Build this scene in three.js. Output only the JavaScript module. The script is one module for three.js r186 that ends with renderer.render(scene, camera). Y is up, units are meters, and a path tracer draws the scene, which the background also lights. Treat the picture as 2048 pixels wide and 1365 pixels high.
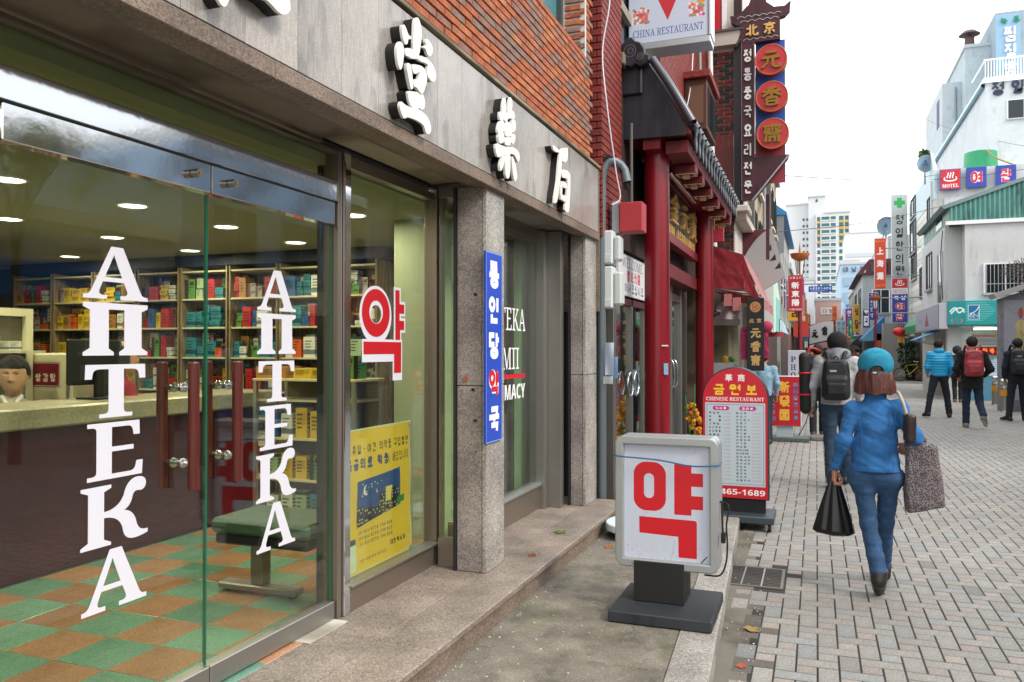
import * as THREE from 'three';
import { mergeGeometries } from 'three/addons/utils/BufferGeometryUtils.js';
import { FontLoader } from 'three/addons/loaders/FontLoader.js';
import { RectAreaLightUniformsLib } from 'three/addons/lights/RectAreaLightUniformsLib.js';

// ---------------------------------------------------------------- camera, sky, sun, exposure
const scene = new THREE.Scene();
const camera = new THREE.PerspectiveCamera(46.2, 2048 / 1365, 0.05, 900);
camera.position.set(0, 1.65, 0);
camera.rotation.order = 'YXZ';
camera.rotation.set(0.01022, 0.36369, 0);
const renderer = new THREE.WebGLRenderer({ antialias: true });
renderer.toneMapping = THREE.LinearToneMapping;
renderer.toneMappingExposure = 1.75;
renderer.shadowMap.enabled = true;
RectAreaLightUniformsLib.init();

// seeded noise
const rng = (seed) => () => { seed = (seed + 0x6d2b79f5) | 0; let t = Math.imul(seed ^ (seed >>> 15), 1 | seed); t = (t + Math.imul(t ^ (t >>> 7), 61 | t)) ^ t; return ((t ^ (t >>> 14)) >>> 0) / 4294967296; };
const h3 = (x, y, z) => { let n = (Math.imul(x, 374761393) + Math.imul(y, 668265263) + Math.imul(z, 1440662683)) | 0; n = Math.imul(n ^ (n >>> 13), 1274126177); return ((n ^ (n >>> 16)) >>> 0) / 4294967296; };
const sm = (t) => t * t * (3 - 2 * t), lerp = (a, b, t) => a + (b - a) * t, clamp = (x, a = 0, b = 1) => Math.min(b, Math.max(a, x));
const stepf = (a, b, x) => sm(clamp((x - a) / (b - a)));
function n3(x, y, z) {
  const X = Math.floor(x), Y = Math.floor(y), Z = Math.floor(z), u = sm(x - X), v = sm(y - Y), w = sm(z - Z);
  const c = (i, j, k) => h3(X + i, Y + j, Z + k);
  return lerp(lerp(lerp(c(0, 0, 0), c(1, 0, 0), u), lerp(c(0, 1, 0), c(1, 1, 0), u), v), lerp(lerp(c(0, 0, 1), c(1, 0, 1), u), lerp(c(0, 1, 1), c(1, 1, 1), u), v), w);
}
const fb3 = (x, y, z, o = 4) => { let s = 0, a = 0.5, t = 0; for (let i = 0; i < o; i++) { s += a * n3(x, y, z + i * 17); t += a; a /= 2; x *= 2; y *= 2; z *= 2; } return s / t; };
function n2(x, y, p, k) {   // tileable: x, y in cells, p cells per tile
  const X = Math.floor(x), Y = Math.floor(y), u = sm(x - X), v = sm(y - Y), m = (a) => ((a % p) + p) % p;
  return lerp(lerp(h3(m(X), m(Y), k), h3(m(X + 1), m(Y), k), u), lerp(h3(m(X), m(Y + 1), k), h3(m(X + 1), m(Y + 1), k), u), v);
}
const fb2 = (u, v, p, k, o = 4) => { let s = 0, a = 0.5, t = 0; for (let i = 0; i < o; i++) { s += a * n2(u * p, v * p, p, k + i); t += a; a /= 2; p *= 2; } return s / t; };

{ // overcast sky: one soft cloud deck all round
  const W = 1024, Hh = 512, d = new Float32Array(W * Hh * 4);
  for (let j = 0; j < Hh; j++) {
    const el = ((j + 0.5) / Hh - 0.5) * Math.PI, y = Math.sin(el), c = Math.cos(el);
    for (let i = 0; i < W; i++) {
      const a = (i + 0.5) / W * 2 * Math.PI, x = Math.cos(a) * c, z = Math.sin(a) * c;
      const n = fb3(x * 2.2 + 9, y * 4 + 5, z * 2.2 + 3, 4);
      let L = y > -0.02 ? (0.86 + 0.3 * Math.max(0, y)) * (0.74 + 0.62 * stepf(0.3, 0.68, n)) : 0.35;
      const o = (j * W + i) * 4;
      d[o] = 1.17 * L; d[o + 1] = 1.19 * L; d[o + 2] = 1.23 * L; d[o + 3] = 1;
    }
  }
  const t = new THREE.DataTexture(d, W, Hh, THREE.RGBAFormat, THREE.FloatType);
  t.mapping = THREE.EquirectangularReflectionMapping; t.magFilter = t.minFilter = THREE.LinearFilter; t.needsUpdate = true;
  scene.background = t; scene.environment = t;
}
const sun = new THREE.DirectionalLight(0xfff4e6, 1.5);
sun.name = 'sun'; sun.position.set(40, 36, 8); sun.target.position.set(0, 0, -8);
sun.castShadow = true; sun.shadow.radius = 26; sun.shadow.mapSize.set(2048, 2048);
Object.assign(sun.shadow.camera, { left: -30, right: 30, top: 30, bottom: -30, near: 1, far: 140 });
scene.add(sun, sun.target);

// ---------------------------------------------------------------- helpers: things, parts, geometry. World x to the right of the street line, y up, street runs along -z; "s" below is distance down the street, z = -s
const used = new Map();
const numbered = (n) => { const k = used.get(n) || 0; used.set(n, k + 1); return k ? n + '_' + String(k).padStart(3, '0') : n; };
function tag(o, label, category, group) { o.userData.label = label; o.userData.category = category; if (group) o.userData.group = group; return o; }
function thing(name, label, category, [x, y, s] = [0, 0, 0], group) {
  const o = new THREE.Group(); o.name = numbered(name); scene.add(o); o.position.set(x, y, -s); o.off = new THREE.Vector3(x, y, -s);
  return tag(o, label, category, group);
}
const shade = (m) => { m.castShadow = m.receiveShadow = true; return m; };
function part(name, g, mat, parent, label) {   // geometry in world coordinates when the parent was placed by thing(); a part's own children share its frame
  const m = shade(new THREE.Mesh(Array.isArray(g) ? merge(g) : g, mat));
  m.name = name;
  if (parent?.off) { m.geometry.translate(-parent.off.x, -parent.off.y, -parent.off.z); m.off = parent.off; }
  (parent || scene).add(m);
  if (label) m.userData.label = label;
  return m;
}
function one(name, g, mat, label, category, group) { const m = part(numbered(name), g, mat, null); return tag(m, label, category, group); }
function struct(name, g, mat) { const m = part(numbered(name), g, mat, null); m.userData.kind = 'structure'; return m; }
function structGroup(name) { const o = new THREE.Group(); o.name = numbered(name); o.userData.kind = 'structure'; scene.add(o); o.off = new THREE.Vector3(); return o; }
function copy(src, [x, y, s], turn, label) { const c = src.clone(); c.name = numbered(src.name.replace(/_\d{3}$/, '')); c.userData = { ...src.userData }; if (label) c.userData.label = label; c.position.set(x, y, -s); c.rotation.y = turn || 0; scene.add(c); return c; }

const V3 = (x, y, z) => new THREE.Vector3(x, y, z), Vs = (x, y, s) => new THREE.Vector3(x, y, -s);
function muv(g) {   // uv in metres, laid along the dominant axis of each face
  if (g.index) g = g.toNonIndexed();
  const p = g.attributes.position, n = g.attributes.normal, uv = new Float32Array(p.count * 2);
  for (let i = 0; i < p.count; i += 3) {
    const a = [0, 1, 2].map((k) => V3(p.getX(i + k), p.getY(i + k), p.getZ(i + k)));
    const f = a[1].clone().sub(a[0]).cross(a[2].clone().sub(a[0])), X = Math.abs(f.x), Y = Math.abs(f.y), Z = Math.abs(f.z);
    for (let k = 0; k < 3; k++) { const q = a[k]; uv.set(X >= Y && X >= Z ? [q.z, q.y] : Y >= Z ? [q.x, q.z] : [q.x, q.y], (i + k) * 2); }
  }
  g.setAttribute('uv', new THREE.BufferAttribute(uv, 2));
  if (!n) g.computeVertexNormals();
  return g;
}
function merge(list) { return mergeGeometries(list.map((g) => { g = g.index ? g.toNonIndexed() : g; for (const k of Object.keys(g.attributes)) if (!['position', 'normal', 'uv'].includes(k)) g.deleteAttribute(k); return g; })); }
function cbox(w, h, d, c = 0.004) {   // chamfered box round the origin, 44 triangles
  c = Math.min(c, w * 0.3, h * 0.3, d * 0.3);
  const x = w / 2, y = h / 2, z = d / 2, P = [], q = (a, b, e, f) => P.push(a, b, e, a, e, f), S = [-1, 1];
  const pt = (i, j, k, ax) => { const v = [i * (x - c), j * (y - c), k * (z - c)]; v[ax] = [i * x, j * y, k * z][ax]; return v; };
  const f4 = (a, b, e, f) => { const n = V3(...b).sub(V3(...a)).cross(V3(...e).sub(V3(...a))), m = V3(...a).add(V3(...b)).add(V3(...e)); n.dot(m) < 0 ? q(f, e, b, a) : q(a, b, e, f); };
  for (const s of S) { f4(pt(s, -1, -1, 0), pt(s, 1, -1, 0), pt(s, 1, 1, 0), pt(s, -1, 1, 0)); f4(pt(-1, s, -1, 1), pt(-1, s, 1, 1), pt(1, s, 1, 1), pt(1, s, -1, 1)); f4(pt(-1, -1, s, 2), pt(1, -1, s, 2), pt(1, 1, s, 2), pt(-1, 1, s, 2)); }
  for (const a of S) for (const b of S) {
    f4(pt(a, b, -1, 0), pt(a, b, 1, 0), pt(a, b, 1, 1), pt(a, b, -1, 1)); f4(pt(a, -1, b, 0), pt(a, 1, b, 0), pt(a, 1, b, 2), pt(a, -1, b, 2)); f4(pt(-1, a, b, 1), pt(1, a, b, 1), pt(1, a, b, 2), pt(-1, a, b, 2));
    for (const e of S) { const A = pt(a, b, e, 0), B = pt(a, b, e, 1), C = pt(a, b, e, 2); a * b * e > 0 ? P.push(A, B, C) : P.push(A, C, B); }
  }
  const g = new THREE.BufferGeometry(); g.setAttribute('position', new THREE.BufferAttribute(new Float32Array(P.flat()), 3)); g.computeVertexNormals();
  return muv(g);
}
// box by its limits in x, y, s
function bx(x0, x1, y0, y1, s0, s1, c = 0) {
  const w = Math.abs(x1 - x0), h = Math.abs(y1 - y0), d = Math.abs(s1 - s0);
  const g = c ? cbox(w, h, d, c) : new THREE.BoxGeometry(w, h, d).toNonIndexed();
  g.translate((x0 + x1) / 2, (y0 + y1) / 2, -(s0 + s1) / 2);
  return muv(g);
}
function cyl(r0, r1, h, x, y, s, seg = 20, open = false) { const g = new THREE.CylinderGeometry(r1, r0, h, seg, 1, open); g.translate(x, y + h / 2, -s); return g; }
function tube(pts, r, seg = 24, rad = 8, closed = false) { const c = pts.length > 2 ? new THREE.CatmullRomCurve3(pts, closed) : new THREE.LineCurve3(pts[0], pts[1]); return new THREE.TubeGeometry(c, pts.length > 2 ? seg : 1, r, rad, closed); }
function bar(a, b, r, rad = 8) { return tube([a, b], r, 1, rad); }
function poly(pts, depth, bev = 0) { const sh = new THREE.Shape(pts.map((p) => new THREE.Vector2(p[0], p[1]))); return new THREE.ExtrudeGeometry(sh, { depth, bevelEnabled: bev > 0, bevelSize: bev, bevelThickness: bev, bevelSegments: 1, steps: 1, curveSegments: 8 }); }
// outline in (s, y) on a plane of constant x, thickness towards +x
function polyX(pts, x, depth, bev = 0) { const g = poly(pts.map(([s, y]) => [s, y]), depth, bev); const m = new THREE.Matrix4().set(0, 0, 1, x, 0, 1, 0, 0, -1, 0, 0, 0, 0, 0, 0, 1); g.applyMatrix4(m); return muv(g); }
// outline in (x, y) on a plane of constant s, thickness towards the viewer (-s)
function polyS(pts, s, depth, bev = 0) { const g = poly(pts, depth, bev); g.translate(0, 0, -s); return muv(g); }
// print: a flat rectangle whose uv runs 0..1; facing -s (up the street) or +x (the street) or -x
function printS(x0, x1, y0, y1, s) { const g = new THREE.PlaneGeometry(Math.abs(x1 - x0), y1 - y0); g.translate((x0 + x1) / 2, (y0 + y1) / 2, -s); return g; }
function printX(s0, s1, y0, y1, x, dir = 1) { const g = new THREE.PlaneGeometry(Math.abs(s1 - s0), y1 - y0); g.rotateY(dir * Math.PI / 2); g.translate(x, (y0 + y1) / 2, -(s0 + s1) / 2); return g; }

// ---------------------------------------------------------------- textures and materials
function tex(size, fn, metres, srgb = true) {
  const d = new Uint8Array(size * size * 4);
  for (let j = 0; j < size; j++) for (let i = 0; i < size; i++) { const c = fn((i + 0.5) / size, (j + 0.5) / size, i, j), o = (j * size + i) * 4; if (typeof c === 'number') d[o] = d[o + 1] = d[o + 2] = clamp(c, 0, 255); else for (let k = 0; k < 3; k++) d[o + k] = clamp(c[k], 0, 255); d[o + 3] = 255; }
  const t = new THREE.DataTexture(d, size, size); t.wrapS = t.wrapT = THREE.RepeatWrapping; t.magFilter = THREE.LinearFilter; t.minFilter = THREE.LinearMipmapLinearFilter; t.generateMipmaps = true;
  if (srgb) t.colorSpace = THREE.SRGBColorSpace; t.repeat.set(1 / metres, 1 / metres); t.needsUpdate = true; return t;
}
const mat = (color, rough = 0.7, o = {}) => new THREE.MeshStandardMaterial({ color, roughness: rough, ...o });
const phys = (color, rough, o = {}) => new THREE.MeshPhysicalMaterial({ color, roughness: rough, ...o });
const T = {};
T.speck = tex(512, (u, v, i, j) => { const a = h3(i >> 1, j >> 1, 1), b = n2(u * 128, v * 128, 128, 7), c = fb2(u, v, 5, 9, 4); return 205 + (b - 0.5) * 70 + (a > 0.86 ? -70 : a < 0.12 ? 35 : 0) * 0.8 + (c - 0.5) * 70; }, 0.9);
T.speckFine = tex(512, (u, v, i, j) => { const a = h3(i, j, 2), b = n2(u * 170, v * 170, 170, 3), c = fb2(u, v, 4, 19, 4); return 222 + (b - 0.5) * 55 + (a > 0.9 ? -40 : 0) + (c - 0.5) * 46; }, 0.8);
T.rough = tex(256, (u, v) => 120 + fb2(u, v, 8, 31, 4) * 160, 0.7, false);
T.grime = tex(512, (u, v) => { const a = fb2(u, v, 4, 41, 5), b = fb2(u, v, 14, 47, 3); return [235 - 70 * stepf(0.52, 0.75, a) - 18 * b, 233 - 74 * stepf(0.52, 0.75, a) - 20 * b, 228 - 82 * stepf(0.52, 0.75, a) - 22 * b]; }, 2.2);
T.plaster = tex(512, (u, v) => { const a = fb2(u, v, 4, 141, 5), b = fb2(u, v, 30, 147, 3), c = fb2(u * 1.0, v * 0.25, 12, 149, 4); return [240 - 16 * a - 10 * b - 16 * stepf(0.62, 0.8, c), 241 - 16 * a - 10 * b - 17 * stepf(0.62, 0.8, c), 242 - 17 * a - 10 * b - 20 * stepf(0.62, 0.8, c)]; }, 4);
T.bump = tex(256, (u, v) => fb2(u, v, 16, 51, 4) * 255, 0.5, false);
T.brickb = tex(256, (u, v) => { const a = fb2(u, v, 10, 61, 4), b = n2(u * 90, v * 90, 90, 5); return 200 + (a - 0.5) * 110 + (b - 0.5) * 40; }, 0.35);
T.cloth = tex(256, (u, v, i, j) => 216 + (h3(i >> 1, j >> 1, 3) - 0.5) * 46 + (fb2(u, v, 6, 71, 4) - 0.5) * 60, 0.25);
T.denim = tex(256, (u, v, i, j) => 200 + ((i + j) % 4 < 2 ? 14 : -14) + (h3(i, j, 5) - 0.5) * 40 + (fb2(u, v, 5, 75, 4) - 0.5) * 80, 0.2);
T.wood = tex(256, (u, v) => { const g = fb2(u, v * 0.12, 24, 81, 4), f = fb2(u, v, 5, 84, 3); return [196 + (g - 0.5) * 120, 186 + (g - 0.5) * 130 + (f - 0.5) * 30, 176 + (g - 0.5) * 140]; }, 0.5);
T.streak = tex(512, (u, v) => { const a = fb2(u, v * 0.14, 28, 91, 4), b = fb2(u, v, 6, 95, 4); return 232 - 74 * stepf(0.5, 0.8, a) * stepf(0.3, 0.7, b) - (b - 0.5) * 30; }, 2.5);
T.hair = tex(256, (u, v) => { const a = n2(u * 64, v * 3, 64, 161), b = n2(u * 24, v * 2, 24, 163); return 120 + 135 * (0.6 * a + 0.4 * b); }, 0.16);
T.fascia = tex(512, (u, v, i, j) => { const a = n2(u * 200, v * 24, 200, 171), b = fb2(u, v, 4, 175, 5), c = fb2(u * 1.0, v * 0.4, 9, 178, 4), k = h3(i >> 1, j >> 1, 6); return 216 + (a - 0.5) * 26 + (b - 0.5) * 48 + (k - 0.5) * 30 - 30 * stepf(0.58, 0.74, c); }, 1.1);
T.corr = tex(128, (u) => 128 + 127 * Math.sin(u * Math.PI * 2 * 8), 0.8, false);

const M = {
  graniteA: mat(0xc2bcb3, 0.28, { map: T.speck, roughnessMap: T.rough }), graniteB: mat(0xa7a29b, 0.3, { map: T.speck, roughnessMap: T.rough }), graniteC: mat(0xbbb5ab, 0.26, { map: T.speck, roughnessMap: T.rough }),
  granitePink: mat(0xa8998d, 0.55, { map: T.speck, bumpMap: T.bump, bumpScale: 0.0012 }), granitePink2: mat(0xa09388, 0.55, { map: T.speck, bumpMap: T.bump, bumpScale: 0.0012 }),
  graniteBrown: mat(0x8f7a68, 0.5, { map: T.speck }), granitePillar: mat(0xaaa19b, 0.42, { map: T.speck }), graniteRiser: mat(0x9a8878, 0.7, { map: T.speck }),
  steel: mat(0xc8ccd0, 0.2, { metalness: 0.95, roughnessMap: T.rough }), steelMirror: mat(0xd6dadd, 0.07, { metalness: 1, bumpMap: T.bump, bumpScale: 0.00012 }), steelBrush: mat(0x9c9a94, 0.38, { metalness: 0.85 }), bronze: mat(0x8f8478, 0.36, { metalness: 0.75 }),
  dark: mat(0x1d1c1b, 0.6), black: mat(0x101012, 0.5), rubber: mat(0x161616, 0.8),
  glass: phys(0xf1f7ee, 0.02, { transmission: 1, thickness: 0, ior: 1.52 }), glassGreen: mat(0x23604a, 0.15), glassDark: mat(0x1e2a2e, 0.06, { metalness: 0.1 }), glassBlue: mat(0x4a7c86, 0.08),
  white: mat(0xe6e6e8, 0.6), vinyl: mat(0xd2d2da, 0.45), cream: mat(0xd9d0b2, 0.6, { map: T.speckFine }),
  red: mat(0xb80f1c, 0.45), redPaint: mat(0x8a1420, 0.32, { map: T.streak }), redDeep: mat(0x6d101a, 0.5, { map: T.grime }), maroon: mat(0x55162c, 0.5, { map: T.speckFine }), maroonSign: mat(0x4a1420, 0.5),
  blackStone: mat(0x2c3036, 0.3), goldA: mat(0xd2aa62, 0.42, { metalness: 0.15 }), goldB: mat(0x8e6a24, 0.45, { metalness: 0.4 }),
  woodRed: mat(0x6b2a22, 0.4, { map: T.wood }), woodDark: mat(0x4a3021, 0.5, { map: T.wood }), shelf: mat(0xb3a582, 0.55, { map: T.wood }), shelfEdge: mat(0xc9bd98, 0.5),
  navy: mat(0x232a44, 0.6), grey: mat(0x8d9094, 0.6), greyL: mat(0xb9bcbe, 0.6), alu: mat(0xc4c6c8, 0.32, { metalness: 0.8 }),
  skin: mat(0xc08a66, 0.55), hairBlack: mat(0x0e0c0b, 0.8),
};
const mats = {};
const col = (hex, rough = 0.6, o) => { const k = hex + '|' + rough + (o ? JSON.stringify(Object.keys(o)) : ''); return (mats[k] ??= mat(hex, rough, o)); };
function canvasMat(w, h, draw, rough = 0.5, o = {}) {
  const c = document.createElement('canvas'); c.width = w; c.height = h; const x = c.getContext('2d'); draw(x, w, h);
  const t = new THREE.CanvasTexture(c); t.colorSpace = THREE.SRGBColorSpace; t.magFilter = THREE.LinearFilter;
  const { glow, clear, ...rest } = o;
  return new THREE.MeshStandardMaterial({ map: t, roughness: rough, ...(glow ? { emissive: 0xffffff, emissiveMap: t, emissiveIntensity: glow } : {}), ...(clear ? { alphaTest: 0.5, transparent: false } : {}), ...rest });
}

// ---------------------------------------------------------------- writing: strokes of Hangul syllables and of the Chinese characters on the signs
const JC = {
  g: [[.08, .14, .9, .14, .84, .95]], n: [[.12, .06, .12, .88, .95, .88]], d: [[.92, .12, .1, .12, .1, .88, .95, .88]], r: [[.08, .1, .9, .1, .9, .5, .1, .5, .1, .9, .95, .9]], m: [[.1, .1, .9, .1, .9, .9, .1, .9, .1, .05]],
  b: [[.12, .05, .12, .92, .88, .92, .88, .05], [.12, .48, .88, .48]], s: [[.5, .05, .42, .5, .05, .95], [.46, .42, .95, .95]], o: [['o', .5, .5, .42, .42]], j: [[.06, .12, .94, .12], [.5, .12, .42, .5, .05, .95], [.48, .46, .95, .95]],
  c: [[.36, .0, .64, .0], [.06, .24, .94, .24], [.5, .24, .42, .58, .05, .98], [.48, .55, .95, .98]], k: [[.08, .14, .9, .14, .84, .95], [.1, .52, .86, .52]], t: [[.92, .12, .1, .12, .1, .88, .95, .88], [.1, .5, .9, .5]],
  p: [[.05, .12, .95, .12], [.3, .12, .32, .88], [.7, .12, .68, .88], [.03, .88, .97, .88]], h: [[.36, .0, .64, .0], [.06, .22, .94, .22], ['o', .5, .68, .34, .28]],
};
const LEAD = ['g', 'gg', 'n', 'd', 'dd', 'r', 'm', 'b', 'bb', 's', 'ss', 'o', 'j', 'jj', 'c', 'k', 't', 'p', 'h'];
const TAIL = ['', 'g', 'gg', 'gs', 'n', 'nj', 'nh', 'd', 'r', 'rg', 'rm', 'rb', 'rs', 'rt', 'rp', 'rh', 'm', 'b', 'bs', 's', 'ss', 'o', 'j', 'c', 'k', 't', 'p', 'h'];
const VV = [['a'], ['ae'], ['ya'], ['yae'], ['eo'], ['e'], ['yeo'], ['ye'], ['', 'o'], ['a', 'o'], ['ae', 'o'], ['i', 'o'], ['', 'yo'], ['', 'u'], ['eo', 'u'], ['e', 'u'], ['i', 'u'], ['', 'yu'], ['', 'eu'], ['i', 'eu'], ['i']];
const VS = { a: [[.35, 0, .35, 1], [.35, .48, .95, .48]], ae: [[.2, 0, .2, 1], [.85, 0, .85, 1], [.2, .48, .85, .48]], ya: [[.35, 0, .35, 1], [.35, .32, .95, .32], [.35, .64, .95, .64]], yae: [[.2, 0, .2, 1], [.85, 0, .85, 1], [.2, .32, .85, .32], [.2, .64, .85, .64]], eo: [[.75, 0, .75, 1], [.1, .48, .75, .48]], e: [[.5, 0, .5, 1], [.95, 0, .95, 1], [0, .48, .5, .48]], yeo: [[.75, 0, .75, 1], [.1, .32, .75, .32], [.1, .64, .75, .64]], ye: [[.5, 0, .5, 1], [.95, 0, .95, 1], [0, .32, .5, .32], [0, .64, .5, .64]], i: [[.55, 0, .55, 1]] };
const HS = { o: [[0, .8, 1, .8], [.5, .1, .5, .8]], yo: [[0, .8, 1, .8], [.32, .1, .32, .8], [.68, .1, .68, .8]], u: [[0, .25, 1, .25], [.5, .25, .5, 1]], yu: [[0, .25, 1, .25], [.32, .25, .32, 1], [.68, .25, .68, 1]], eu: [[0, .5, 1, .5]] };
function fit(strokes, x, y, w, h) { return strokes.map((q) => q[0] === 'o' ? ['o', x + q[1] * w, y + q[2] * h, q[3] * w, q[4] * h] : q.map((v, i) => (i % 2 ? y + v * h : x + v * w))); }
const cons = (k, x, y, w, h) => k.length === 1 ? fit(JC[k], x, y, w, h) : [...fit(JC[k[0]], x, y, w * 0.48, h), ...fit(JC[k[1]], x + w * 0.52, y, w * 0.48, h)];
function syllable(ch) {
  const c = ch.charCodeAt(0) - 0xac00, L = LEAD[Math.floor(c / 588)], [v, hz] = VV[Math.floor((c % 588) / 28)], Tl = TAIL[c % 28], H = Tl ? 0.58 : 1, out = [];
  if (!hz) { out.push(...cons(L, .04, .06 * H, .5, .86 * H), ...fit(VS[v], .6, 0, .38, H)); }
  else if (!v) { out.push(...cons(L, .16, .02, .68, H * .5), ...fit(HS[hz], .02, H * .54, .96, H * .44)); }
  else { out.push(...cons(L, .06, .04, .5, H * .5), ...fit(HS[hz], .0, H * .58, .62, H * .36), ...fit(VS[v], .66, 0, .32, H)); }
  if (Tl) out.push(...cons(Tl, .16, .66, .7, .32));
  return out;
}
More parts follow.
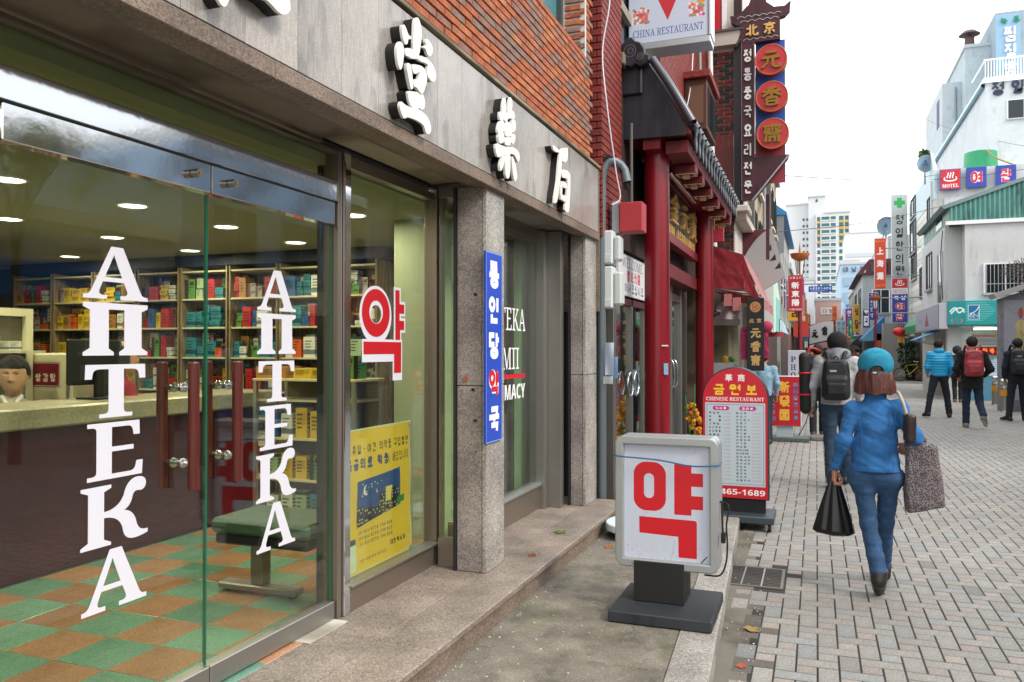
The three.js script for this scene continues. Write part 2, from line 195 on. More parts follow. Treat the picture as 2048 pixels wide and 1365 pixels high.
const CJ = {   // polylines on a 0..100 grid, y down
  堂: [[50, 2, 50, 24], [24, 8, 32, 22], [76, 6, 66, 22], [12, 26, 8, 46], [12, 30, 90, 28, 84, 44], [30, 40, 30, 60], [30, 41, 70, 41, 70, 59], [30, 58, 70, 58], [50, 60, 50, 96], [22, 76, 78, 75], [6, 97, 95, 96]],
  藥: [[10, 12, 90, 12], [32, 2, 32, 20], [68, 2, 68, 20], [50, 22, 44, 30], [38, 32, 38, 60], [38, 32, 62, 32, 62, 60], [38, 45, 62, 45], [38, 59, 62, 59], [22, 26, 10, 38, 26, 40], [26, 40, 8, 56, 28, 54], [76, 26, 72, 40, 90, 38], [88, 38, 72, 56, 94, 54], [4, 70, 96, 70], [50, 62, 50, 100], [46, 72, 28, 86, 6, 94], [54, 72, 72, 86, 95, 94]],
  局: [[20, 6, 84, 6, 82, 30], [22, 30, 82, 30], [21, 6, 20, 50, 4, 96], [26, 46, 88, 46, 84, 88, 70, 94], [38, 60, 38, 84], [38, 60, 64, 60, 63, 82], [38, 82, 64, 82]],
  元: [[26, 14, 76, 12], [6, 42, 94, 40], [38, 44, 34, 70, 8, 94], [60, 42, 60, 84, 70, 92, 94, 90, 94, 74]],
  香: [[74, 4, 30, 14], [6, 26, 94, 24], [50, 12, 50, 50], [48, 26, 6, 50], [52, 26, 94, 48], [28, 58, 28, 98], [28, 58, 74, 58, 74, 98], [28, 76, 74, 76], [28, 95, 74, 95]],
  齋: [[50, 0, 52, 10], [6, 14, 94, 13], [38, 22, 30, 44], [62, 22, 72, 44], [12, 26, 28, 26, 12, 46], [88, 24, 74, 30, 90, 46], [50, 20, 50, 46], [22, 50, 18, 96], [78, 50, 80, 98], [26, 56, 74, 56], [30, 70, 70, 70], [40, 70, 36, 96], [60, 70, 62, 96], [10, 50, 90, 48]],
  北: [[38, 6, 38, 96], [8, 36, 38, 36], [4, 84, 38, 72], [62, 6, 62, 82, 72, 92, 96, 90, 96, 74], [92, 26, 62, 44]],
  京: [[50, 2, 50, 14], [6, 18, 94, 18], [26, 30, 26, 54], [26, 30, 74, 30, 74, 54], [26, 54, 74, 54], [50, 54, 50, 94, 38, 90], [30, 66, 10, 86], [70, 66, 90, 86]],
  金: [[50, 2, 30, 22, 4, 38], [50, 4, 70, 22, 96, 38], [32, 38, 68, 38], [20, 56, 80, 56], [50, 38, 50, 94], [28, 66, 36, 84], [72, 66, 64, 84], [8, 95, 92, 95]],
  寶: [[50, 0, 50, 8], [10, 10, 8, 22], [10, 11, 92, 11, 88, 22], [16, 24, 42, 24], [18, 34, 40, 34], [14, 46, 44, 45], [29, 24, 29, 46], [58, 22, 52, 32, 86, 30], [54, 44, 88, 43], [70, 30, 70, 44], [28, 52, 28, 82], [28, 52, 74, 52, 74, 82], [28, 62, 74, 62], [28, 72, 74, 72], [28, 82, 74, 82], [40, 84, 12, 99], [60, 84, 90, 99]],
  新: [[28, 2, 30, 10], [8, 14, 50, 13], [18, 18, 22, 32], [40, 18, 34, 32], [4, 36, 54, 35], [8, 54, 50, 53], [29, 36, 29, 96], [26, 56, 6, 80], [32, 58, 50, 74], [88, 6, 62, 16], [62, 16, 62, 60, 50, 96], [62, 42, 96, 41], [82, 42, 82, 98]],
  發: [[10, 10, 38, 10, 6, 42], [14, 22, 26, 32], [84, 4, 62, 12], [56, 6, 94, 42], [94, 14, 72, 26], [12, 50, 40, 50, 40, 62, 16, 62, 14, 78, 42, 78, 36, 98], [58, 46, 54, 62], [58, 47, 82, 47, 84, 62, 94, 60], [54, 68, 84, 68, 50, 98], [58, 74, 94, 98]],
  園: [[10, 6, 10, 96], [10, 6, 90, 6, 90, 96], [10, 94, 90, 94], [28, 22, 72, 22], [50, 13, 50, 34], [22, 34, 78, 34], [36, 43, 64, 43, 64, 57, 36, 57, 36, 43], [48, 58, 24, 80], [50, 60, 50, 86], [56, 62, 78, 84]],
  上: [[48, 4, 48, 92], [48, 42, 84, 42], [4, 94, 96, 94]],
  海: [[14, 8, 26, 20], [6, 34, 20, 44], [6, 92, 26, 62], [46, 4, 34, 24], [42, 16, 94, 16], [44, 30, 38, 84, 88, 84], [44, 30, 86, 30, 82, 96, 70, 94], [30, 56, 98, 56], [60, 36, 66, 48], [58, 64, 64, 76]],
  灘: [[10, 10, 20, 20], [4, 34, 16, 42], [4, 92, 20, 62], [26, 14, 58, 14], [34, 4, 34, 22], [50, 4, 50, 22], [32, 28, 52, 28, 52, 42, 32, 42, 32, 28], [28, 54, 56, 54], [26, 68, 58, 68], [42, 42, 42, 72, 26, 96], [44, 72, 58, 94], [70, 4, 60, 34], [66, 24, 66, 98], [82, 4, 84, 18], [66, 24, 97, 24], [68, 46, 94, 46], [68, 68, 94, 68], [66, 92, 98, 92], [82, 24, 82, 92]],
  華: [[8, 12, 92, 12], [34, 2, 34, 22], [66, 2, 66, 22], [18, 30, 82, 30], [6, 46, 94, 46], [30, 30, 30, 60], [70, 30, 70, 60], [16, 62, 84, 62], [4, 78, 96, 78], [50, 24, 50, 100]],
  商: [[50, 0, 50, 10], [6, 14, 94, 14], [34, 18, 38, 30], [66, 18, 60, 30], [14, 34, 14, 98], [14, 34, 88, 34, 88, 94, 78, 96], [42, 40, 28, 56], [58, 40, 74, 54], [34, 62, 34, 86], [34, 62, 68, 62, 68, 86], [34, 86, 68, 86]],
  歡: [[6, 12, 56, 12], [20, 3, 20, 20], [42, 3, 42, 20], [8, 26, 26, 26, 26, 38, 8, 38, 8, 26], [36, 26, 54, 26, 54, 38, 36, 38, 36, 26], [14, 46, 14, 98], [8, 56, 56, 56], [16, 70, 52, 70], [16, 82, 52, 82], [10, 96, 58, 96], [34, 46, 34, 96], [72, 4, 62, 34], [70, 20, 96, 20, 90, 36], [78, 36, 74, 66, 56, 96], [78, 56, 98, 96]],
  迎: [[12, 8, 20, 18], [6, 34, 20, 34, 14, 66, 22, 70], [4, 88, 24, 82, 60, 94, 98, 92], [52, 6, 36, 16, 36, 60, 54, 50], [62, 16, 90, 16, 88, 58, 80, 58], [66, 16, 66, 80]],
  光: [[50, 2, 50, 40], [22, 10, 34, 32], [80, 8, 66, 32], [4, 42, 96, 42], [36, 44, 32, 72, 6, 96], [62, 44, 62, 84, 72, 92, 96, 90, 96, 74]],
  臨: [[8, 6, 8, 94], [8, 6, 44, 6], [16, 26, 40, 26, 40, 52, 16, 52], [8, 70, 44, 70], [8, 94, 46, 94], [28, 6, 28, 26], [28, 52, 28, 94], [62, 2, 50, 22], [56, 14, 96, 14], [62, 26, 84, 26, 84, 46, 62, 46, 62, 26], [52, 60, 70, 60, 70, 92, 52, 92, 52, 60], [76, 60, 96, 60, 96, 92, 76, 92, 76, 60]],
  東: [[8, 14, 92, 14], [20, 28, 20, 60], [20, 28, 80, 28, 80, 60], [20, 44, 80, 44], [20, 60, 80, 60], [50, 2, 50, 98], [46, 62, 8, 94], [54, 62, 94, 94]],
  陽: [[10, 6, 10, 98], [10, 6, 36, 6, 24, 34, 38, 54, 18, 62], [48, 6, 88, 6, 88, 38, 48, 38, 48, 6], [48, 22, 88, 22], [38, 50, 98, 50], [52, 52, 38, 78], [50, 62, 92, 62, 84, 96, 74, 92], [64, 64, 44, 94], [78, 64, 58, 96]],
  中: [[14, 24, 14, 64], [14, 24, 86, 24, 86, 64], [14, 62, 86, 62], [50, 2, 50, 98]],
  正: [[10, 12, 90, 12], [50, 12, 50, 92], [50, 50, 84, 50], [24, 42, 24, 92], [4, 93, 96, 93]],
};
const strokesOf = (ch) => CJ[ch] ? CJ[ch].map((q) => q.map((v) => v / 100)) : /[\uac00-\ud7a3]/.test(ch) ? syllable(ch) : null;
function ink(c, ch, x, y, w, h, lw) {
  const st = strokesOf(ch); c.lineWidth = lw; c.lineJoin = 'miter'; c.lineCap = CJ[ch] ? 'round' : 'butt'; if (!st) return false;
  const pad = lw / 2;
  for (const q of fit(st, x + pad, y + pad, w - 2 * pad, h - 2 * pad)) { c.beginPath(); if (q[0] === 'o') c.ellipse(q[1], q[2], Math.max(1, q[3]), Math.max(1, q[4]), 0, 0, 7); else { c.moveTo(q[0], q[1]); for (let i = 2; i < q.length; i += 2) c.lineTo(q[i], q[i + 1]); } c.stroke(); }
  return true;
}
// text in a row or a column; w x h is one character's cell
function write(c, text, x, y, w, h, o = {}) {
  const { color = '#000', lw = w * 0.14, gap = w * 0.12, down = false, edge, font = 'bold sans-serif' } = o;
  for (const pass of edge ? [1, 0] : [0]) {
    let px = x, py = y; c.strokeStyle = c.fillStyle = pass ? edge : color;
    for (const ch of text) {
      if (ch !== ' ' && !ink(c, ch, px, py, w, h, pass ? lw * 2 : lw)) { c.save(); c.translate(px + w / 2, py + h / 2); const [wt, fam] = font.split(' '); c.font = wt + ' ' + Math.round(h) + 'px ' + fam; const tw = c.measureText(ch).width; c.scale(Math.min(1.2, w / Math.max(1, tw)), 1.05); c.textAlign = 'center'; c.textBaseline = 'middle'; c.fillText(ch, 0, 0); c.restore(); }
      const f = ch === ' ' ? 0.5 : 1; if (down) py += (h + gap) * f; else px += (w + gap) * f;
    }
  }
}
function latin(c, text, x, y, size, width, color, font = 'bold', fam = 'serif') { c.save(); c.font = font + ' ' + size + 'px ' + fam; c.fillStyle = color; c.textBaseline = 'alphabetic'; const w = c.measureText(text).width; c.translate(x, y); c.scale(width / w, 1); c.fillText(text, 0, 0); c.restore(); }
// raised characters: every stroke a tapered brush ribbon of its own depth
function brush(ch, w, h, lw, depth, seed = 1) {
  const R = rng(seed), out = []; let k = 0;
  for (const q of fit(strokesOf(ch), lw * 0.4, lw * 0.4, w - lw * 0.8, h - lw * 0.8)) {
    let pts = [];
    if (q[0] === 'o') for (let i = 0; i <= 20; i++) pts.push([q[1] + Math.cos(i * Math.PI / 10) * q[3], q[2] + Math.sin(i * Math.PI / 10) * q[4]]);
    else for (let i = 0; i < q.length - 2; i += 2) { const n = 4; for (let j = 0; j < n; j++) pts.push([lerp(q[i], q[i + 2], j / n), lerp(q[i + 1], q[i + 3], j / n)]); if (i + 4 >= q.length) pts.push([q[i + 2], q[i + 3]]); }
    const A = [], B = [], N = pts.length, w0 = lw * (0.8 + 0.35 * R());
    pts.forEach((p, i) => {
      const a = pts[Math.max(0, i - 1)], b = pts[Math.min(N - 1, i + 1)], l = Math.hypot(b[0] - a[0], b[1] - a[1]) || 1, nx = -(b[1] - a[1]) / l, ny = (b[0] - a[0]) / l, t = i / (N - 1);
      const hw = w0 * 0.5 * (q[0] === 'o' ? 1 : (0.62 + 0.55 * Math.abs(t - 0.42)) * (i === 0 || i === N - 1 ? 0.7 : 1.05));
      A.push([p[0] + nx * hw, -(p[1] + ny * hw)]); B.unshift([p[0] - nx * hw, -(p[1] - ny * hw)]);
    });
    const g = poly([...A, ...B], depth + 0.0009 * (k++ % 7)); out.push(muv(g));
  }
  const g = merge(out); g.translate(-w / 2, h / 2, 0); return g;   // centred in x and y, front at +z
}
// place geometry made in the x-y plane (facing +z): onto a face that looks along +x (street side of the left-hand row), or that looks up the street
const faceX = (g, x, y, s) => { g.rotateY(Math.PI / 2); g.translate(x, y, -s); return g; };
const faceS = (g, x, y, s) => { g.translate(x, y, -s); return g; };
const faceXn = (g, x, y, s) => { g.rotateY(-Math.PI / 2); g.translate(x, y, -s); return g; };
// ---------------------------------------------------------------- ground, paving, kerb, forecourt
camera.updateMatrixWorld(); camera.updateProjectionMatrix();
const onScreen = (x, y, s) => { const v = Vs(x, y, s).applyMatrix4(camera.matrixWorldInverse); if (v.z > -0.3) return null; const d = -v.z; v.applyMatrix4(camera.projectionMatrix); return Math.abs(v.x) < 1.02 && Math.abs(v.y) < 1.02 ? d : null; };
const kerbX = (s) => -0.471 - 0.0496 * (s - 3.76);
T.street = tex(512, (u, v) => { const a = fb2(u, v, 6, 21, 5), b = fb2(u, v, 40, 24, 2); return [172 + (a - 0.5) * 60 + (b - 0.5) * 50, 168 + (a - 0.5) * 58 + (b - 0.5) * 50, 162 + (a - 0.5) * 56 + (b - 0.5) * 48]; }, 3);
{
  const g = new THREE.PlaneGeometry(700, 700).rotateX(-Math.PI / 2); g.translate(0, -0.03, -200); struct('ground', muv(g), mat(0xc4c0b8, 0.9, { map: T.street }));
  const pav = structGroup('pavement');
  const bed = new THREE.PlaneGeometry(13, 64).rotateX(-Math.PI / 2); bed.translate(4.2, -0.0042, -26); part('joint_bed', muv(bed), mat(0x3a3835, 0.95, { map: T.grime }), pav);
  const u = 0.105, j = 0.0046, hgt = 0.03, ch = 0.0022;
  const paver = (w, d) => { const X = w / 2 - j, Z = d / 2 - j, x = X - ch, z = Z - ch, P = [], q = (a, b, c, e) => P.push(...a, ...b, ...c, ...a, ...c, ...e); const t = (a, b) => [a, 0, b], o = (a, b) => [a, -ch, b], l = (a, b) => [a, -hgt, b];
    q(t(-x, z), t(x, z), t(x, -z), t(-x, -z)); q(o(-X, Z), o(X, Z), t(x, z), t(-x, z)); q(o(X, Z), o(X, -Z), t(x, -z), t(x, z)); q(o(X, -Z), o(-X, -Z), t(-x, -z), t(x, -z)); q(o(-X, -Z), o(-X, Z), t(-x, z), t(-x, -z));
    q(l(-X, Z), l(X, Z), o(X, Z), o(-X, Z)); q(l(X, Z), l(X, -Z), o(X, -Z), o(X, Z)); q(l(X, -Z), l(-X, -Z), o(-X, -Z), o(X, -Z)); q(l(-X, -Z), l(-X, Z), o(-X, Z), o(-X, -Z));
    const g = new THREE.BufferGeometry(); g.setAttribute('position', new THREE.BufferAttribute(new Float32Array(P), 3)); g.computeVertexNormals(); return muv(g); };
  const kinds = [[2, 1], [1, 2], [1, 1]].map(([a, b]) => ({ g: paver(a * u, b * u), list: [] }));
  const R = rng(77), all = [];
  for (let x = -20; x < 100; x++) for (let y = -470; y < 50; y++) {
    if ((((2 * x + y) % 5) + 5) % 5) continue;
    for (const [k, cx, cy] of [[0, x + 1, y + 0.5], [2, x + 0.5, y + 1.5], [1, x + 1.5, y + 2]]) {
      const X = cx * u, s = 3.2 - cy * u; if (s > 46 || s < -1.5 || X > 8.6) continue;
      if (s < 7.9 ? X < kerbX(s) + (k === 0 ? 0.115 : 0.06) + 0.012 : X < -1.75) continue;
      if (X > -0.66 && X < -0.2 && s > 5.76 && s < 6.36) continue;   // drain opening
      const patch = fb3(X * 0.9, s * 0.9, 3, 3), r = R();
      all.push({ k, X, s, dy: -R() * 0.0016, tilt: (R() - 0.5) * 0.006, pink: k === 2 && r < 0.8, tone: (0.88 + 0.17 * R()) * (0.78 + 0.4 * patch) * (R() < 0.03 ? 0.8 : 1), blue: R() < 0.24, dirt: s < 5.4 && X < kerbX(s) + 0.24 && R() < 0.6 });
    }
  }
  all.forEach((p) => { p.d = onScreen(p.X, 0, p.s); });
  const near = all.filter((p) => p.d).sort((a, b) => a.d - b.d).slice(0, 300), isNear = new Set(near);
  const colr = (p) => { const c = new THREE.Color(p.dirt ? 0x6a645c : p.pink ? 0xa69d94 : p.blue ? 0x9d9f9d : 0xa19f98); return c.multiplyScalar(p.tone); };
  const variants = {}; const m0 = () => mat(0xffffff, 0.82, { map: T.speckFine, bumpMap: T.bump, bumpScale: 0.0015 });
  for (const p of near) {
    const key = (p.dirt ? 'd' : p.pink ? 'p' : p.blue ? 'b' : 'g') + Math.round(p.tone * 12); const m = (variants[key] ??= m0()); m.color.copy(colr({ ...p, tone: Math.round(p.tone * 12) / 12 }));
    const b = shade(new THREE.Mesh(kinds[p.k].g, m)); b.name = 'paving_block'; b.position.set(p.X, p.dy, -p.s); b.rotation.set(p.tilt, 0, p.tilt * 0.7); pav.add(b);
  }
  for (const p of all) if (!isNear.has(p)) kinds[p.k].list.push(p);
  const mm = m0(), q = new THREE.Object3D();
  kinds.forEach(({ g, list }, i) => {
    const im = new THREE.InstancedMesh(g, mm, list.length); im.name = ['paving_field_long', 'paving_field_upright', 'paving_field_square'][i]; im.userData.kind = 'stuff'; im.receiveShadow = true;
    list.forEach((p, n) => { q.position.set(p.X, p.dy, -p.s); q.rotation.set(p.tilt, 0, p.tilt * 0.7); q.updateMatrix(); im.setMatrixAt(n, q.matrix); im.setColorAt(n, colr(p)); });
    pav.add(im);
  });

  { // mortar strip between the kerb and the first blocks
    const P = [], N = 40; for (let i = 0; i < N; i++) { const a = lerp(-1.2, 7.8, i / N), b = lerp(-1.2, 7.8, (i + 1) / N); for (const [x, s] of [[kerbX(a) - 0.02, a], [kerbX(a) + 0.16, a], [kerbX(b) + 0.16, b], [kerbX(a) - 0.02, a], [kerbX(b) + 0.16, b], [kerbX(b) - 0.02, b]]) P.push(x, -0.0026, -s); }
    const g = new THREE.BufferGeometry(); g.setAttribute('position', new THREE.BufferAttribute(new Float32Array(P), 3)); g.computeVertexNormals(); part('mortar_strip', muv(g), mat(0x77736b, 0.95, { map: T.grime, bumpMap: T.bump, bumpScale: 0.003 }), pav);
  }
  // drain grating in the paving
  const dr = thing('drain_grate', 'rectangular steel drain grate set in the paving beside the kerb', 'grate', [-0.43, 0, 6.06]);
  part('pit_shade_sheet', bx(-0.64, -0.22, -0.02, -0.0016, 5.8, 6.32), M.black, dr);  // dark depth of the drain painted as a flat black sheet under the bars
  const fr = col(0x77746c, 0.6, { metalness: 0.5 });
  part('frame', [bx(-0.64, -0.62, -0.02, 0.006, 5.8, 6.32), bx(-0.24, -0.22, -0.02, 0.006, 5.8, 6.32), bx(-0.62, -0.24, -0.02, 0.006, 5.8, 5.82), bx(-0.62, -0.24, -0.02, 0.006, 6.3, 6.32)], fr, dr);
  for (let i = 0; i < 12; i++) part('bar', bx(-0.62, -0.24, -0.0012, 0.004, 5.85 + i * 0.039, 5.856 + i * 0.039), fr, dr);
  for (const x of [-0.5, -0.365]) part('cross_bar', bx(x - 0.005, x + 0.005, -0.001, 0.0052, 5.82, 6.3), M.alu, dr);

  // kerb
  const kb = structGroup('kerb');
  const kcol = [0xb7b3ab, 0xbdb9b1, 0xb1ada5].map((c) => mat(c, 0.75, { map: T.speck, bumpMap: T.bump, bumpScale: 0.0012 }));
  for (let i = 0, s = -1.2; s < 7.8; i++, s += 0.98) {
    const e = Math.min(s + 0.972, 7.85), c = (s + e) / 2, g = cbox(0.205, 0.16, e - s, 0.012); g.rotateY(0.0496); g.translate(kerbX(c) - 0.1025, 0.04, -c); part('kerb_stone', g, kcol[i % 3], kb);
  }
  // forecourt: rough concrete with moss, stains and a crack that wanders along it
  const W = 1024, cm = canvasMat(512, W, (c, w, h) => {
    const im = c.createImageData(w, h), d = im.data;
    for (let y = 0; y < h; y++) for (let x = 0; x < w; x++) {
      const a = fb3(x / 60, y / 60, 1, 5), m = stepf(0.5, 0.68, fb3(x / 95 + 30, y / 95, 7, 4)), g = (h3(x, y, 9) - 0.5) * 44 + (h3(x >> 1, y >> 1, 11) > 0.985 ? 55 : 0), k = stepf(0.6, 0.74, fb3(x / 34, y / 34, 60, 3));
      const b = 112 + (a - 0.5) * 50 + g, o = (y * w + x) * 4;
      d[o] = b * (1 - 0.1 * m) - k * 12; d[o + 1] = b * 0.95 * (1 - 0.08 * m) - k * 11; d[o + 2] = b * 0.86 * (1 - 0.13 * m) - k * 10; d[o + 3] = 255;
    }
    c.putImageData(im, 0, 0);
    const R2 = rng(5); c.strokeStyle = '#33302a'; c.lineCap = 'round';
    for (const [x0, y0, n, dx, dy] of [[300, 470, 60, 0.5, 7], [330, 560, 26, 5, 5], [420, 250, 22, -6, 5], [150, 640, 20, 6, 3]]) { let x = x0, y = y0; c.lineWidth = 1.6; c.beginPath(); c.moveTo(x, y); for (let i = 0; i < n; i++) { x += dx + (R2() - 0.5) * 14; y += dy + (R2() - 0.5) * 8; c.lineTo(x, y); } c.stroke(); }
  }, 0.92, { bumpMap: T.bump, bumpScale: 0.003 });
  { // strip between the kerb and the step
    const P = [], UV = [], N = 60; const S0 = -1.2, S1 = 7.85;
    for (let i = 0; i < N; i++) { const a = lerp(S0, S1, i / N), b = lerp(S0, S1, (i + 1) / N); const A = [-1.75, a], B = [kerbX(a) - 0.2, a], C = [kerbX(b) - 0.2, b], D = [-1.75, b]; for (const v of [A, B, C, A, C, D]) { P.push(v[0], 0.118, -v[1]); UV.push((v[0] + 1.75) / 1.2, (v[1] - S0) / (S1 - S0) * 3.6); } }
    const g = new THREE.BufferGeometry(); g.setAttribute('position', new THREE.BufferAttribute(new Float32Array(P), 3)); g.setAttribute('uv', new THREE.BufferAttribute(new Float32Array(UV), 2)); g.computeVertexNormals();
    cm.map.wrapS = cm.map.wrapT = THREE.RepeatWrapping; struct('forecourt', g, cm);
    struct('forecourt_edge', bx(-1.75, -0.9, -0.02, 0.117, 7.84, 7.86), mat(0x7d776c, 0.9, { map: T.grime }));
  }
  // fallen leaves and grit
  const leafShape = () => { const R3 = rng(3), pts = []; for (let i = 0; i < 14; i++) { const a = i / 14 * 6.283, r = (0.5 + 0.5 * Math.abs(Math.cos(a * 2.5))) * 0.04 * (0.8 + 0.4 * R3()); pts.push([Math.cos(a) * r, Math.sin(a) * r]); } const g = poly(pts, 0.0012); g.rotateX(-Math.PI / 2); const p = g.attributes.position; for (let i = 0; i < p.count; i++) p.setY(i, p.getY(i) + 4 * (p.getX(i) ** 2 + p.getZ(i) ** 2)); g.computeVertexNormals(); return g; };
  const lg = leafShape(), Rl = rng(12);
  const spots = [[-1.78, 5.05, 0.272, 'curled brown leaf on the granite step beside the blue sign'], [-1.8, 5.75, 0.272, 'small green leaf lying on the granite step'], [-0.37, 4.32, 0.004, 'reddish dead leaf on the wet gutter blocks'], [-0.33, 4.0, 0.004, 'pale torn leaf in the gutter by the kerb'], [-0.36, 4.9, 0.004, 'little dead leaf by the drain'], [-1.42, 6.35, 0.12, 'dead leaf beside the meter cover'], [-1.5, 6.05, 0.12, 'crumpled brown leaf by the step end'], [-1.35, 5.95, 0.12, 'yellow leaf scrap on the forecourt concrete']];
  spots.forEach(([x, s, y, l], i) => { const m = shade(new THREE.Mesh(lg, col([0x7a3f22, 0x4c5a22, 0x9c4a35, 0xb98f7c, 0x8a7040, 0x6b3a20, 0x83562e, 0xa8923c][i], 0.8))); m.name = numbered('fallen_leaf'); m.position.set(x, y, -s); m.rotation.set(0.1, Rl() * 6, 0.1); m.scale.setScalar(0.8 + 0.6 * Rl()); scene.add(m); tag(m, l, 'leaf', 'fallen leaves'); });
  const pebble = new THREE.IcosahedronGeometry(0.006, 0), gr = new THREE.InstancedMesh(pebble, mat(0xb7b2a4, 0.9), 240); gr.name = 'grit'; gr.userData.kind = 'stuff'; tag(gr, 'loose grit scattered over the forecourt concrete and gutter', 'grit');
  for (let i = 0; i < 240; i++) { const s = 2.6 + 4.9 * Rl(), e = i % 3; q.position.set(e ? -1.63 + Math.pow(Rl(), 2.2) * 0.7 : kerbX(s) + 0.01 + Rl() * 0.25, e ? 0.121 : 0.003, -s); q.rotation.set(Rl() * 3, Rl() * 3, 0); q.scale.set(0.4 + Rl(), 0.3 + 0.5 * Rl(), 0.4 + Rl()); q.updateMatrix(); gr.setMatrixAt(i, q.matrix); }
  scene.add(gr);
}
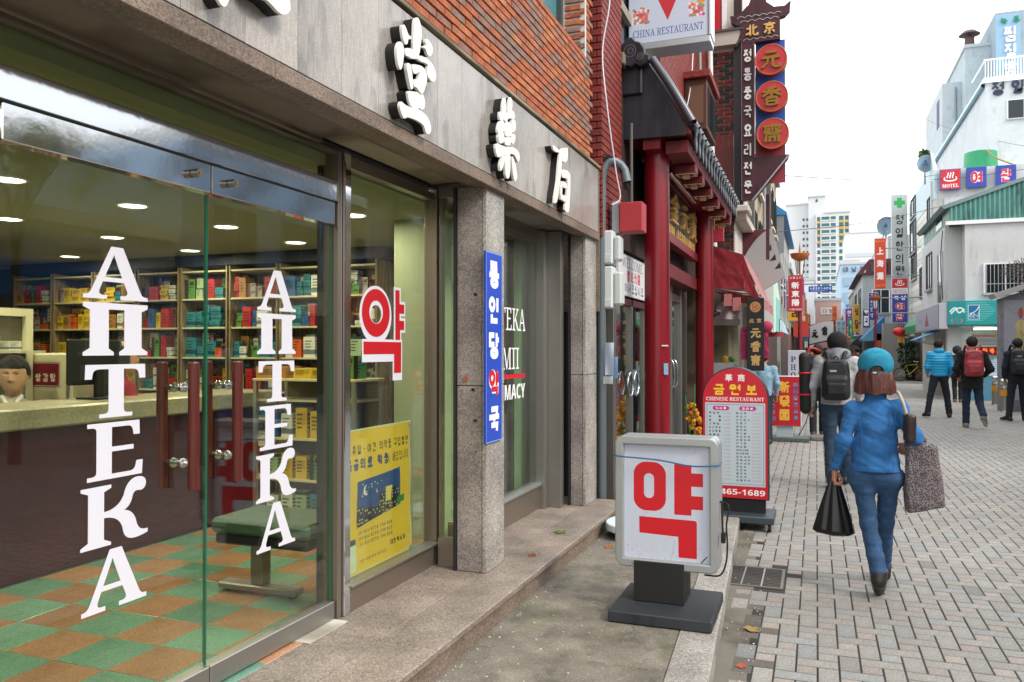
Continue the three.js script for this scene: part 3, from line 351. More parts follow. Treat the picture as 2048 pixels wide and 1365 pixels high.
// ---------------------------------------------------------------- the pharmacy building
const font = await new FontLoader().loadAsync('fonts/droid/droid_serif_bold.typeface.json');
const fontSans = await new FontLoader().loadAsync('fonts/droid/droid_sans_bold.typeface.json');
function glyphShape(ch, w, h, depth, f = font) { const g = new THREE.ExtrudeGeometry(f.generateShapes(ch, 1), { depth: 1, bevelEnabled: false, curveSegments: 6 }); g.computeBoundingBox(); const b = g.boundingBox; g.translate(-(b.min.x + b.max.x) / 2, -(b.min.y + b.max.y) / 2, 0); g.scale(w / (b.max.x - b.min.x), h / (b.max.y - b.min.y), depth); g.computeVertexNormals(); return muv(g); }
const P0 = 0.27, GX = -2.33;
const pharmacy = thing('pharmacy_building', 'corner-to-corner pharmacy shopfront, orange brick above a grey granite sign band', 'building', [-2.3, 0, 4.4]);
{
  const B = pharmacy, put = (n, g, m, l) => part(n, g, m, B, l);
  const piece = (n, g, m, x, y, s, parent = B) => { const o = shade(new THREE.Mesh(g, m)); o.name = n; o.position.set(x - parent.off.x, y - parent.off.y, -s - parent.off.z); parent.add(o); return o; };
  // step: slabs with a nosing over a recessed riser
  const cuts = [-1.39, -0.21, 0.97, 2.15, 3.33, 4.51, 5.69, 6.86, 7.2];
  for (let i = 0; i < cuts.length - 1; i++) {
    put('step_slab', bx(-1.944, -1.63, 0.232, P0, cuts[i] + 0.002, cuts[i + 1] - 0.002, 0.006), i % 2 ? M.granitePink : M.granitePink2);
    put('step_slab', bx(-2.3, -1.948, 0.232, P0 - 0.001, cuts[i] + 0.002 + 0.02, cuts[i + 1] + 0.016, 0.003), i % 2 ? M.granitePink2 : M.granitePink);
    put('riser', bx(-1.9, -1.665, 0.0, 0.23, cuts[i] + 0.0015, cuts[i + 1] - 0.0015, 0.003), M.graniteRiser);
  }
  put('footing', bx(-9, -1.91, -0.02, 0.229, -1.4, 7.2), M.graniteRiser);
  // pillars: dressed granite on a core, each face a slab, narrow joints
  const pillar = (s0, s1, x0, x1) => {
    for (const [y0, y1] of [[P0, 1.42], [1.424, 2.66]]) { put('pillar_slab', bx(x1 - 0.03, x1, y0 + 0.001, y1, s0, s1, 0.004), M.graniteA, 'pale granite facing of the pillar'); put('pillar_slab', bx(x0 + 0.02, x1 - 0.033, y0 + 0.001, y1, s0 + 0.002, s0 + 0.03, 0.003), M.granitePillar); }
    put('pillar_core', bx(x0 + 0.03, x1 - 0.034, P0, 2.68, s0 + 0.032, s1 - 0.01), M.graniteRiser);
    put('pillar_edge', bx(x0, x0 + 0.018, P0 + 0.001, 2.66, s0 - 0.012, s0 + 0.03), M.dark);
  };
  pillar(4.55, 4.85, -2.12, -1.9); pillar(6.82, 7.18, -2.06, -1.9);
  // sign band: upright granite panels over a brown granite lip
  const gm = [M.graniteA, M.graniteB, M.graniteC];
  const gran = [0xb4afa8, 0xaaa59e, 0xb8b2aa, 0xafaaa3].map((c, i) => mat(c, 0.24, { map: (() => { const t = T.fascia.clone(); t.offset.set(i * 0.37, i * 0.21); t.needsUpdate = true; return t; })(), roughnessMap: T.rough }));
  for (let i = 0, s = -1.08; s < 7.1; i++, s += 0.3055) put('granite_panel', bx(-1.9, -1.87 + (h3(i, 2, 1) - 0.5) * 0.0016, 2.725, 3.3, s + 0.0014, Math.min(s + 0.3041, 7.15), 0.0018), gran[Math.floor(h3(i, 4, 8) * 4)]);
  for (let i = 0, s = -1.1; s < 7.1; i++, s += 1.18) put('band_lip', bx(-1.985, -1.862, 2.648, 2.718, s + 0.002, Math.min(s + 1.178, 7.16), 0.004), M.graniteBrown);
  put('band_seal', bx(-1.98, -1.874, 2.7175, 2.726, -1.08, 7.14), M.dark);
  put('band_back', bx(-2.34, -1.9005, 2.726, 3.3, -1.1, 7.14), M.graniteRiser);
  put('ledge', bx(-2.1, -1.852, 3.312, 3.338, -1.1, 7.17, 0.004), mat(0x9b9179, 0.7, { map: T.grime }));
  put('ledge_bed', bx(-2.1, -1.925, 3.3, 3.313, -1.1, 7.15), M.graniteRiser);
  put('band_end', bx(-2.4, -1.872, 2.0, 3.3, 7.185, 7.2), M.graniteRiser);
  // raised characters
  const signM = mat(0xdcd9d2, 0.45), sideM = M.black;
  const traced = {   // outlines of the brush strokes, (along the street, up) in metres from the character's middle
    堂: [[-.007, .275, .025, .29, .052, .268, .063, .222, .052, .167, .036, .116, .015, .096, -.012, .092, -.025, .12, -.022, .21, -.017, .254], [-.14, .19, -.115, .202, -.094, .188, -.074, .171, -.05, .17, -.048, .161, -.077, .148, -.084, .126, -.104, .115, -.124, .128, -.139, .161], [-.159, .108, -.134, .105, -.121, .086, -.124, .046, -.139, -.007, -.154, -.022, -.17, -.013, -.186, .025, -.19, .062, -.178, .09], [.107, .217, .141, .219, .175, .201, .175, .169, .153, .146, .119, .145, .102, .164, .074, .162, .08, .172, .107, .187, .096, .198], [-.114, .088, -.033, .112, -.017, .093, .047, .112, .136, .12, .187, .106, .216, .068, .193, .03, .147, .026, .113, .046, .119, .078, .124, .093, .047, .085, .004, .083, -.043, .067, -.084, .065, -.109, .063], [-.094, .027, -.063, .033, -.048, .003, -.037, -.038, -.035, -.072, -.053, -.082, -.073, -.054, -.089, -.02, -.099, .006], [-.048, .033, .004, .053, .074, .061, .108, .033, .108, .003, .091, -.028, .075, -.058, .048, -.074, .005, -.059, -.027, -.059, -.032, -.031, .015, -.014, .031, .029, .004, .01, -.032, .003], [-.078, -.102, -.037, -.087, .031, -.074, .075, -.066, .097, -.097, .091, -.135, .053, -.148, .032, -.146, .026, -.16, -.027, -.168, -.063, -.149, -.076, -.123], [-.148, -.169, -.109, -.172, -.037, -.168, .037, -.157, .114, -.164, .153, -.189, .165, -.223, .148, -.245, .114, -.253, .086, -.222, .037, -.215, -.027, -.217, -.083, -.225, -.118, -.24, -.148, -.217, -.16, -.191]],
    藥: [[-.072, .233, -.043, .242, -.034, .164, -.057, .126, -.101, .146], [.041, .274, .077, .25, .053, .178, .002, .142, -.007, .182], [-.144, .128, -.043, .146, .093, .2, .124, .164, .002, .126, -.028, .091, -.072, .1, -.144, .081], [-.158, .056, -.086, .091, -.072, .037, -.144, -.013, -.18, -.002], [.062, .136, .124, .142, .124, .087, .062, .06], [-.066, .075, .041, .105, .055, .038, -.066, .008], [-.172, -.02, -.086, .012, -.078, -.034, -.158, -.065], [.066, .045, .133, .052, .108, -.005, .055, -.009], [-.057, -.008, .045, .017, .041, -.027, -.057, -.045], [-.213, -.088, -.043, -.063, .139, -.031, .209, -.059, .187, -.109, .108, -.077, -.043, -.111, -.185, -.154], [-.037, -.083, .023, -.069, .023, -.232, -.013, -.255, -.049, -.235], [-.086, -.126, -.057, -.13, -.101, -.209, -.135, -.232, -.143, -.192], [.062, -.098, .124, -.134, .155, -.216, .108, -.247, .071, -.189]],
    局: [[-.043, .181, .09, .232, .158, .241, .144, .145, -.021, .115, -.043, .149], [-.232, .175, -.107, .179, -.043, .168, -.128, .148, -.211, .148], [-.043, .175, .001, .165, -.021, .03, -.065, -.096, -.129, -.223, -.199, -.242, -.128, -.069, -.094, .066], [-.021, .03, .204, .057, .218, -.028, .203, -.152, .171, -.252, .066, -.249, .112, -.142, .135, -.004, 0, -.011], [-.04, -.055, -.008, -.055, -.012, -.185, -.04, -.19], [-.01, -.05, .11, -.045, .11, -.075, -.01, -.08], [-.01, -.155, .1, -.15, .1, -.18, -.01, -.185]],
    仁: [[-.16, .225, -.11, .275, -.08, .125, -.07, -.155, -.1, -.205, -.14, -.175], [-.1, .28, -.05, .26, -.16, .1, -.24, .03], [.02, .12, .2, .15, .24, .09, .04, .06], [0, -.035, .1, -.03, .22, -.005, .25, -.075, .2, -.112, .12, -.095, .02, -.1]],
  };
  const strokesSolid = (ch, depth, grow = 0) => merge(traced[ch].map((q, n) => { const pts = []; for (let i = 0; i < q.length; i += 2) pts.push(new THREE.Vector3(q[i], q[i + 1], 0)); const c = new THREE.CatmullRomCurve3(pts, true, 'centripetal').getPoints(pts.length * 3); c.pop(); return muv(poly(c.map((v) => [v.x, v.y]), depth + 0.0009 * (n % 7))); }));
  const letters = [['堂', 3.44, 0.44, 0.57, 0.084], ['藥', 4.68, 0.46, 0.55, 0.052], ['局', 5.82, 0.46, 0.53, 0.074], ['仁', 2.2, 0.44, 0.56, 0.08]];
  letters.forEach(([ch, s, w, h, lw], i) => {
    const o = put('raised_character', faceX(strokesSolid(ch, 0.012), -1.82, 2.975, s), signM, 'white raised sign character with black sides');
    part('character_side', faceX(strokesSolid(ch, 0.046).scale(0.99, 0.99, 1), -1.8705, 2.975, s), sideM, o);
  });
  // upper brick wall with deeply raked bed joints
  put('wall', bx(-2.5, -1.957, 3.33, 4.249, -1.1, 7.15), mat(0x33221c, 0.95)); put('wall', bx(-2.5, -1.957, 4.25, 8.6, -1.1, 4.9), mat(0x33221c, 0.95)); put('wall', bx(-2.5, -1.957, 4.25, 8.6, 6.9, 7.15), mat(0x33221c, 0.95)); put('wall', bx(-2.5, -1.957, 6.3, 8.6, 4.9, 6.9), mat(0x33221c, 0.95));
  const bc = [0xcc744a, 0xd88557, 0xc4704e, 0xc97d5b, 0xab7d6b, 0xa28375, 0xd79064, 0xba6e53].map((c) => mat(c, 0.9, { map: T.brickb, bumpMap: T.bump, bumpScale: 0.004 }));
  const cw = 0.19, chh = 0.052, bg = [0, 1, 2].map((k) => cbox(0.045, 0.0425, cw - 0.006 - k * 0.004, 0.003)), Rb = rng(9), list = [];
  for (let r = 0; r * chh < 2.4; r++) for (let k = -5; k < 42; k++) {
    const s = k * cw + (r % 2 ? cw / 2 : 0) + (Rb() - 0.5) * 0.006, y = 3.365 + r * chh; if (s < -0.9 || s > 7.06) continue;
    if (y > 4.26 && s > 4.85 && s < 6.92) continue;
    const gn = fb3(s * 1.3, y * 2.1, 4, 3); list.push({ s, y, v: gn > 0.57 && Rb() < 0.5 ? 4 + Math.floor(Rb() * 2) : Math.floor(Rb() * Rb() * 8) % 8, k: Math.floor(Rb() * 3), x: -1.94 + (Rb() - 0.5) * 0.006 });
  }
  list.forEach((b) => (b.d = onScreen(b.x, b.y, b.s))); const seen = list.filter((b) => b.d).sort((a, b) => a.d - b.d), take = new Set(seen.slice(0, 300));
  for (const b of take) piece('brick', bg[b.k], bc[b.v], b.x, b.y, b.s);
  bc.forEach((m, v) => { const rest = list.filter((b) => !take.has(b) && b.v === v); if (!rest.length) return; const im = new THREE.InstancedMesh(bg[0], m, rest.length); im.name = 'brickwork'; im.userData.kind = 'stuff'; const q = new THREE.Matrix4(); rest.forEach((b, i) => im.setMatrixAt(i, q.makeTranslation(b.x - B.off.x, b.y - B.off.y, -b.s - B.off.z))); im.castShadow = im.receiveShadow = true; B.add(im); });
  // soldier course closing the row under the upstairs window, reveal with white joints
  put('window_sill', bx(-2.2, -1.915, 4.225, 4.262, 4.86, 6.9, 0.004), bc[0]);
  const up = put('upstairs_window', bx(-2.135, -2.125, 4.26, 6.3, 4.9, 6.72), M.glassBlue, 'teal glazed upstairs window');
  part('frame', [bx(-2.15, -2.08, 4.262, 6.3, 6.68, 6.74), bx(-2.15, -2.08, 4.262, 4.31, 4.9, 6.68), bx(-2.15, -2.09, 4.31, 6.3, 5.78, 5.84), bx(-2.15, -2.08, 4.262, 6.3, 4.9, 4.95)], col(0x3c4846, 0.5), up);
  put('reveal', bx(-2.13, -1.915, 4.26, 6.3, 6.86, 6.9), mat(0xc3c2bf, 0.85)); for (let i = 0; i < 24; i++) put('reveal_brick', bx(-2.1, -1.955, 4.285 + i * 0.066, 4.33 + i * 0.066, 6.842, 6.862, 0.003), bc[[0, 4, 7, 5, 1, 2, 0, 5][i % 8]]);
  // soffit behind the band
  const so = [0x86796c, 0x8b7f72, 0x7a6e64].map((c) => mat(c, 0.55, { map: T.grime, metalness: 0.3 }));
  put('soffit_panel', bx(-2.26, -1.99, 2.672, 2.685, -1.1, 3.28), so[0]); put('soffit_panel', bx(-2.26, -2.02, 2.69, 2.7, 3.3, 4.52), mat(0xa79d84, 0.7, { map: T.grime })); put('soffit_panel', bx(-2.26, -1.99, 2.69, 2.7, 4.9, 6.8), mat(0x8d8983, 0.7, { map: T.grime }));
  put('soffit_rail', bx(-2.02, -1.992, 2.655, 2.695, -1.1, 4.53), so[2]); put('shutter_slot', bx(-2.3, -2.262, 2.67, 2.68, -1.1, 4.53), M.dark); put('soffit_rail', bx(-2.262, -2.235, 2.655, 2.686, -1.1, 3.29), so[1]); put('head_rail', bx(-2.36, -2.3, 2.655, 2.7, -1.1, 4.55), so[1]); put('soffit_roof', bx(-2.34, -1.99, 2.702, 2.715, -1.1, 6.82), M.dark);
  put('head_rail', bx(-2.31, -2.25, 2.6, 2.69, 4.85, 6.82), M.bronze);

  // doors: two frameless leaves between steel rails under a mirror-polished header
  const hdr = put('door_header', bx(-2.38, -2.296, 2.408, 2.513, 0.8, 3.55, 0.003), M.steelMirror, 'mirror-polished steel header over the doors');
  part('header_black_strip', [bx(-2.31, -2.298, 2.4, 2.409, 0.8, 3.55)], M.black, hdr);  // plain black strip running the whole length under the header
  const leaf = (s0, s1, hs, lk, first) => {
    const d = put('door', bx(-2.335, -2.325, 0.34, 2.3, s0 + 0.004, s1 - 0.004), M.glass, 'glass door leaf with tall white Cyrillic lettering');
    part('glass_edge', [bx(-2.336, -2.324, 0.36, 2.28, s1 - 0.0045, s1 - 0.0005), bx(-2.336, -2.324, 0.36, 2.28, s0 + 0.0005, s0 + 0.0045)], M.glassGreen, d);
    part('top_rail', bx(-2.36, -2.302, 2.286, 2.402, s0 + 0.003, s1 - 0.003, 0.003), M.steelMirror, d);
    part('bottom_rail', bx(-2.36, -2.3, 0.278, 0.365, s0 + 0.003, s1 - 0.003, 0.003), M.steelBrush, d);
    part('lock', [cyl(0.017, 0.017, 0.035, 0, 0, 0, 16).rotateZ(-Math.PI / 2).translate(-2.3, 2.345, -lk), cyl(0.008, 0.008, 0.004, 0, 0, 0, 10).rotateZ(-Math.PI / 2).translate(-2.266, 2.345, -lk)], M.bronze, d);
    for (const x of [-2.262, -2.42]) part('handle', [cyl(0.0215, 0.0215, 0.49, x, 1.105, hs, 14), cyl(0.0215, 0.019, 0.006, x, 1.595, hs, 14)], M.woodRed, d);
    part('handle_mount', [1.205, 1.5].flatMap((y) => { const g = new THREE.LatheGeometry([[0.0, -0.075], [0.011, -0.075], [0.011, -0.04], [0.019, -0.03], [0.019, -0.02], [0.011, -0.008], [0.011, 0.008], [0.019, 0.02], [0.019, 0.03], [0.011, 0.04], [0.011, 0.065], [0, 0.065]].map(([a, b]) => new THREE.Vector2(a, b)), 14); g.rotateZ(Math.PI / 2); g.translate(-2.337, y, -hs); return [g]; }), M.steel, d);
    // lettering: А П Т Е К А down the leaf
    const c = (s0 + s1) / 2 + (first ? 0.0 : 0.005), L = (g, y) => faceX(g, -2.3245, y, c), lw = 0.28;
    const ser = (pts) => muv(poly(pts, 0.0012));
    const pi = merge([ser([[-0.14, 0.098], [0.14, 0.098], [0.14, 0.082], [0.112, 0.07], [0.112, -0.07], [0.14, -0.086], [0.14, -0.098], [0.012, -0.098], [0.012, -0.086], [0.034, -0.072], [0.034, 0.074], [-0.034, 0.074], [-0.034, -0.072], [-0.012, -0.086], [-0.012, -0.098], [-0.14, -0.098], [-0.14, -0.086], [-0.112, -0.07], [-0.112, 0.07], [-0.14, 0.082]])]);
    const ks = new THREE.Shape(); ks.moveTo(-0.145, 0.11); ks.lineTo(-0.02, 0.11); ks.lineTo(-0.02, 0.098); ks.lineTo(-0.05, 0.086); ks.lineTo(-0.05, 0.012); ks.quadraticCurveTo(0.01, 0.012, 0.035, 0.06); ks.quadraticCurveTo(0.05, 0.122, 0.1, 0.122); ks.quadraticCurveTo(0.138, 0.12, 0.136, 0.09); ks.quadraticCurveTo(0.13, 0.064, 0.104, 0.068); ks.quadraticCurveTo(0.08, 0.074, 0.074, 0.05); ks.quadraticCurveTo(0.066, 0.014, 0.036, 0.004); ks.quadraticCurveTo(0.08, -0.004, 0.092, -0.05); ks.quadraticCurveTo(0.1, -0.092, 0.145, -0.088); ks.lineTo(0.145, -0.102); ks.quadraticCurveTo(0.05, -0.13, 0.034, -0.08); ks.quadraticCurveTo(0.026, -0.012, -0.05, -0.01); ks.lineTo(-0.05, -0.09); ks.lineTo(-0.02, -0.104); ks.lineTo(-0.02, -0.115); ks.lineTo(-0.145, -0.115); ks.lineTo(-0.145, -0.104); ks.lineTo(-0.115, -0.09); ks.lineTo(-0.115, 0.086); ks.lineTo(-0.145, 0.098);
    const kg = muv(new THREE.ExtrudeGeometry(ks, { depth: 0.0012, bevelEnabled: false, curveSegments: 8 }));
    const col6 = [[glyphShape('A', lw, 0.186, 0.0012), 1.919], [pi.scale(1, 0.94, 1), 1.72], [glyphShape('T', 0.262, 0.186, 0.0012), 1.503], [glyphShape('E', 0.24, 0.198, 0.0012), 1.293], [kg.scale(1, 0.94, 1), 1.07], [glyphShape('A', lw, 0.208, 0.0012), 0.842]];
    for (const [g, y] of col6) part('letter', L(g, y), M.vinyl, d);
  };
  leaf(1.705, 2.605, 2.466, 2.5, true); leaf(2.605, 3.505, 2.717, 2.71, false); 
  put('side_light', bx(-2.335, -2.325, 0.34, 2.4, 0.6, 1.7), M.glass);
  put('transom_glass', bx(-2.335, -2.325, 2.513, 2.66, 0.6, 3.55), M.glass);
  put('door_post', bx(-2.39, -2.29, P0, 2.68, 3.512, 3.548, 0.002), M.bronze); put('door_post', bx(-2.385, -2.275, P0, 2.68, 3.552, 3.61, 0.004), M.steelMirror); put('door_post', bx(-2.41, -2.38, P0, 2.68, 3.5, 3.58), M.dark);
  put('threshold', bx(-2.34, -2.22, 0.2705, 0.2745, 3.17, 3.5), mat(0xd5d5cf, 0.6, { map: T.grime }));

  // display window, its return pane and the second window
  const win = put('window', bx(-2.335, -2.325, 0.41, 2.62, 3.61, 4.6), M.glass, 'display window with a large red and white character');
  part('base_rail', bx(-2.36, -2.29, P0, 0.4, 3.612, 4.63), M.bronze, win); part('head_rail', bx(-2.36, -2.3, 2.61, 2.655, 3.612, 4.63), M.bronze, win);
  part('sill', bx(-2.36, -2.262, 0.402, 0.416, 3.612, 4.636, 0.002), M.steelBrush, win);
  part('mullion', [bx(-2.375, -2.285, P0, 2.68, 4.64, 4.69, 0.002), bx(-2.28, -2.255, P0, 2.68, 4.66, 4.7, 0.002)], M.bronze, win);
  const ret = put('return_window', bx(-2.25, -2.125, 0.46, 2.62, 4.61, 4.62), M.glass);
  part('base_rail', bx(-2.25, -2.125, P0, 0.455, 4.59, 4.64), M.bronze, ret); part('head_rail', bx(-2.25, -2.125, 2.62, 2.68, 4.59, 4.64), M.bronze, ret);
  const w2 = put('window', bx(-2.285, -2.275, 0.5, 2.6, 4.86, 6.55), M.glass, 'window with white and red lettering in front of dark curtain');
  part('base_rail', bx(-2.31, -2.25, P0, 0.47, 4.86, 6.56), M.bronze, w2); part('head_rail', bx(-2.31, -2.26, 2.56, 2.6, 4.86, 6.56), M.bronze, w2); part('sill', bx(-2.31, -2.225, 0.472, 0.498, 4.86, 6.56, 0.002), M.alu, w2);
  for (const [a, b, x] of [[6.56, 6.66, -2.2], [6.665, 6.74, -2.08]]) put('shutter_guide', bx(-2.33, x, P0, 2.68, a, b, 0.003), M.steelBrush);
  put('shutter_guide', bx(-2.3, -2.12, P0, 2.68, 6.76, 6.8), M.dark);
  // writing on the second window
  const W2 = canvasMat(512, 880, (c, w, h) => { c.clearRect(0, 0, w, h); latin(c, 'AПTEKA', 10, 250, 250, 500, '#f2f3f3', 'normal'); latin(c, 'ХИМП', 40, 560, 240, 390, '#f2f3f3', 'normal'); c.fillStyle = '#c21a2c'; c.fillRect(0, 600, 505, 36); latin(c, 'PHARMACY', 0, 800, 165, 505, '#f2f3f3', 'bold', 'sans-serif'); }, 0.5, { clear: true });
  W2.alphaMap = null; part('lettering', printX(5.35, 6.29, 1.17, 2.05, -2.273), W2, w2);
  // red character on the display window: white ground film, red strokes on it
  const sh = (pts) => polyX(pts, 0, 0.001); const ring = (s, y, rs, ry, hs, hy, x, d) => { const o = new THREE.Shape(); o.absellipse(s, y, rs, ry, 0, Math.PI * 2); const hl = new THREE.Path(); hl.absellipse(s, y + 0.004, hs, hy, 0, Math.PI * 2); o.holes.push(hl); const g = new THREE.ExtrudeGeometry(o, { depth: d, bevelEnabled: false, curveSegments: 20 }); g.applyMatrix4(new THREE.Matrix4().set(0, 0, 1, x, 0, 1, 0, 0, -1, 0, 0, 0, 0, 0, 0, 1)); return muv(g); };
  const stemP = (e, f) => [[4.165 - e, 2.0 + e], [4.215 + e, 2.0 + e], [4.215 + e, 1.918 + e], [4.272 + e, 1.918 + e], [4.272 + e, 1.863 - e], [4.215 + e, 1.863 - e], [4.215 + e, 1.82 + e], [4.272 + e, 1.82 + e], [4.272 + e, 1.765 - e], [4.222 + e, 1.765 - e], [4.222 + e, 1.705 - e - f], [4.165 - e, 1.705 - e - f]];
  const gg = (e, f) => [[3.81 - e, 1.692 + e], [4.235 + e, 1.692 + e], [4.235 + e, 1.51 - e - f], [4.15 - e, 1.51 - e - f], [4.15 - e, 1.622 - e - f], [3.81 - e, 1.622 - e - f]];
  const wf = [ring(3.945, 1.843, 0.175, 0.165, 0.058, 0.052, -2.3238, 0.0008), polyX(stemP(0.016, 0.02), -2.3236, 0.0008), polyX(gg(0.014, 0.03), -2.3234, 0.0008)];
  part('sticker', wf, M.vinyl, win, 'white backing of the window character'); part('sticker', [ring(3.945, 1.855, 0.152, 0.135, 0.075, 0.066, -2.322, 0.0008), polyX(stemP(0, 0), -2.3219, 0.0008), polyX(gg(0, 0), -2.3218, 0.0008)], M.red, win, 'red strokes of the window character');
  // grubby marks and screws on the pillar
  put('screw', [bx(-1.985, -1.965, 1.98, 1.998, 4.546, 4.553), bx(-2.0, -1.982, 1.39, 1.408, 4.546, 4.553), bx(-1.985, -1.967, 1.2, 1.216, 4.546, 4.553)], M.dark); put('paper_tag', bx(-2.055, -2.03, 1.45, 1.482, 4.545, 4.551), col(0xa8502c, 0.7));
}
// blue sign plate on the pillar
{
  const t = thing('pillar_sign', 'tall narrow blue sign with white Korean lettering fixed to the granite pillar', 'sign', [-1.88, 1.07, 4.63]);
  part('board', bx(-1.899, -1.884, 1.07, 2.255, 4.5, 4.77, 0.003), mat(0x1b3f9e, 0.4), t);
  const m = canvasMat(256, 1124, (c, w, h) => { c.fillStyle = '#1c46b4'; c.fillRect(0, 0, w, h); c.strokeStyle = '#8fa9dd'; c.lineWidth = 5; c.strokeRect(3, 3, w - 6, h - 6); ['동', '인', '당'].forEach((ch, i) => write(c, ch, 30, 40 + i * 210, 196, 180, { color: '#eef1f6', lw: 34 })); write(c, '약', 34, 685, 188, 190, { color: '#c4182c', lw: 32, edge: '#f4f4f4' }); write(c, '국', 30, 905, 196, 180, { color: '#eef1f6', lw: 34 }); }, 0.4);
  part('print', printX(4.503, 4.767, 1.073, 2.252, -1.8825), m, t);
}
// yellow poster inside the display window
{
  const t = thing('window_poster', 'yellow vinyl poster with a night skyline picture tied inside the display window', 'poster', [-2.345, 0.41, 4.03]);
  const m = canvasMat(640, 640, (c, w, h) => {
    c.fillStyle = '#e0b83c'; c.fillRect(0, 0, w, h); const R = rng(4);
    write(c, '휴일·야간 의약품 구입불편?', 110, 70, 36, 46, { color: '#4a4630', lw: 5, gap: 4 }); write(c, '공공의료 확충', 60, 130, 50, 56, { color: '#24407e', lw: 9, gap: 5 }); write(c, '이 해답입니다.', 390, 136, 33, 48, { color: '#4a4630', lw: 4, gap: 3 });
    c.save(); c.beginPath(); c.moveTo(150, 235); c.lineTo(520, 215); c.lineTo(530, 395); c.lineTo(150, 440); c.clip(); c.fillStyle = '#1f4a8c'; c.fillRect(140, 200, 400, 260);
    c.fillStyle = '#f0ead0'; c.beginPath(); c.arc(225, 280, 24, 0, 7); c.fill(); c.fillStyle = '#1f4a8c'; c.beginPath(); c.arc(238, 276, 23, 0, 7); c.fill(); c.fillStyle = '#f0ead0'; for (let i = 0; i < 14; i++) { c.beginPath(); c.arc(180 + R() * 180, 235 + R() * 70, 2 + R() * 3, 0, 7); c.fill(); }
    c.fillStyle = '#e2cf6a'; c.fillRect(385, 290, 60, 120); c.fillStyle = '#1a1d33'; for (const [x, y, ww] of [[150, 350, 60], [215, 362, 66], [285, 370, 50], [335, 310, 55], [392, 360, 45], [440, 305, 70]]) { c.fillRect(x, y, ww, 160); c.fillStyle = '#d9d29a'; for (let a = 0; a < ww - 12; a += 14) for (let b = 0; b < 110; b += 15) if (R() < 0.6) c.fillRect(x + 6 + a, y + 8 + b, 7, 8); c.fillStyle = '#1a1d33'; } c.restore();
    c.fillStyle = '#2f7d4a'; c.beginPath(); c.moveTo(490, 372); c.lineTo(505, 355); c.lineTo(570, 352); c.lineTo(570, 385); c.lineTo(505, 388); c.fill();
    for (let i = 0; i < 3; i++) { write(c, '•전국 어디나 야간진료 구축이 필요합니다'.slice(0, 20), 150, 455 + i * 26, 15, 18, { color: '#57502c', lw: 2.4, gap: 2 }); }
    c.fillStyle = '#cfd3c0'; c.fillRect(38, 480, 95, 140); c.fillStyle = '#3e4f6c'; c.fillRect(38, 480, 95, 24); write(c, '대한약사회', 430, 545, 26, 28, { color: '#4a4630', lw: 5, gap: 3 }); write(c, '건강한 사회를 위하여 함께 합니다', 160, 580, 13, 15, { color: '#6b6234', lw: 2, gap: 2 });
    c.strokeStyle = '#c9cbb6'; c.lineWidth = 10; c.strokeRect(3, 3, w - 6, h - 6);
  }, 0.5);
  const g = new THREE.PlaneGeometry(0.8, 0.8, 24, 24), p = g.attributes.position; for (let i = 0; i < p.count; i++) { const x = p.getX(i), y = p.getY(i); p.setZ(i, 0.006 * Math.sin(x * 9 + y * 4) * (1 - Math.pow(Math.abs(y) / 0.4, 6)) + 0.004 * Math.sin(y * 14)); } g.computeVertexNormals();
  part('sheet', faceX(g, -2.36, 0.81, 4.03), m, t); 
  part('grommet', [[3.65, 1.19], [4.41, 1.19], [3.65, 0.43], [4.41, 0.43]].map(([s, y]) => { const k = new THREE.TorusGeometry(0.009, 0.003, 6, 12); k.rotateY(Math.PI / 2); k.translate(-2.352, y, -s); return k; }), M.steel, t);
}
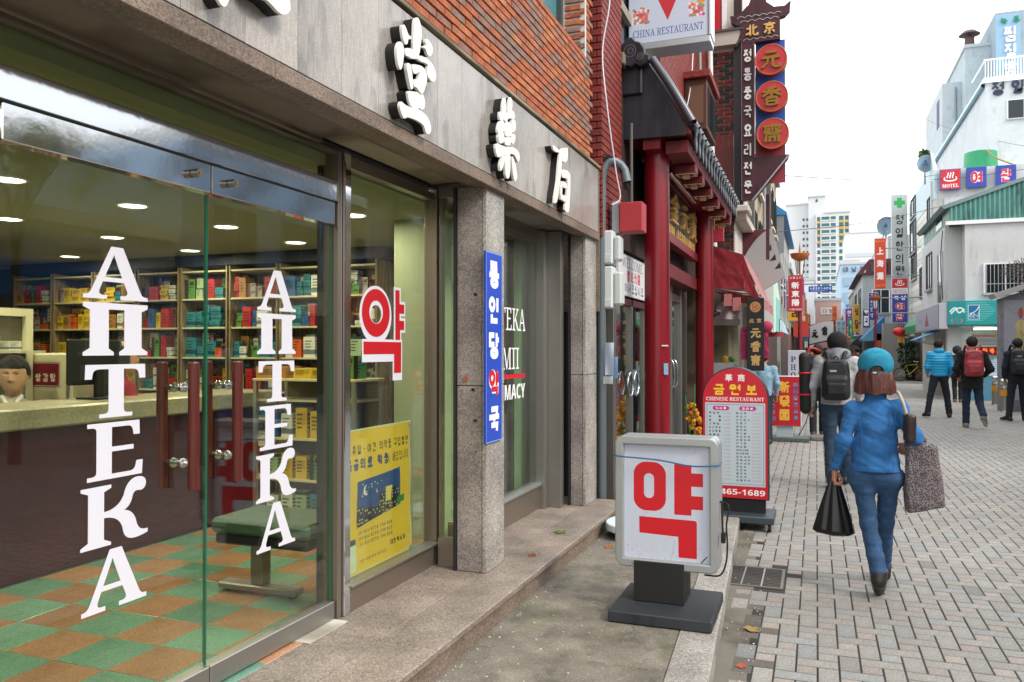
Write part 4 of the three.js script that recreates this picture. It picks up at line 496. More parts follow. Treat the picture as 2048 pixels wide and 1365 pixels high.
// ---------------------------------------------------------------- inside the pharmacy
{
  const CE = 2.6, wallM = mat(0xcfc9ae, 0.8, { map: T.speckFine }), ceilM = mat(0x96977a, 0.85);
  struct('shop_ceiling', bx(-9.3, -2.37, CE, CE + 0.1, -1.3, 6.8), ceilM);
  struct('shop_wall_back', bx(-9.4, -9.3, 0.2, CE, -1.3, 6.8), wallM); struct('shop_wall_end', bx(-9.3, -2.32, 0.2, CE, 6.74, 6.84), mat(0x3a4058, 0.7)); struct('shop_wall_near', bx(-9.3, -2.35, 0.2, CE, -1.4, -1.3), wallM);
  struct('shop_wall_front', bx(-2.4, -2.3, 0.2, CE, -1.3, 0.6), wallM);
  // chequered floor tiles
  const fl = structGroup('shop_floor'); const tm = { g: [0x7fb098, 0x76a68f, 0x88b8a0].map((c) => mat(c, 0.22, { map: T.speckFine, roughnessMap: T.rough })), o: [0xc4916c, 0xcb9872, 0xb98864].map((c) => mat(c, 0.22, { map: T.speckFine, roughnessMap: T.rough })) };
  part('tile_bed', bx(-9.3, -2.301, 0.2, 0.262, -1.3, 6.74), mat(0x39362f, 0.9), fl);
  const tg = cbox(0.3005, 0.014, 0.3005, 0.0015); let n = 0;
  for (let i = 0; i < 7; i++) for (let j = -8; j < 20; j++) { const x = -2.4075 - i * 0.3045, s = 2.4525 + j * 0.3045, k = (i + j) & 1; if (s < -1.1 || s > 6.6) continue; const m = shade(new THREE.Mesh(tg, (k ? tm.g : tm.o)[Math.floor(h3(i, j + 50, 2) * 3)])); m.name = 'floor_tile'; m.position.set(x, s > 3.5 && i === 0 ? 0.2612 : 0.2635, -s); fl.add(m); }
  // service counter
  const cn = thing('service_counter', 'long pharmacy counter with cream top and maroon front', 'counter', [-4.7, P0, 3]);
  part('front_panel', bx(-4.5, -4.44, P0, 1.17, -1.2, 5.6), M.maroon, cn); part('plinth', bx(-4.9, -4.52, P0, 1.165, -1.2, 5.58), M.maroon, cn);
  part('counter_top', bx(-4.98, -4.36, 1.172, 1.3, -1.22, 5.75, 0.012), mat(0xc4bda0, 0.3, { map: T.speckFine }), cn); part('end_panel', bx(-4.9, -4.5, P0, 1.17, 5.6, 5.64), M.maroon, cn);
  // ceiling downlights
  const lampM = new THREE.MeshStandardMaterial({ color: 0xffffff, emissive: 0xfff6dc, emissiveIntensity: 6, roughness: 0.5 });
  const dl = [[-4.2, 3.15], [-4.2, 4.02], [-4.25, 4.97], [-4.3, 5.92], [-5.47, 4.11], [-5.55, 5.1], [-5.6, 6.05], [-7.1, 6.0], [-3.05, 4.86], [-3.05, 5.9], [-7.0, 4.1], [-5.45, 3.1], [-7, 5.05], [-5.45, 2.1], [-4.2, 2.2], [-3.1, 3.9], [-3.1, 1.2]];
  dl.forEach(([x, s]) => {
    const t = thing('ceiling_downlight', 'round recessed downlight glowing in the pharmacy ceiling', 'light', [x, CE - 0.012, s], 'pharmacy ceiling downlights');
    const r = new THREE.TorusGeometry(0.092, 0.01, 8, 24); r.rotateX(Math.PI / 2); r.translate(x, CE - 0.002, -s); part('trim_ring', r, M.white, t);
    const d = new THREE.CylinderGeometry(0.082, 0.082, 0.008, 24); d.translate(x, CE - 0.004, -s); part('lamp_disc', d, lampM, t);
    const l = new THREE.RectAreaLight(0xfff0d4, 88, 0.14, 0.14); l.name = 'downlight'; l.position.set(x, CE - 0.02, -s); l.rotation.x = -Math.PI / 2; scene.add(l);
  });
  // wall of shelving across the end of the shop
  const xs = [-8.45, -7.84, -7.24, -6.63, -6.06, -5.45, -4.85, -4.3, -3.75], lv = [0.42, 0.72, 0.98, 1.24, 1.57, 1.87, 2.16];
  for (let i = 0; i < 8; i++) {
    const a = xs[i], b = xs[i + 1], t = thing('shelf_unit', 'open shelf bay packed with medicine cartons behind the counter', 'shelf', [(a + b) / 2, P0, 6.55], 'pharmacy shelf bays');
    part('back_panel', bx(a + 0.02, b - 0.02, P0, 2.46, 6.7, 6.72), M.shelf, t);
    for (const x of [a + 0.012, b - 0.03]) part('side_panel', bx(x, x + 0.018, P0, 2.48, 6.4, 6.7, 0.002), M.shelf, t);
    for (const y of [...lv, 2.44]) part('shelf_board', bx(a + 0.031, b - 0.031, y - 0.018, y, 6.405, 6.7, 0.002), M.shelfEdge, t);
  }
  const bulk = struct('shelf_bulkhead', bx(-8.5, -3.7, 2.49, 2.598, 6.42, 6.73), M.navy);
  // cartons: print on shared faces, colour by kind
  const pk = [0, 1, 2, 3, 4, 5].map((k) => { const c = document.createElement('canvas'); c.width = c.height = 64; const x = c.getContext('2d'), R = rng(20 + k); x.fillStyle = '#fff'; x.fillRect(0, 0, 64, 64); x.fillStyle = ['#7d8c99', '#ded6b0', '#444c5c', '#c9d6c2', '#b4483c', '#e8e4d8'][k]; if (k === 0) x.fillRect(0, 40, 64, 14); if (k === 1) x.fillRect(6, 10, 52, 26); if (k === 2) x.fillRect(0, 0, 64, 8); if (k === 4) { x.fillRect(0, 0, 22, 64); x.fillRect(30, 8, 28, 12); } if (k === 5) { x.beginPath(); x.moveTo(0, 64); x.lineTo(64, 20); x.lineTo(64, 64); x.fill(); } if (k === 3) { x.beginPath(); x.arc(32, 30, 16, 0, 7); x.fill(); } x.fillStyle = '#55595e'; for (let i = 0; i < 4; i++) x.fillRect(8, 12 + i * 9 + k, 18 + R() * 28, 3); const t = new THREE.CanvasTexture(c); t.colorSpace = THREE.SRGBColorSpace; t.magFilter = THREE.LinearFilter; return t; });
  const kinds = [['white', 0xd8d8cf], ['yellow', 0xcfae2c], ['orange', 0xcc5a22], ['kraft brown', 0xa9763c], ['green', 0x4f8a3e], ['red', 0xb0202a], ['teal', 0x2f7f8c], ['dark purple', 0x3d2440], ['pale green', 0x9fb98e], ['blue', 0x2d5a9a], ['silver grey', 0x9a9c98]];
  const pm = kinds.map(([, c], i) => mat(c, 0.45, { map: pk[i % 6] }));
  const layout = { 0: [[6, 'or ye'], [5, ''], [4, '']], };
  const R = rng(31); let made = 0;
  const geo = {}; const bxg = (w, h, d) => (geo[[w, h, d]] ??= new THREE.BoxGeometry(w, h, d));
  const carton = (k, w, h, d, x, y, s, where) => { const shp = h > 0.14 ? 'tall ' : h < 0.065 ? 'flat ' : w > 0.11 ? 'wide ' : 'small '; const m = shade(new THREE.Mesh(bxg(w, h, d), pm[k])); m.name = numbered('medicine_carton'); m.position.set(x, y + h / 2 + 0.0005, -s); m.rotation.y = (R() - 0.5) * 0.08; scene.add(m); tag(m, shp + kinds[k][0] + ' carton on ' + where, 'carton', shp + kinds[k][0] + ' cartons, ' + where); made++; };
  const pal = [[2, 2, 5, 0, 3], [1, 1, 3, 0, 1], [3, 3, 1, 3, 0], [0, 0, 10, 5, 4], [3, 6, 6, 2, 8], [0, 4, 5, 7, 6], [9, 0, 6, 5, 4], [4, 4, 3, 8, 0]];
  for (let u = 0; u < 8; u++) for (let l = 2; l < 7; l++) {
    if (u < 3 && l < 4) continue; const a = xs[u] + 0.045, b = xs[u + 1] - 0.045, y0 = lv[l], H = (lv[l + 1] ?? 2.44) - y0 - 0.03; let x = a;
    while (x < b - 0.06) {
      const k = R() < 0.6 ? pal[u][Math.floor(R() * 5)] : Math.floor(R() * 11), w = [0.06, 0.08, 0.1, 0.13][Math.floor(R() * 4)], h = [0.05, 0.07, 0.11, 0.16, 0.2][Math.floor(R() * 5)], d = [0.08, 0.12][Math.floor(R() * 2)];
      if (x + w > b || made > 265) break; const nst = h < 0.12 ? Math.floor(1 + R() * Math.min(3, H / h)) : 1;
      for (let i = 0; i < nst && (i + 1) * h < H; i++) carton(k, w - 0.003, h - 0.002, d, x + w / 2, y0 + i * h, 6.425 + d / 2 + R() * 0.03, 'the ' + ['', '', 'waist-high', 'counter-height', 'second-from-top', 'third', 'top'][l].replace('second-from-top', 'lower middle').replace('third', 'upper middle') + ' shelf, ' + ['eighth', 'seventh', 'sixth', 'fifth', 'fourth', 'third', 'second', 'first'][u] + ' bay from the window'); x += w + R() * 0.02;
    }
  }
  { // rows of cartons packed behind the front ones, too many to pick apart
    const R2 = rng(77), g = new THREE.BoxGeometry(1, 1, 1), per = pm.map(() => []), o = new THREE.Object3D();
    for (let u = 0; u < 8; u++) for (let l = 0; l < 7; l++) { const a = xs[u] + 0.04, b = xs[u + 1] - 0.04, y0 = lv[l], H = (lv[l + 1] ?? 2.44) - y0 - 0.03; let x = a; while (x < b - 0.05) { const w = 0.045 + R2() * 0.09, h = H * (0.45 + 0.5 * R2()), n = R2() < 0.55 ? 1 + Math.floor(R2() * 4) : 1, k = R2() < 0.5 ? [0, 10, 8, 3][Math.floor(R2() * 4)] : Math.floor(R2() * 11); if (x + w > b) break; for (let i = 0; i < n; i++) { o.position.set(x + w / 2, y0 + h / n * (i + 0.5) + 0.001, -(6.585 + R2() * 0.012)); o.scale.set(w - 0.003, h / n - 0.003, 0.1); o.rotation.y = 0; o.updateMatrix(); per[k].push(o.matrix.clone()); } x += w + 0.004; } }
    per.forEach((ms, k) => { if (!ms.length) return; const im = new THREE.InstancedMesh(g, pm[k], ms.length); im.name = numbered('packed_cartons'); im.userData.kind = 'stuff'; tag(im, kinds[k][0] + ' packs crowded at the back of the pharmacy shelves', 'cartons'); ms.forEach((m, i) => im.setMatrixAt(i, m)); scene.add(im); });
  }
  // things on and behind the counter
  const mo = thing('computer_monitor', 'black monitor on its stand seen from behind the counter', 'monitor', [-4.72, 1.3, 4.25]);
  part('screen_back', bx(-4.8, -4.76, 1.4, 1.72, 4.02, 4.46, 0.012), M.black, mo); part('stand', [bx(-4.74, -4.71, 1.3, 1.5, 4.2, 4.28), bx(-4.82, -4.62, 1.3, 1.315, 4.12, 4.36, 0.004)], M.black, mo);
  const ov = thing('sample_cabinet', 'cream countertop cabinet with a red label plate', 'cabinet', [-5.5, 1.0, 4.75]);
  part('body', bx(-5.8, -5.3, 1.2, 1.62, 4.5, 5.0, 0.015), mat(0xd6cfae, 0.4), ov); part('stand', bx(-5.85, -5.25, P0, 1.2, 4.45, 5.05, 0.006), M.shelf, ov);
  part('label_plate', printS(-5.72, -5.42, 1.36, 1.55, 4.498), canvasMat(256, 160, (c, w, h) => { c.fillStyle = '#7d1528'; c.fillRect(0, 0, w, h); c.strokeStyle = '#d8cfae'; c.lineWidth = 5; c.strokeRect(6, 6, w - 12, h - 12); write(c, '쌍감탕', 28, 70, 60, 60, { color: '#e8e2cc', lw: 9 }); }), ov); part('door_handle', bx(-5.34, -5.32, 1.26, 1.5, 4.485, 4.5), M.alu, ov);
  const pt = thing('dispensary_partition', 'white framed dispensary partition behind the counter', 'partition', [-5.6, P0, 3.9]);
  part('board', bx(-5.75, -5.7, P0, 1.95, 3.2, 4.42), mat(0x5d5844, 0.7), pt); part('frame', [bx(-5.7, -5.66, 1.9, 1.96, 3.2, 4.46), bx(-5.7, -5.66, P0, 1.9, 4.4, 4.46)], mat(0xd8d2b4, 0.5), pt); part('shelf_board', bx(-5.7, -5.45, 1.62, 1.64, 3.2, 4.4), mat(0xd8d2b4, 0.5), pt);
  [[3.62, 2, 0.12], [3.78, 1, 0.08], [4.0, 0, 0.16], [4.2, 0, 0.1], [3.4, 8, 0.1]].forEach(([s, k, w]) => carton(k, 0.12, w * 0.7, w, -5.57, 1.64, s, 'the dispensary partition'));
  const clk = thing('wall_panel', 'pale sheet with a round dial hanging by the doors', 'panel', [-3.9, 1.9, 2.75]);
  part('sheet', bx(-3.915, -3.9, 1.72, 2.32, 2.35, 2.86, 0.003), mat(0xb9bfae, 0.6), clk); part('dial', (() => { const g = new THREE.CylinderGeometry(0.12, 0.12, 0.02, 28); g.rotateZ(Math.PI / 2); g.translate(-3.89, 2.12, -2.68); return g; })(), M.white, clk); part('hanger', bar(Vs(-3.907, 2.3, 2.6), Vs(-3.907, 2.6, 2.6), 0.004), M.black, clk);
  // leafy plant on the counter end
  const pl = thing('potted_plant', 'leafy green houseplant on the pharmacy counter', 'plant', [-4.55, 1.3, 3.05]);
  part('pot', new THREE.LatheGeometry([[0, 0], [0.07, 0], [0.09, 0.13], [0.095, 0.14], [0.08, 0.14], [0.075, 0.12], [0, 0.12]].map(([a, b]) => new THREE.Vector2(a, b)), 20).translate(-4.55, 1.3, -3.05), col(0x6d4a38, 0.6), pl);
  const lfM = phys(0x4f8a35, 0.5, { side: THREE.DoubleSide, transmission: 0.25, thickness: 0 }), Rp = rng(8);
  for (let i = 0; i < 22; i++) { const a = Rp() * 6.28, L = 0.14 + Rp() * 0.1, g = new THREE.PlaneGeometry(0.05, L, 2, 6), p = g.attributes.position; for (let k = 0; k < p.count; k++) { const t = p.getY(k) / L + 0.5; p.setX(k, p.getX(k) * Math.sin(Math.PI * clamp(t * 0.92 + 0.06)) * 1.5); p.setZ(k, -0.12 * t * t + Math.abs(p.getX(k)) * 0.3); p.setY(k, (t) * L); } g.rotateX(-0.5 - 0.5 * Rp()); g.rotateY(a); g.translate(-4.55, 1.42 + 0.14 * Rp(), -3.05); g.computeVertexNormals(); part('leaf', g, lfM, pl); part('stem', bar(Vs(-4.55, 1.41, 3.05), Vs(-4.55 + Math.sin(a) * 0.01, 1.5, 3.05 - Math.cos(a) * 0.01), 0.003, 5), lfM, pl); }
  // glazed product case to the end of the counter, boxes of snacks
  const cs = thing('display_case', 'glass display case of health drinks beside the window', 'display case', [-3.7, P0, 5.6]);
  part('frame', [[-4.15, 5.2], [-3.25, 5.2], [-4.15, 5.6], [-3.25, 5.6]].map(([x, s]) => bx(x - 0.015, x + 0.015, P0, 1.4, s - 0.015, s + 0.015)), M.alu, cs); for (const y of [0.3, 0.62, 0.94, 1.24]) part('shelf_board', bx(-4.135, -3.265, y, y + 0.015, 5.215, 5.585), M.shelfEdge, cs); part('back_panel', bx(-4.13, -3.27, P0, 1.4, 5.586, 5.6), mat(0x767058, 0.7), cs); part('top', bx(-4.17, -3.23, 1.4, 1.42, 5.18, 5.62, 0.003), M.shelfEdge, cs);
  for (const y of [0.315, 0.635, 0.955]) for (let x = -4.08; x < -3.36; x += 0.135) { if (made > 300) break; carton([0, 9, 4, 0, 1, 6, 8][Math.floor(R() * 7)], 0.1, 0.14 + 0.1 * R(), 0.1, x + 0.05, y, 5.3, 'the glass display case'); }
  [[-4.05, 3, 0.28, 0.09], [-3.75, 1, 0.16, 0.08], [-3.5, 0, 0.2, 0.13], [-3.34, 4, 0.1, 0.18]].forEach(([x, k, w, h]) => carton(k, w, h, 0.2, x, 1.42, 5.35, 'top of the display case'));
  // green padded bench on a steel pedestal
  const be = thing('padded_bench', 'green padded bench on a steel pedestal by the glass door', 'bench', [-2.87, P0, 3.72]);
  part('cushion', bx(-3.1, -2.46, 0.65, 0.73, 3.5, 3.92, 0.02), mat(0x4a6a50, 0.45, { map: T.cloth }), be); part('seat_pan', bx(-3.08, -2.48, 0.59, 0.648, 3.52, 3.9, 0.01), M.black, be);
  part('column', bx(-2.98, -2.9, 0.33, 0.59, 3.69, 3.77, 0.004), M.steelBrush, be); part('foot', [bx(-3.2, -2.68, 0.285, 0.325, 3.68, 3.78, 0.008)], M.steelBrush, be); for (const x of [-3.16, -2.72]) part('glide', cyl(0.022, 0.022, 0.015, x, 0.2705, 3.73, 12), M.black, be);
  // structural column and drapes behind the windows
  struct('shop_column', bx(-2.91, -2.5, P0, CE, 5.2, 5.5), mat(0xa5ad92, 0.7));
  const drape = (s0, s1, m, label, n) => { const pts = []; for (let i = 0; i <= n * 8; i++) { const s = lerp(s0, s1, i / (n * 8)); pts.push([s, -2.44 + 0.022 * Math.cos(i / 8 * 6.283)]); } const P = []; for (let i = 0; i < pts.length - 1; i++) { const [a, x] = pts[i], [b, z] = pts[i + 1]; P.push(x, 0.45, -a, z, 0.45, -b, z, 2.58, -b, x, 0.45, -a, z, 2.58, -b, x, 2.58, -a); } const g = new THREE.BufferGeometry(); g.setAttribute('position', new THREE.BufferAttribute(new Float32Array(P), 3)); g.computeVertexNormals(); const t = one('curtain', muv(g), m, label, 'curtain'); return t; };
  drape(5.4, 6.4, mat(0x202123, 0.8, { side: THREE.DoubleSide }), 'black curtain hanging behind the lettered pharmacy window', 5); drape(6.41, 6.72, mat(0x7d9a7c, 0.8, { side: THREE.DoubleSide }), 'pale green curtain gathered at the window edge', 7);
}
// ---------------------------------------------------------------- left-hand row beyond the pharmacy
// running-bond brickwork on a plane of constant x (faces the street) or constant s (faces up the street)
function brickFace(parent, { axis, at, a0, a1, y0, y1, cw = 0.2, ch = 0.067, joint = 0.009, mats, parts = 0, seed = 1, holes = [], depth = 0.03 }) {
  const R = rng(seed), list = [], L = cw - joint, Hh = ch - joint, geo = {};
  const gg = (l) => (geo[l] ??= axis === 'X' ? cbox(depth, Hh, l, 0.0025) : cbox(l, Hh, depth, 0.0025));
  for (let r = 0; y0 + (r + 1) * ch <= y1 + 0.001; r++) for (let k = -1; k * cw < a1 - a0; k++) {
    let b0 = a0 + k * cw + (r % 2 ? cw / 2 : 0), b1 = b0 + L; b0 = Math.max(b0, a0); b1 = Math.min(b1, a1); if (b1 - b0 < 0.03) continue;
    const l = Math.round((b1 - b0) * 200) / 200, a = (b0 + b1) / 2, y = y0 + (r + 0.5) * ch; if (holes.some(([p, q, u, v]) => b1 > p && b0 < q && y > u && y < v)) continue;
    const x = axis === 'X' ? at : a, s = axis === 'X' ? a : at; list.push({ l, x, y, s, v: Math.floor(R() * mats.length), d: onScreen(x, y, s) });
  }
  const near = list.filter((b) => b.d).sort((p, q) => p.d - q.d).slice(0, parts), set = new Set(near);
  for (const b of near) { const o = shade(new THREE.Mesh(gg(b.l), mats[b.v])); o.name = 'brick'; o.position.set(b.x - parent.off.x, b.y - parent.off.y, -b.s - parent.off.z); parent.add(o); }
  const q = new THREE.Matrix4(), by = {}; for (const b of list) if (!set.has(b)) (by[b.v + '|' + b.l] ??= []).push(b);
  for (const [k, bs] of Object.entries(by)) { const [v, l] = k.split('|').map(Number), im = new THREE.InstancedMesh(gg(l), mats[v], bs.length); im.name = 'brickwork'; im.userData.kind = 'stuff'; bs.forEach((b, i) => im.setMatrixAt(i, q.makeTranslation(b.x - parent.off.x, b.y - parent.off.y, -b.s - parent.off.z))); im.castShadow = im.receiveShadow = true; parent.add(im); }
}
const redBrick = [0x9c362b, 0xa63c30, 0x933128, 0x983a30].map((c) => mat(c, 0.6, { map: T.brickb }));
const mixBrick = [0x8a3328, 0x93392c, 0x2c2a2a, 0x7d2e26, 0x35302f].map((c) => mat(c, 0.65, { map: T.brickb }));
{
  const B = thing('restaurant_building', 'dark red brick restaurant building next to the pharmacy', 'building', [-2, 0, 10]), put = (n, g, m, l) => part(n, g, m, B, l);
  const mort = mat(0x2a1512, 0.95);
  put('wall', bx(-6, -1.885, 2.7, 11, 7.25, 8.04), mort); put('wall', bx(-6, -1.885, 2.7, 11, 10.2, 14.88), mort); put('wall', bx(-6, -1.885, 2.7, 4.6, 8.04, 10.2), mort); put('wall', bx(-6, -2.12, 4.6, 11, 8.04, 10.2), mat(0x6a6238, 0.8));
  brickFace(B, { axis: 'S', at: 7.235, a0: -2.6, a1: -1.855, y0: 2.7, y1: 8, mats: redBrick, parts: 60, seed: 3 });
  brickFace(B, { axis: 'X', at: -1.87, a0: 7.225, a1: 8.04, y0: 2.7, y1: 9, mats: redBrick, parts: 90, seed: 4 });
  brickFace(B, { axis: 'X', at: -1.87, a0: 10.2, a1: 14.86, y0: 3.2, y1: 10.5, mats: redBrick, parts: 60, seed: 5 });
  const w = put('upstairs_window', bx(-2.03, -2.02, 4.7, 9, 8.3, 10.1), M.glassDark); part('frame', [8.26, 9.2, 10.12].map((s) => bx(-2.04, -1.95, 4.7, 9, s, s + 0.08, 0.004)), mat(0xc7c8c4, 0.5), w); part('head', [bx(-2.04, -1.96, 5.35, 5.45, 8.3, 10.1)], mat(0x8f8c80, 0.6), w); put('window_sill', bx(-2.12, -1.83, 4.58, 4.7, 8.04, 10.2, 0.01), mat(0x6d6a55, 0.7));
  const bay = put('bay_window', bx(-1.85, -1.52, 4.95, 5.72, 12.2, 13.3, 0.01), mat(0x4d2a1e, 0.6), 'brown boxed bay window'); part('pane', [bx(-1.518, -1.512, 5.03, 5.62, 12.28, 12.74), bx(-1.518, -1.512, 5.03, 5.62, 12.8, 13.22)], M.glassDark, bay); part('roof_cap', bx(-1.86, -1.46, 5.722, 5.83, 12.12, 13.38, 0.01), redBrick[0], bay); part('side_panel', bx(-1.8, -1.57, 5.05, 5.62, 12.192, 12.199), col(0x6a4a34, 0.6), bay);
  // pipes down the wall
  const white = mat(0xcfd0ce, 0.5);
  put('downpipe', tube([Vs(-1.7, 8.4, 13.9), Vs(-1.68, 7, 13.9), Vs(-1.66, 5, 14), Vs(-1.62, 3.3, 14)], 0.045, 30), white); put('downpipe', tube([Vs(-1.8, 8.4, 13.5), Vs(-1.79, 6, 13.5), Vs(-1.74, 4.4, 13.6), Vs(-1.74, 4, 13.6)], 0.03, 30), mat(0x7e8684, 0.5)); put('cable', tube([Vs(-1.82, 6.4, 12.9), Vs(-1.76, 5.6, 12.2), Vs(-1.8, 4.9, 11.7)], 0.008, 20, 5), white);
  // ground floor front
  const st = M.steelBrush, gl = mat(0x232b29, 0.08);
  put('plinth_wall', bx(-2.35, -1.99, 0, 2.7, 7.22, 7.45), mat(0x55514c, 0.6, { map: T.speck })); put('stone_strip', bx(-1.99, -1.95, 0, 3.4, 7.21, 7.3), M.blackStone);
  put('shop_wall', bx(-2.5, -2.3, 0, 2.7, 7.45, 14.88), mat(0x8c8074, 0.8, { map: T.grime }));
  const door = put('door', bx(-1.975, -1.965, 0.1, 2.25, 8.1, 9.62), M.glass, 'glass restaurant door with ring handles'); part('frame', [bx(-2, -1.93, 0.02, 2.7, 7.98, 8.1, 0.004), bx(-2, -1.93, 0.02, 2.28, 8.84, 8.9, 0.004), bx(-2, -1.93, 0.02, 2.7, 9.62, 9.72, 0.004), bx(-2, -1.93, 2.2, 2.28, 8.1, 9.62, 0.003), bx(-2, -1.93, 0.02, 0.16, 8.1, 9.62, 0.003)], st, door);
  for (const s of [8.72, 9.02]) { const r = new THREE.TorusGeometry(0.13, 0.016, 10, 28); r.rotateY(Math.PI / 2); r.translate(-1.92, 1.26, -s); part('ring_handle', r, M.steel, door); }
  put('shop_floor', bx(-2.3, -1.93, 0, 0.05, 7.45, 14.6), mat(0x4a4a46, 0.6)); put('interior_panel', bx(-2.29, -2.27, 0.1, 2.2, 8, 9.7), mat(0x4f5a50, 0.7, { map: T.grime }));
  const d2 = put('door', bx(-1.975, -1.965, 0.1, 2.35, 10.5, 12.2), gl, 'dark double door under the plaque'); part('frame', [10.4, 11.32, 12.2].map((s) => bx(-2, -1.91, 0.02, 2.9, s, s + 0.1, 0.004)), st, d2); part('rail', bx(-2, -1.92, 2.35, 2.45, 10.5, 12.2), st, d2);
  for (const s of [11.24, 11.5]) part('pull', tube([Vs(-1.96, 1.5, s), Vs(-1.88, 1.48, s), Vs(-1.88, 1.12, s), Vs(-1.96, 1.1, s)], 0.014, 16), M.steel, d2);
  put('lintel', bx(-2.3, -1.7, 2.55, 2.72, 9.8, 12.7), M.redDeep); put('fascia', bx(-1.99, -1.93, 2.72, 3.25, 7.5, 12.6), mat(0x3d1214, 0.6));
  put('panel', bx(-1.99, -1.92, 0.02, 2.55, 9.72, 10.4), mat(0x9b9a94, 0.35, { metalness: 0.6 })); put('wall_tile', bx(-1.99, -1.94, 0.02, 2.7, 12.3, 13), mat(0x39312c, 0.5));
  // welcome board over the door
  const wb = thing('welcome_board', 'white welcome board in three languages over the restaurant door', 'sign', [-1.93, 2.2, 9]);
  part('board', bx(-1.965, -1.925, 2.23, 2.68, 8.2, 9.7, 0.004), M.white, wb);
  part('print', printX(8.21, 9.69, 2.24, 2.67, -1.9235), canvasMat(768, 224, (c, w, h) => { c.fillStyle = '#cfd0d4'; c.fillRect(0, 0, w, h); latin(c, 'WELCOME', 60, 70, 76, 560, '#33373f', 'normal'); write(c, '歡迎光臨', 190, 78, 80, 70, { color: '#b02030', lw: 8, gap: 14 }); write(c, '어서오십시오', 130, 152, 76, 62, { color: '#2c2e34', lw: 8, gap: 12 }); }), wb); part('trim', bx(-1.965, -1.93, 2.13, 2.225, 8.2, 9.7), M.maroonSign, wb);

  // the gate with its tiled roof
  const G = thing('restaurant_gate', 'red-columned Chinese gate with dark tiled lean-to roof', 'gate', [-1.6, 0, 10.5]), gp = (n, g, m, l) => part(n, g, m, G, l);
  for (const s of [8.6, 12.5]) { const c = gp('column', cyl(0.138, 0.132, 3.92, -1.6, 0.06, s, 32), M.redPaint, 'red lacquered round column'); part('base', cyl(0.19, 0.17, 0.1, -1.6, 0, s, 28), col(0x4b4844, 0.7), c); if (s < 9) { part('tape', bx(-1.53, -1.463, 1.68, 1.695, 8.478, 8.49), M.white, c); part('sticker', bx(-1.51, -1.466, 1.38, 1.5, 8.486, 8.496), col(0x8fc3dc, 0.5), c); } }
  const roofM = mat(0x33333a, 0.38, { metalness: 0.35, map: T.streak }), tileM = mat(0x54565c, 0.3, { metalness: 0.45 });
  const gab = [[-2.04, 4.6], [-1.9, 4.66], [-1.62, 4.62], [-1.24, 3.92], [-1.25, 3.84], [-2.02, 3.85]];
  gp('gable_panel', polyS(gab, 8.27, 0.03, 0.004), roofM, 'dark sheet-metal gable end'); gp('gable_panel', polyS(gab, 13.14, 0.03), roofM);
  gp('gable_rib', bx(-1.9, -1.68, 4.3, 4.62, 8.2, 8.26, 0.015), roofM);
  { // roof deck
    const g = poly([[-1.95, 4.6], [-1.62, 4.58], [-1.2, 3.9], [-1.2, 3.86], [-2.0, 3.87]], 4.82); g.translate(0, 0, -13.1); gp('roof_deck', muv(g), M.redDeep);
    for (let i = 0; i < 18; i++) { const s = 8.45 + i * 0.265, t = gp('roof_tile', bar(Vs(-1.64, 4.64, s), Vs(-1.16, 3.93, s), 0.06, 10), tileM); const e = new THREE.CylinderGeometry(0.064, 0.064, 0.02, 14); e.rotateZ(Math.PI / 2); e.rotateZ(-0.3); e.translate(-1.155, 3.925, -s); part('end_disc', e, tileM, t); part('drip_plate', polyX([[s + 0.05, 3.92], [s + 0.21, 3.92], [s + 0.19, 3.8], [s + 0.13, 3.72], [s + 0.07, 3.8]], -1.19, 0.014, 0.003), tileM, t); }
    gp('eave_tube', bar(Vs(-1.17, 3.985, 8.3), Vs(-1.17, 3.985, 13.2), 0.036, 12), M.steel); gp('barge_tube', tube([Vs(-1.58, 4.66, 8.24), Vs(-1.38, 4.34, 8.22), Vs(-1.17, 3.96, 8.22)], 0.045, 16, 10), tileM); gp('ridge', bar(Vs(-1.74, 4.68, 8.2), Vs(-1.74, 4.68, 13.2), 0.09, 12), tileM);
    const o = gp('ridge_ornament', polyS([[-1.96, 4.6], [-1.99, 4.64], [-1.97, 4.68], [-1.93, 4.69], [-1.92, 4.75], [-1.88, 4.8], [-1.84, 4.82], [-1.81, 4.86], [-1.77, 4.86], [-1.74, 4.82], [-1.69, 4.8], [-1.65, 4.74], [-1.64, 4.68], [-1.6, 4.66], [-1.6, 4.62], [-1.64, 4.59], [-1.69, 4.57], [-1.74, 4.6], [-1.79, 4.575], [-1.85, 4.6], [-1.9, 4.57]], 8.2, 0.07, 0.012), roofM, 'cast ridge-end ornament with scrolls'); for (const [x, y, r] of [[-1.79, 4.73, 0.062], [-1.91, 4.65, 0.034], [-1.68, 4.66, 0.034]]) { const k = new THREE.TorusGeometry(r, 0.014, 8, 20); k.translate(x, y, -8.13); part('scroll', k, tileM, o); const k2 = new THREE.TorusGeometry(r * 0.45, 0.012, 8, 16); k2.translate(x + 0.006, y, -8.128); part('scroll', k2, tileM, o); }
  }
  gp('beam', bx(-1.69, -1.51, 3.74, 3.9, 8.3, 13), M.redPaint); gp('beam', bx(-1.47, -1.24, 3.702, 3.83, 8.4, 13), M.redDeep);
  for (const s of [8.95, 9.55, 10.35, 11.15, 12.0, 12.75]) { const b = gp('bracket', bx(-1.47, -1.24, 3.6, 3.7, s, s + 0.2, 0.006), M.redDeep); part('gilt_edge', [bx(-1.46, -1.25, 3.594, 3.6, s + 0.004, s + 0.03), bx(-1.46, -1.25, 3.594, 3.6, s + 0.17, s + 0.196), bx(-1.46, -1.435, 3.594, 3.6, s + 0.03, s + 0.17), bx(-1.275, -1.25, 3.594, 3.6, s + 0.03, s + 0.17), bx(-1.39, -1.32, 3.56, 3.6, s + 0.06, s + 0.14)], mat(0xc0a27c, 0.6), b); }
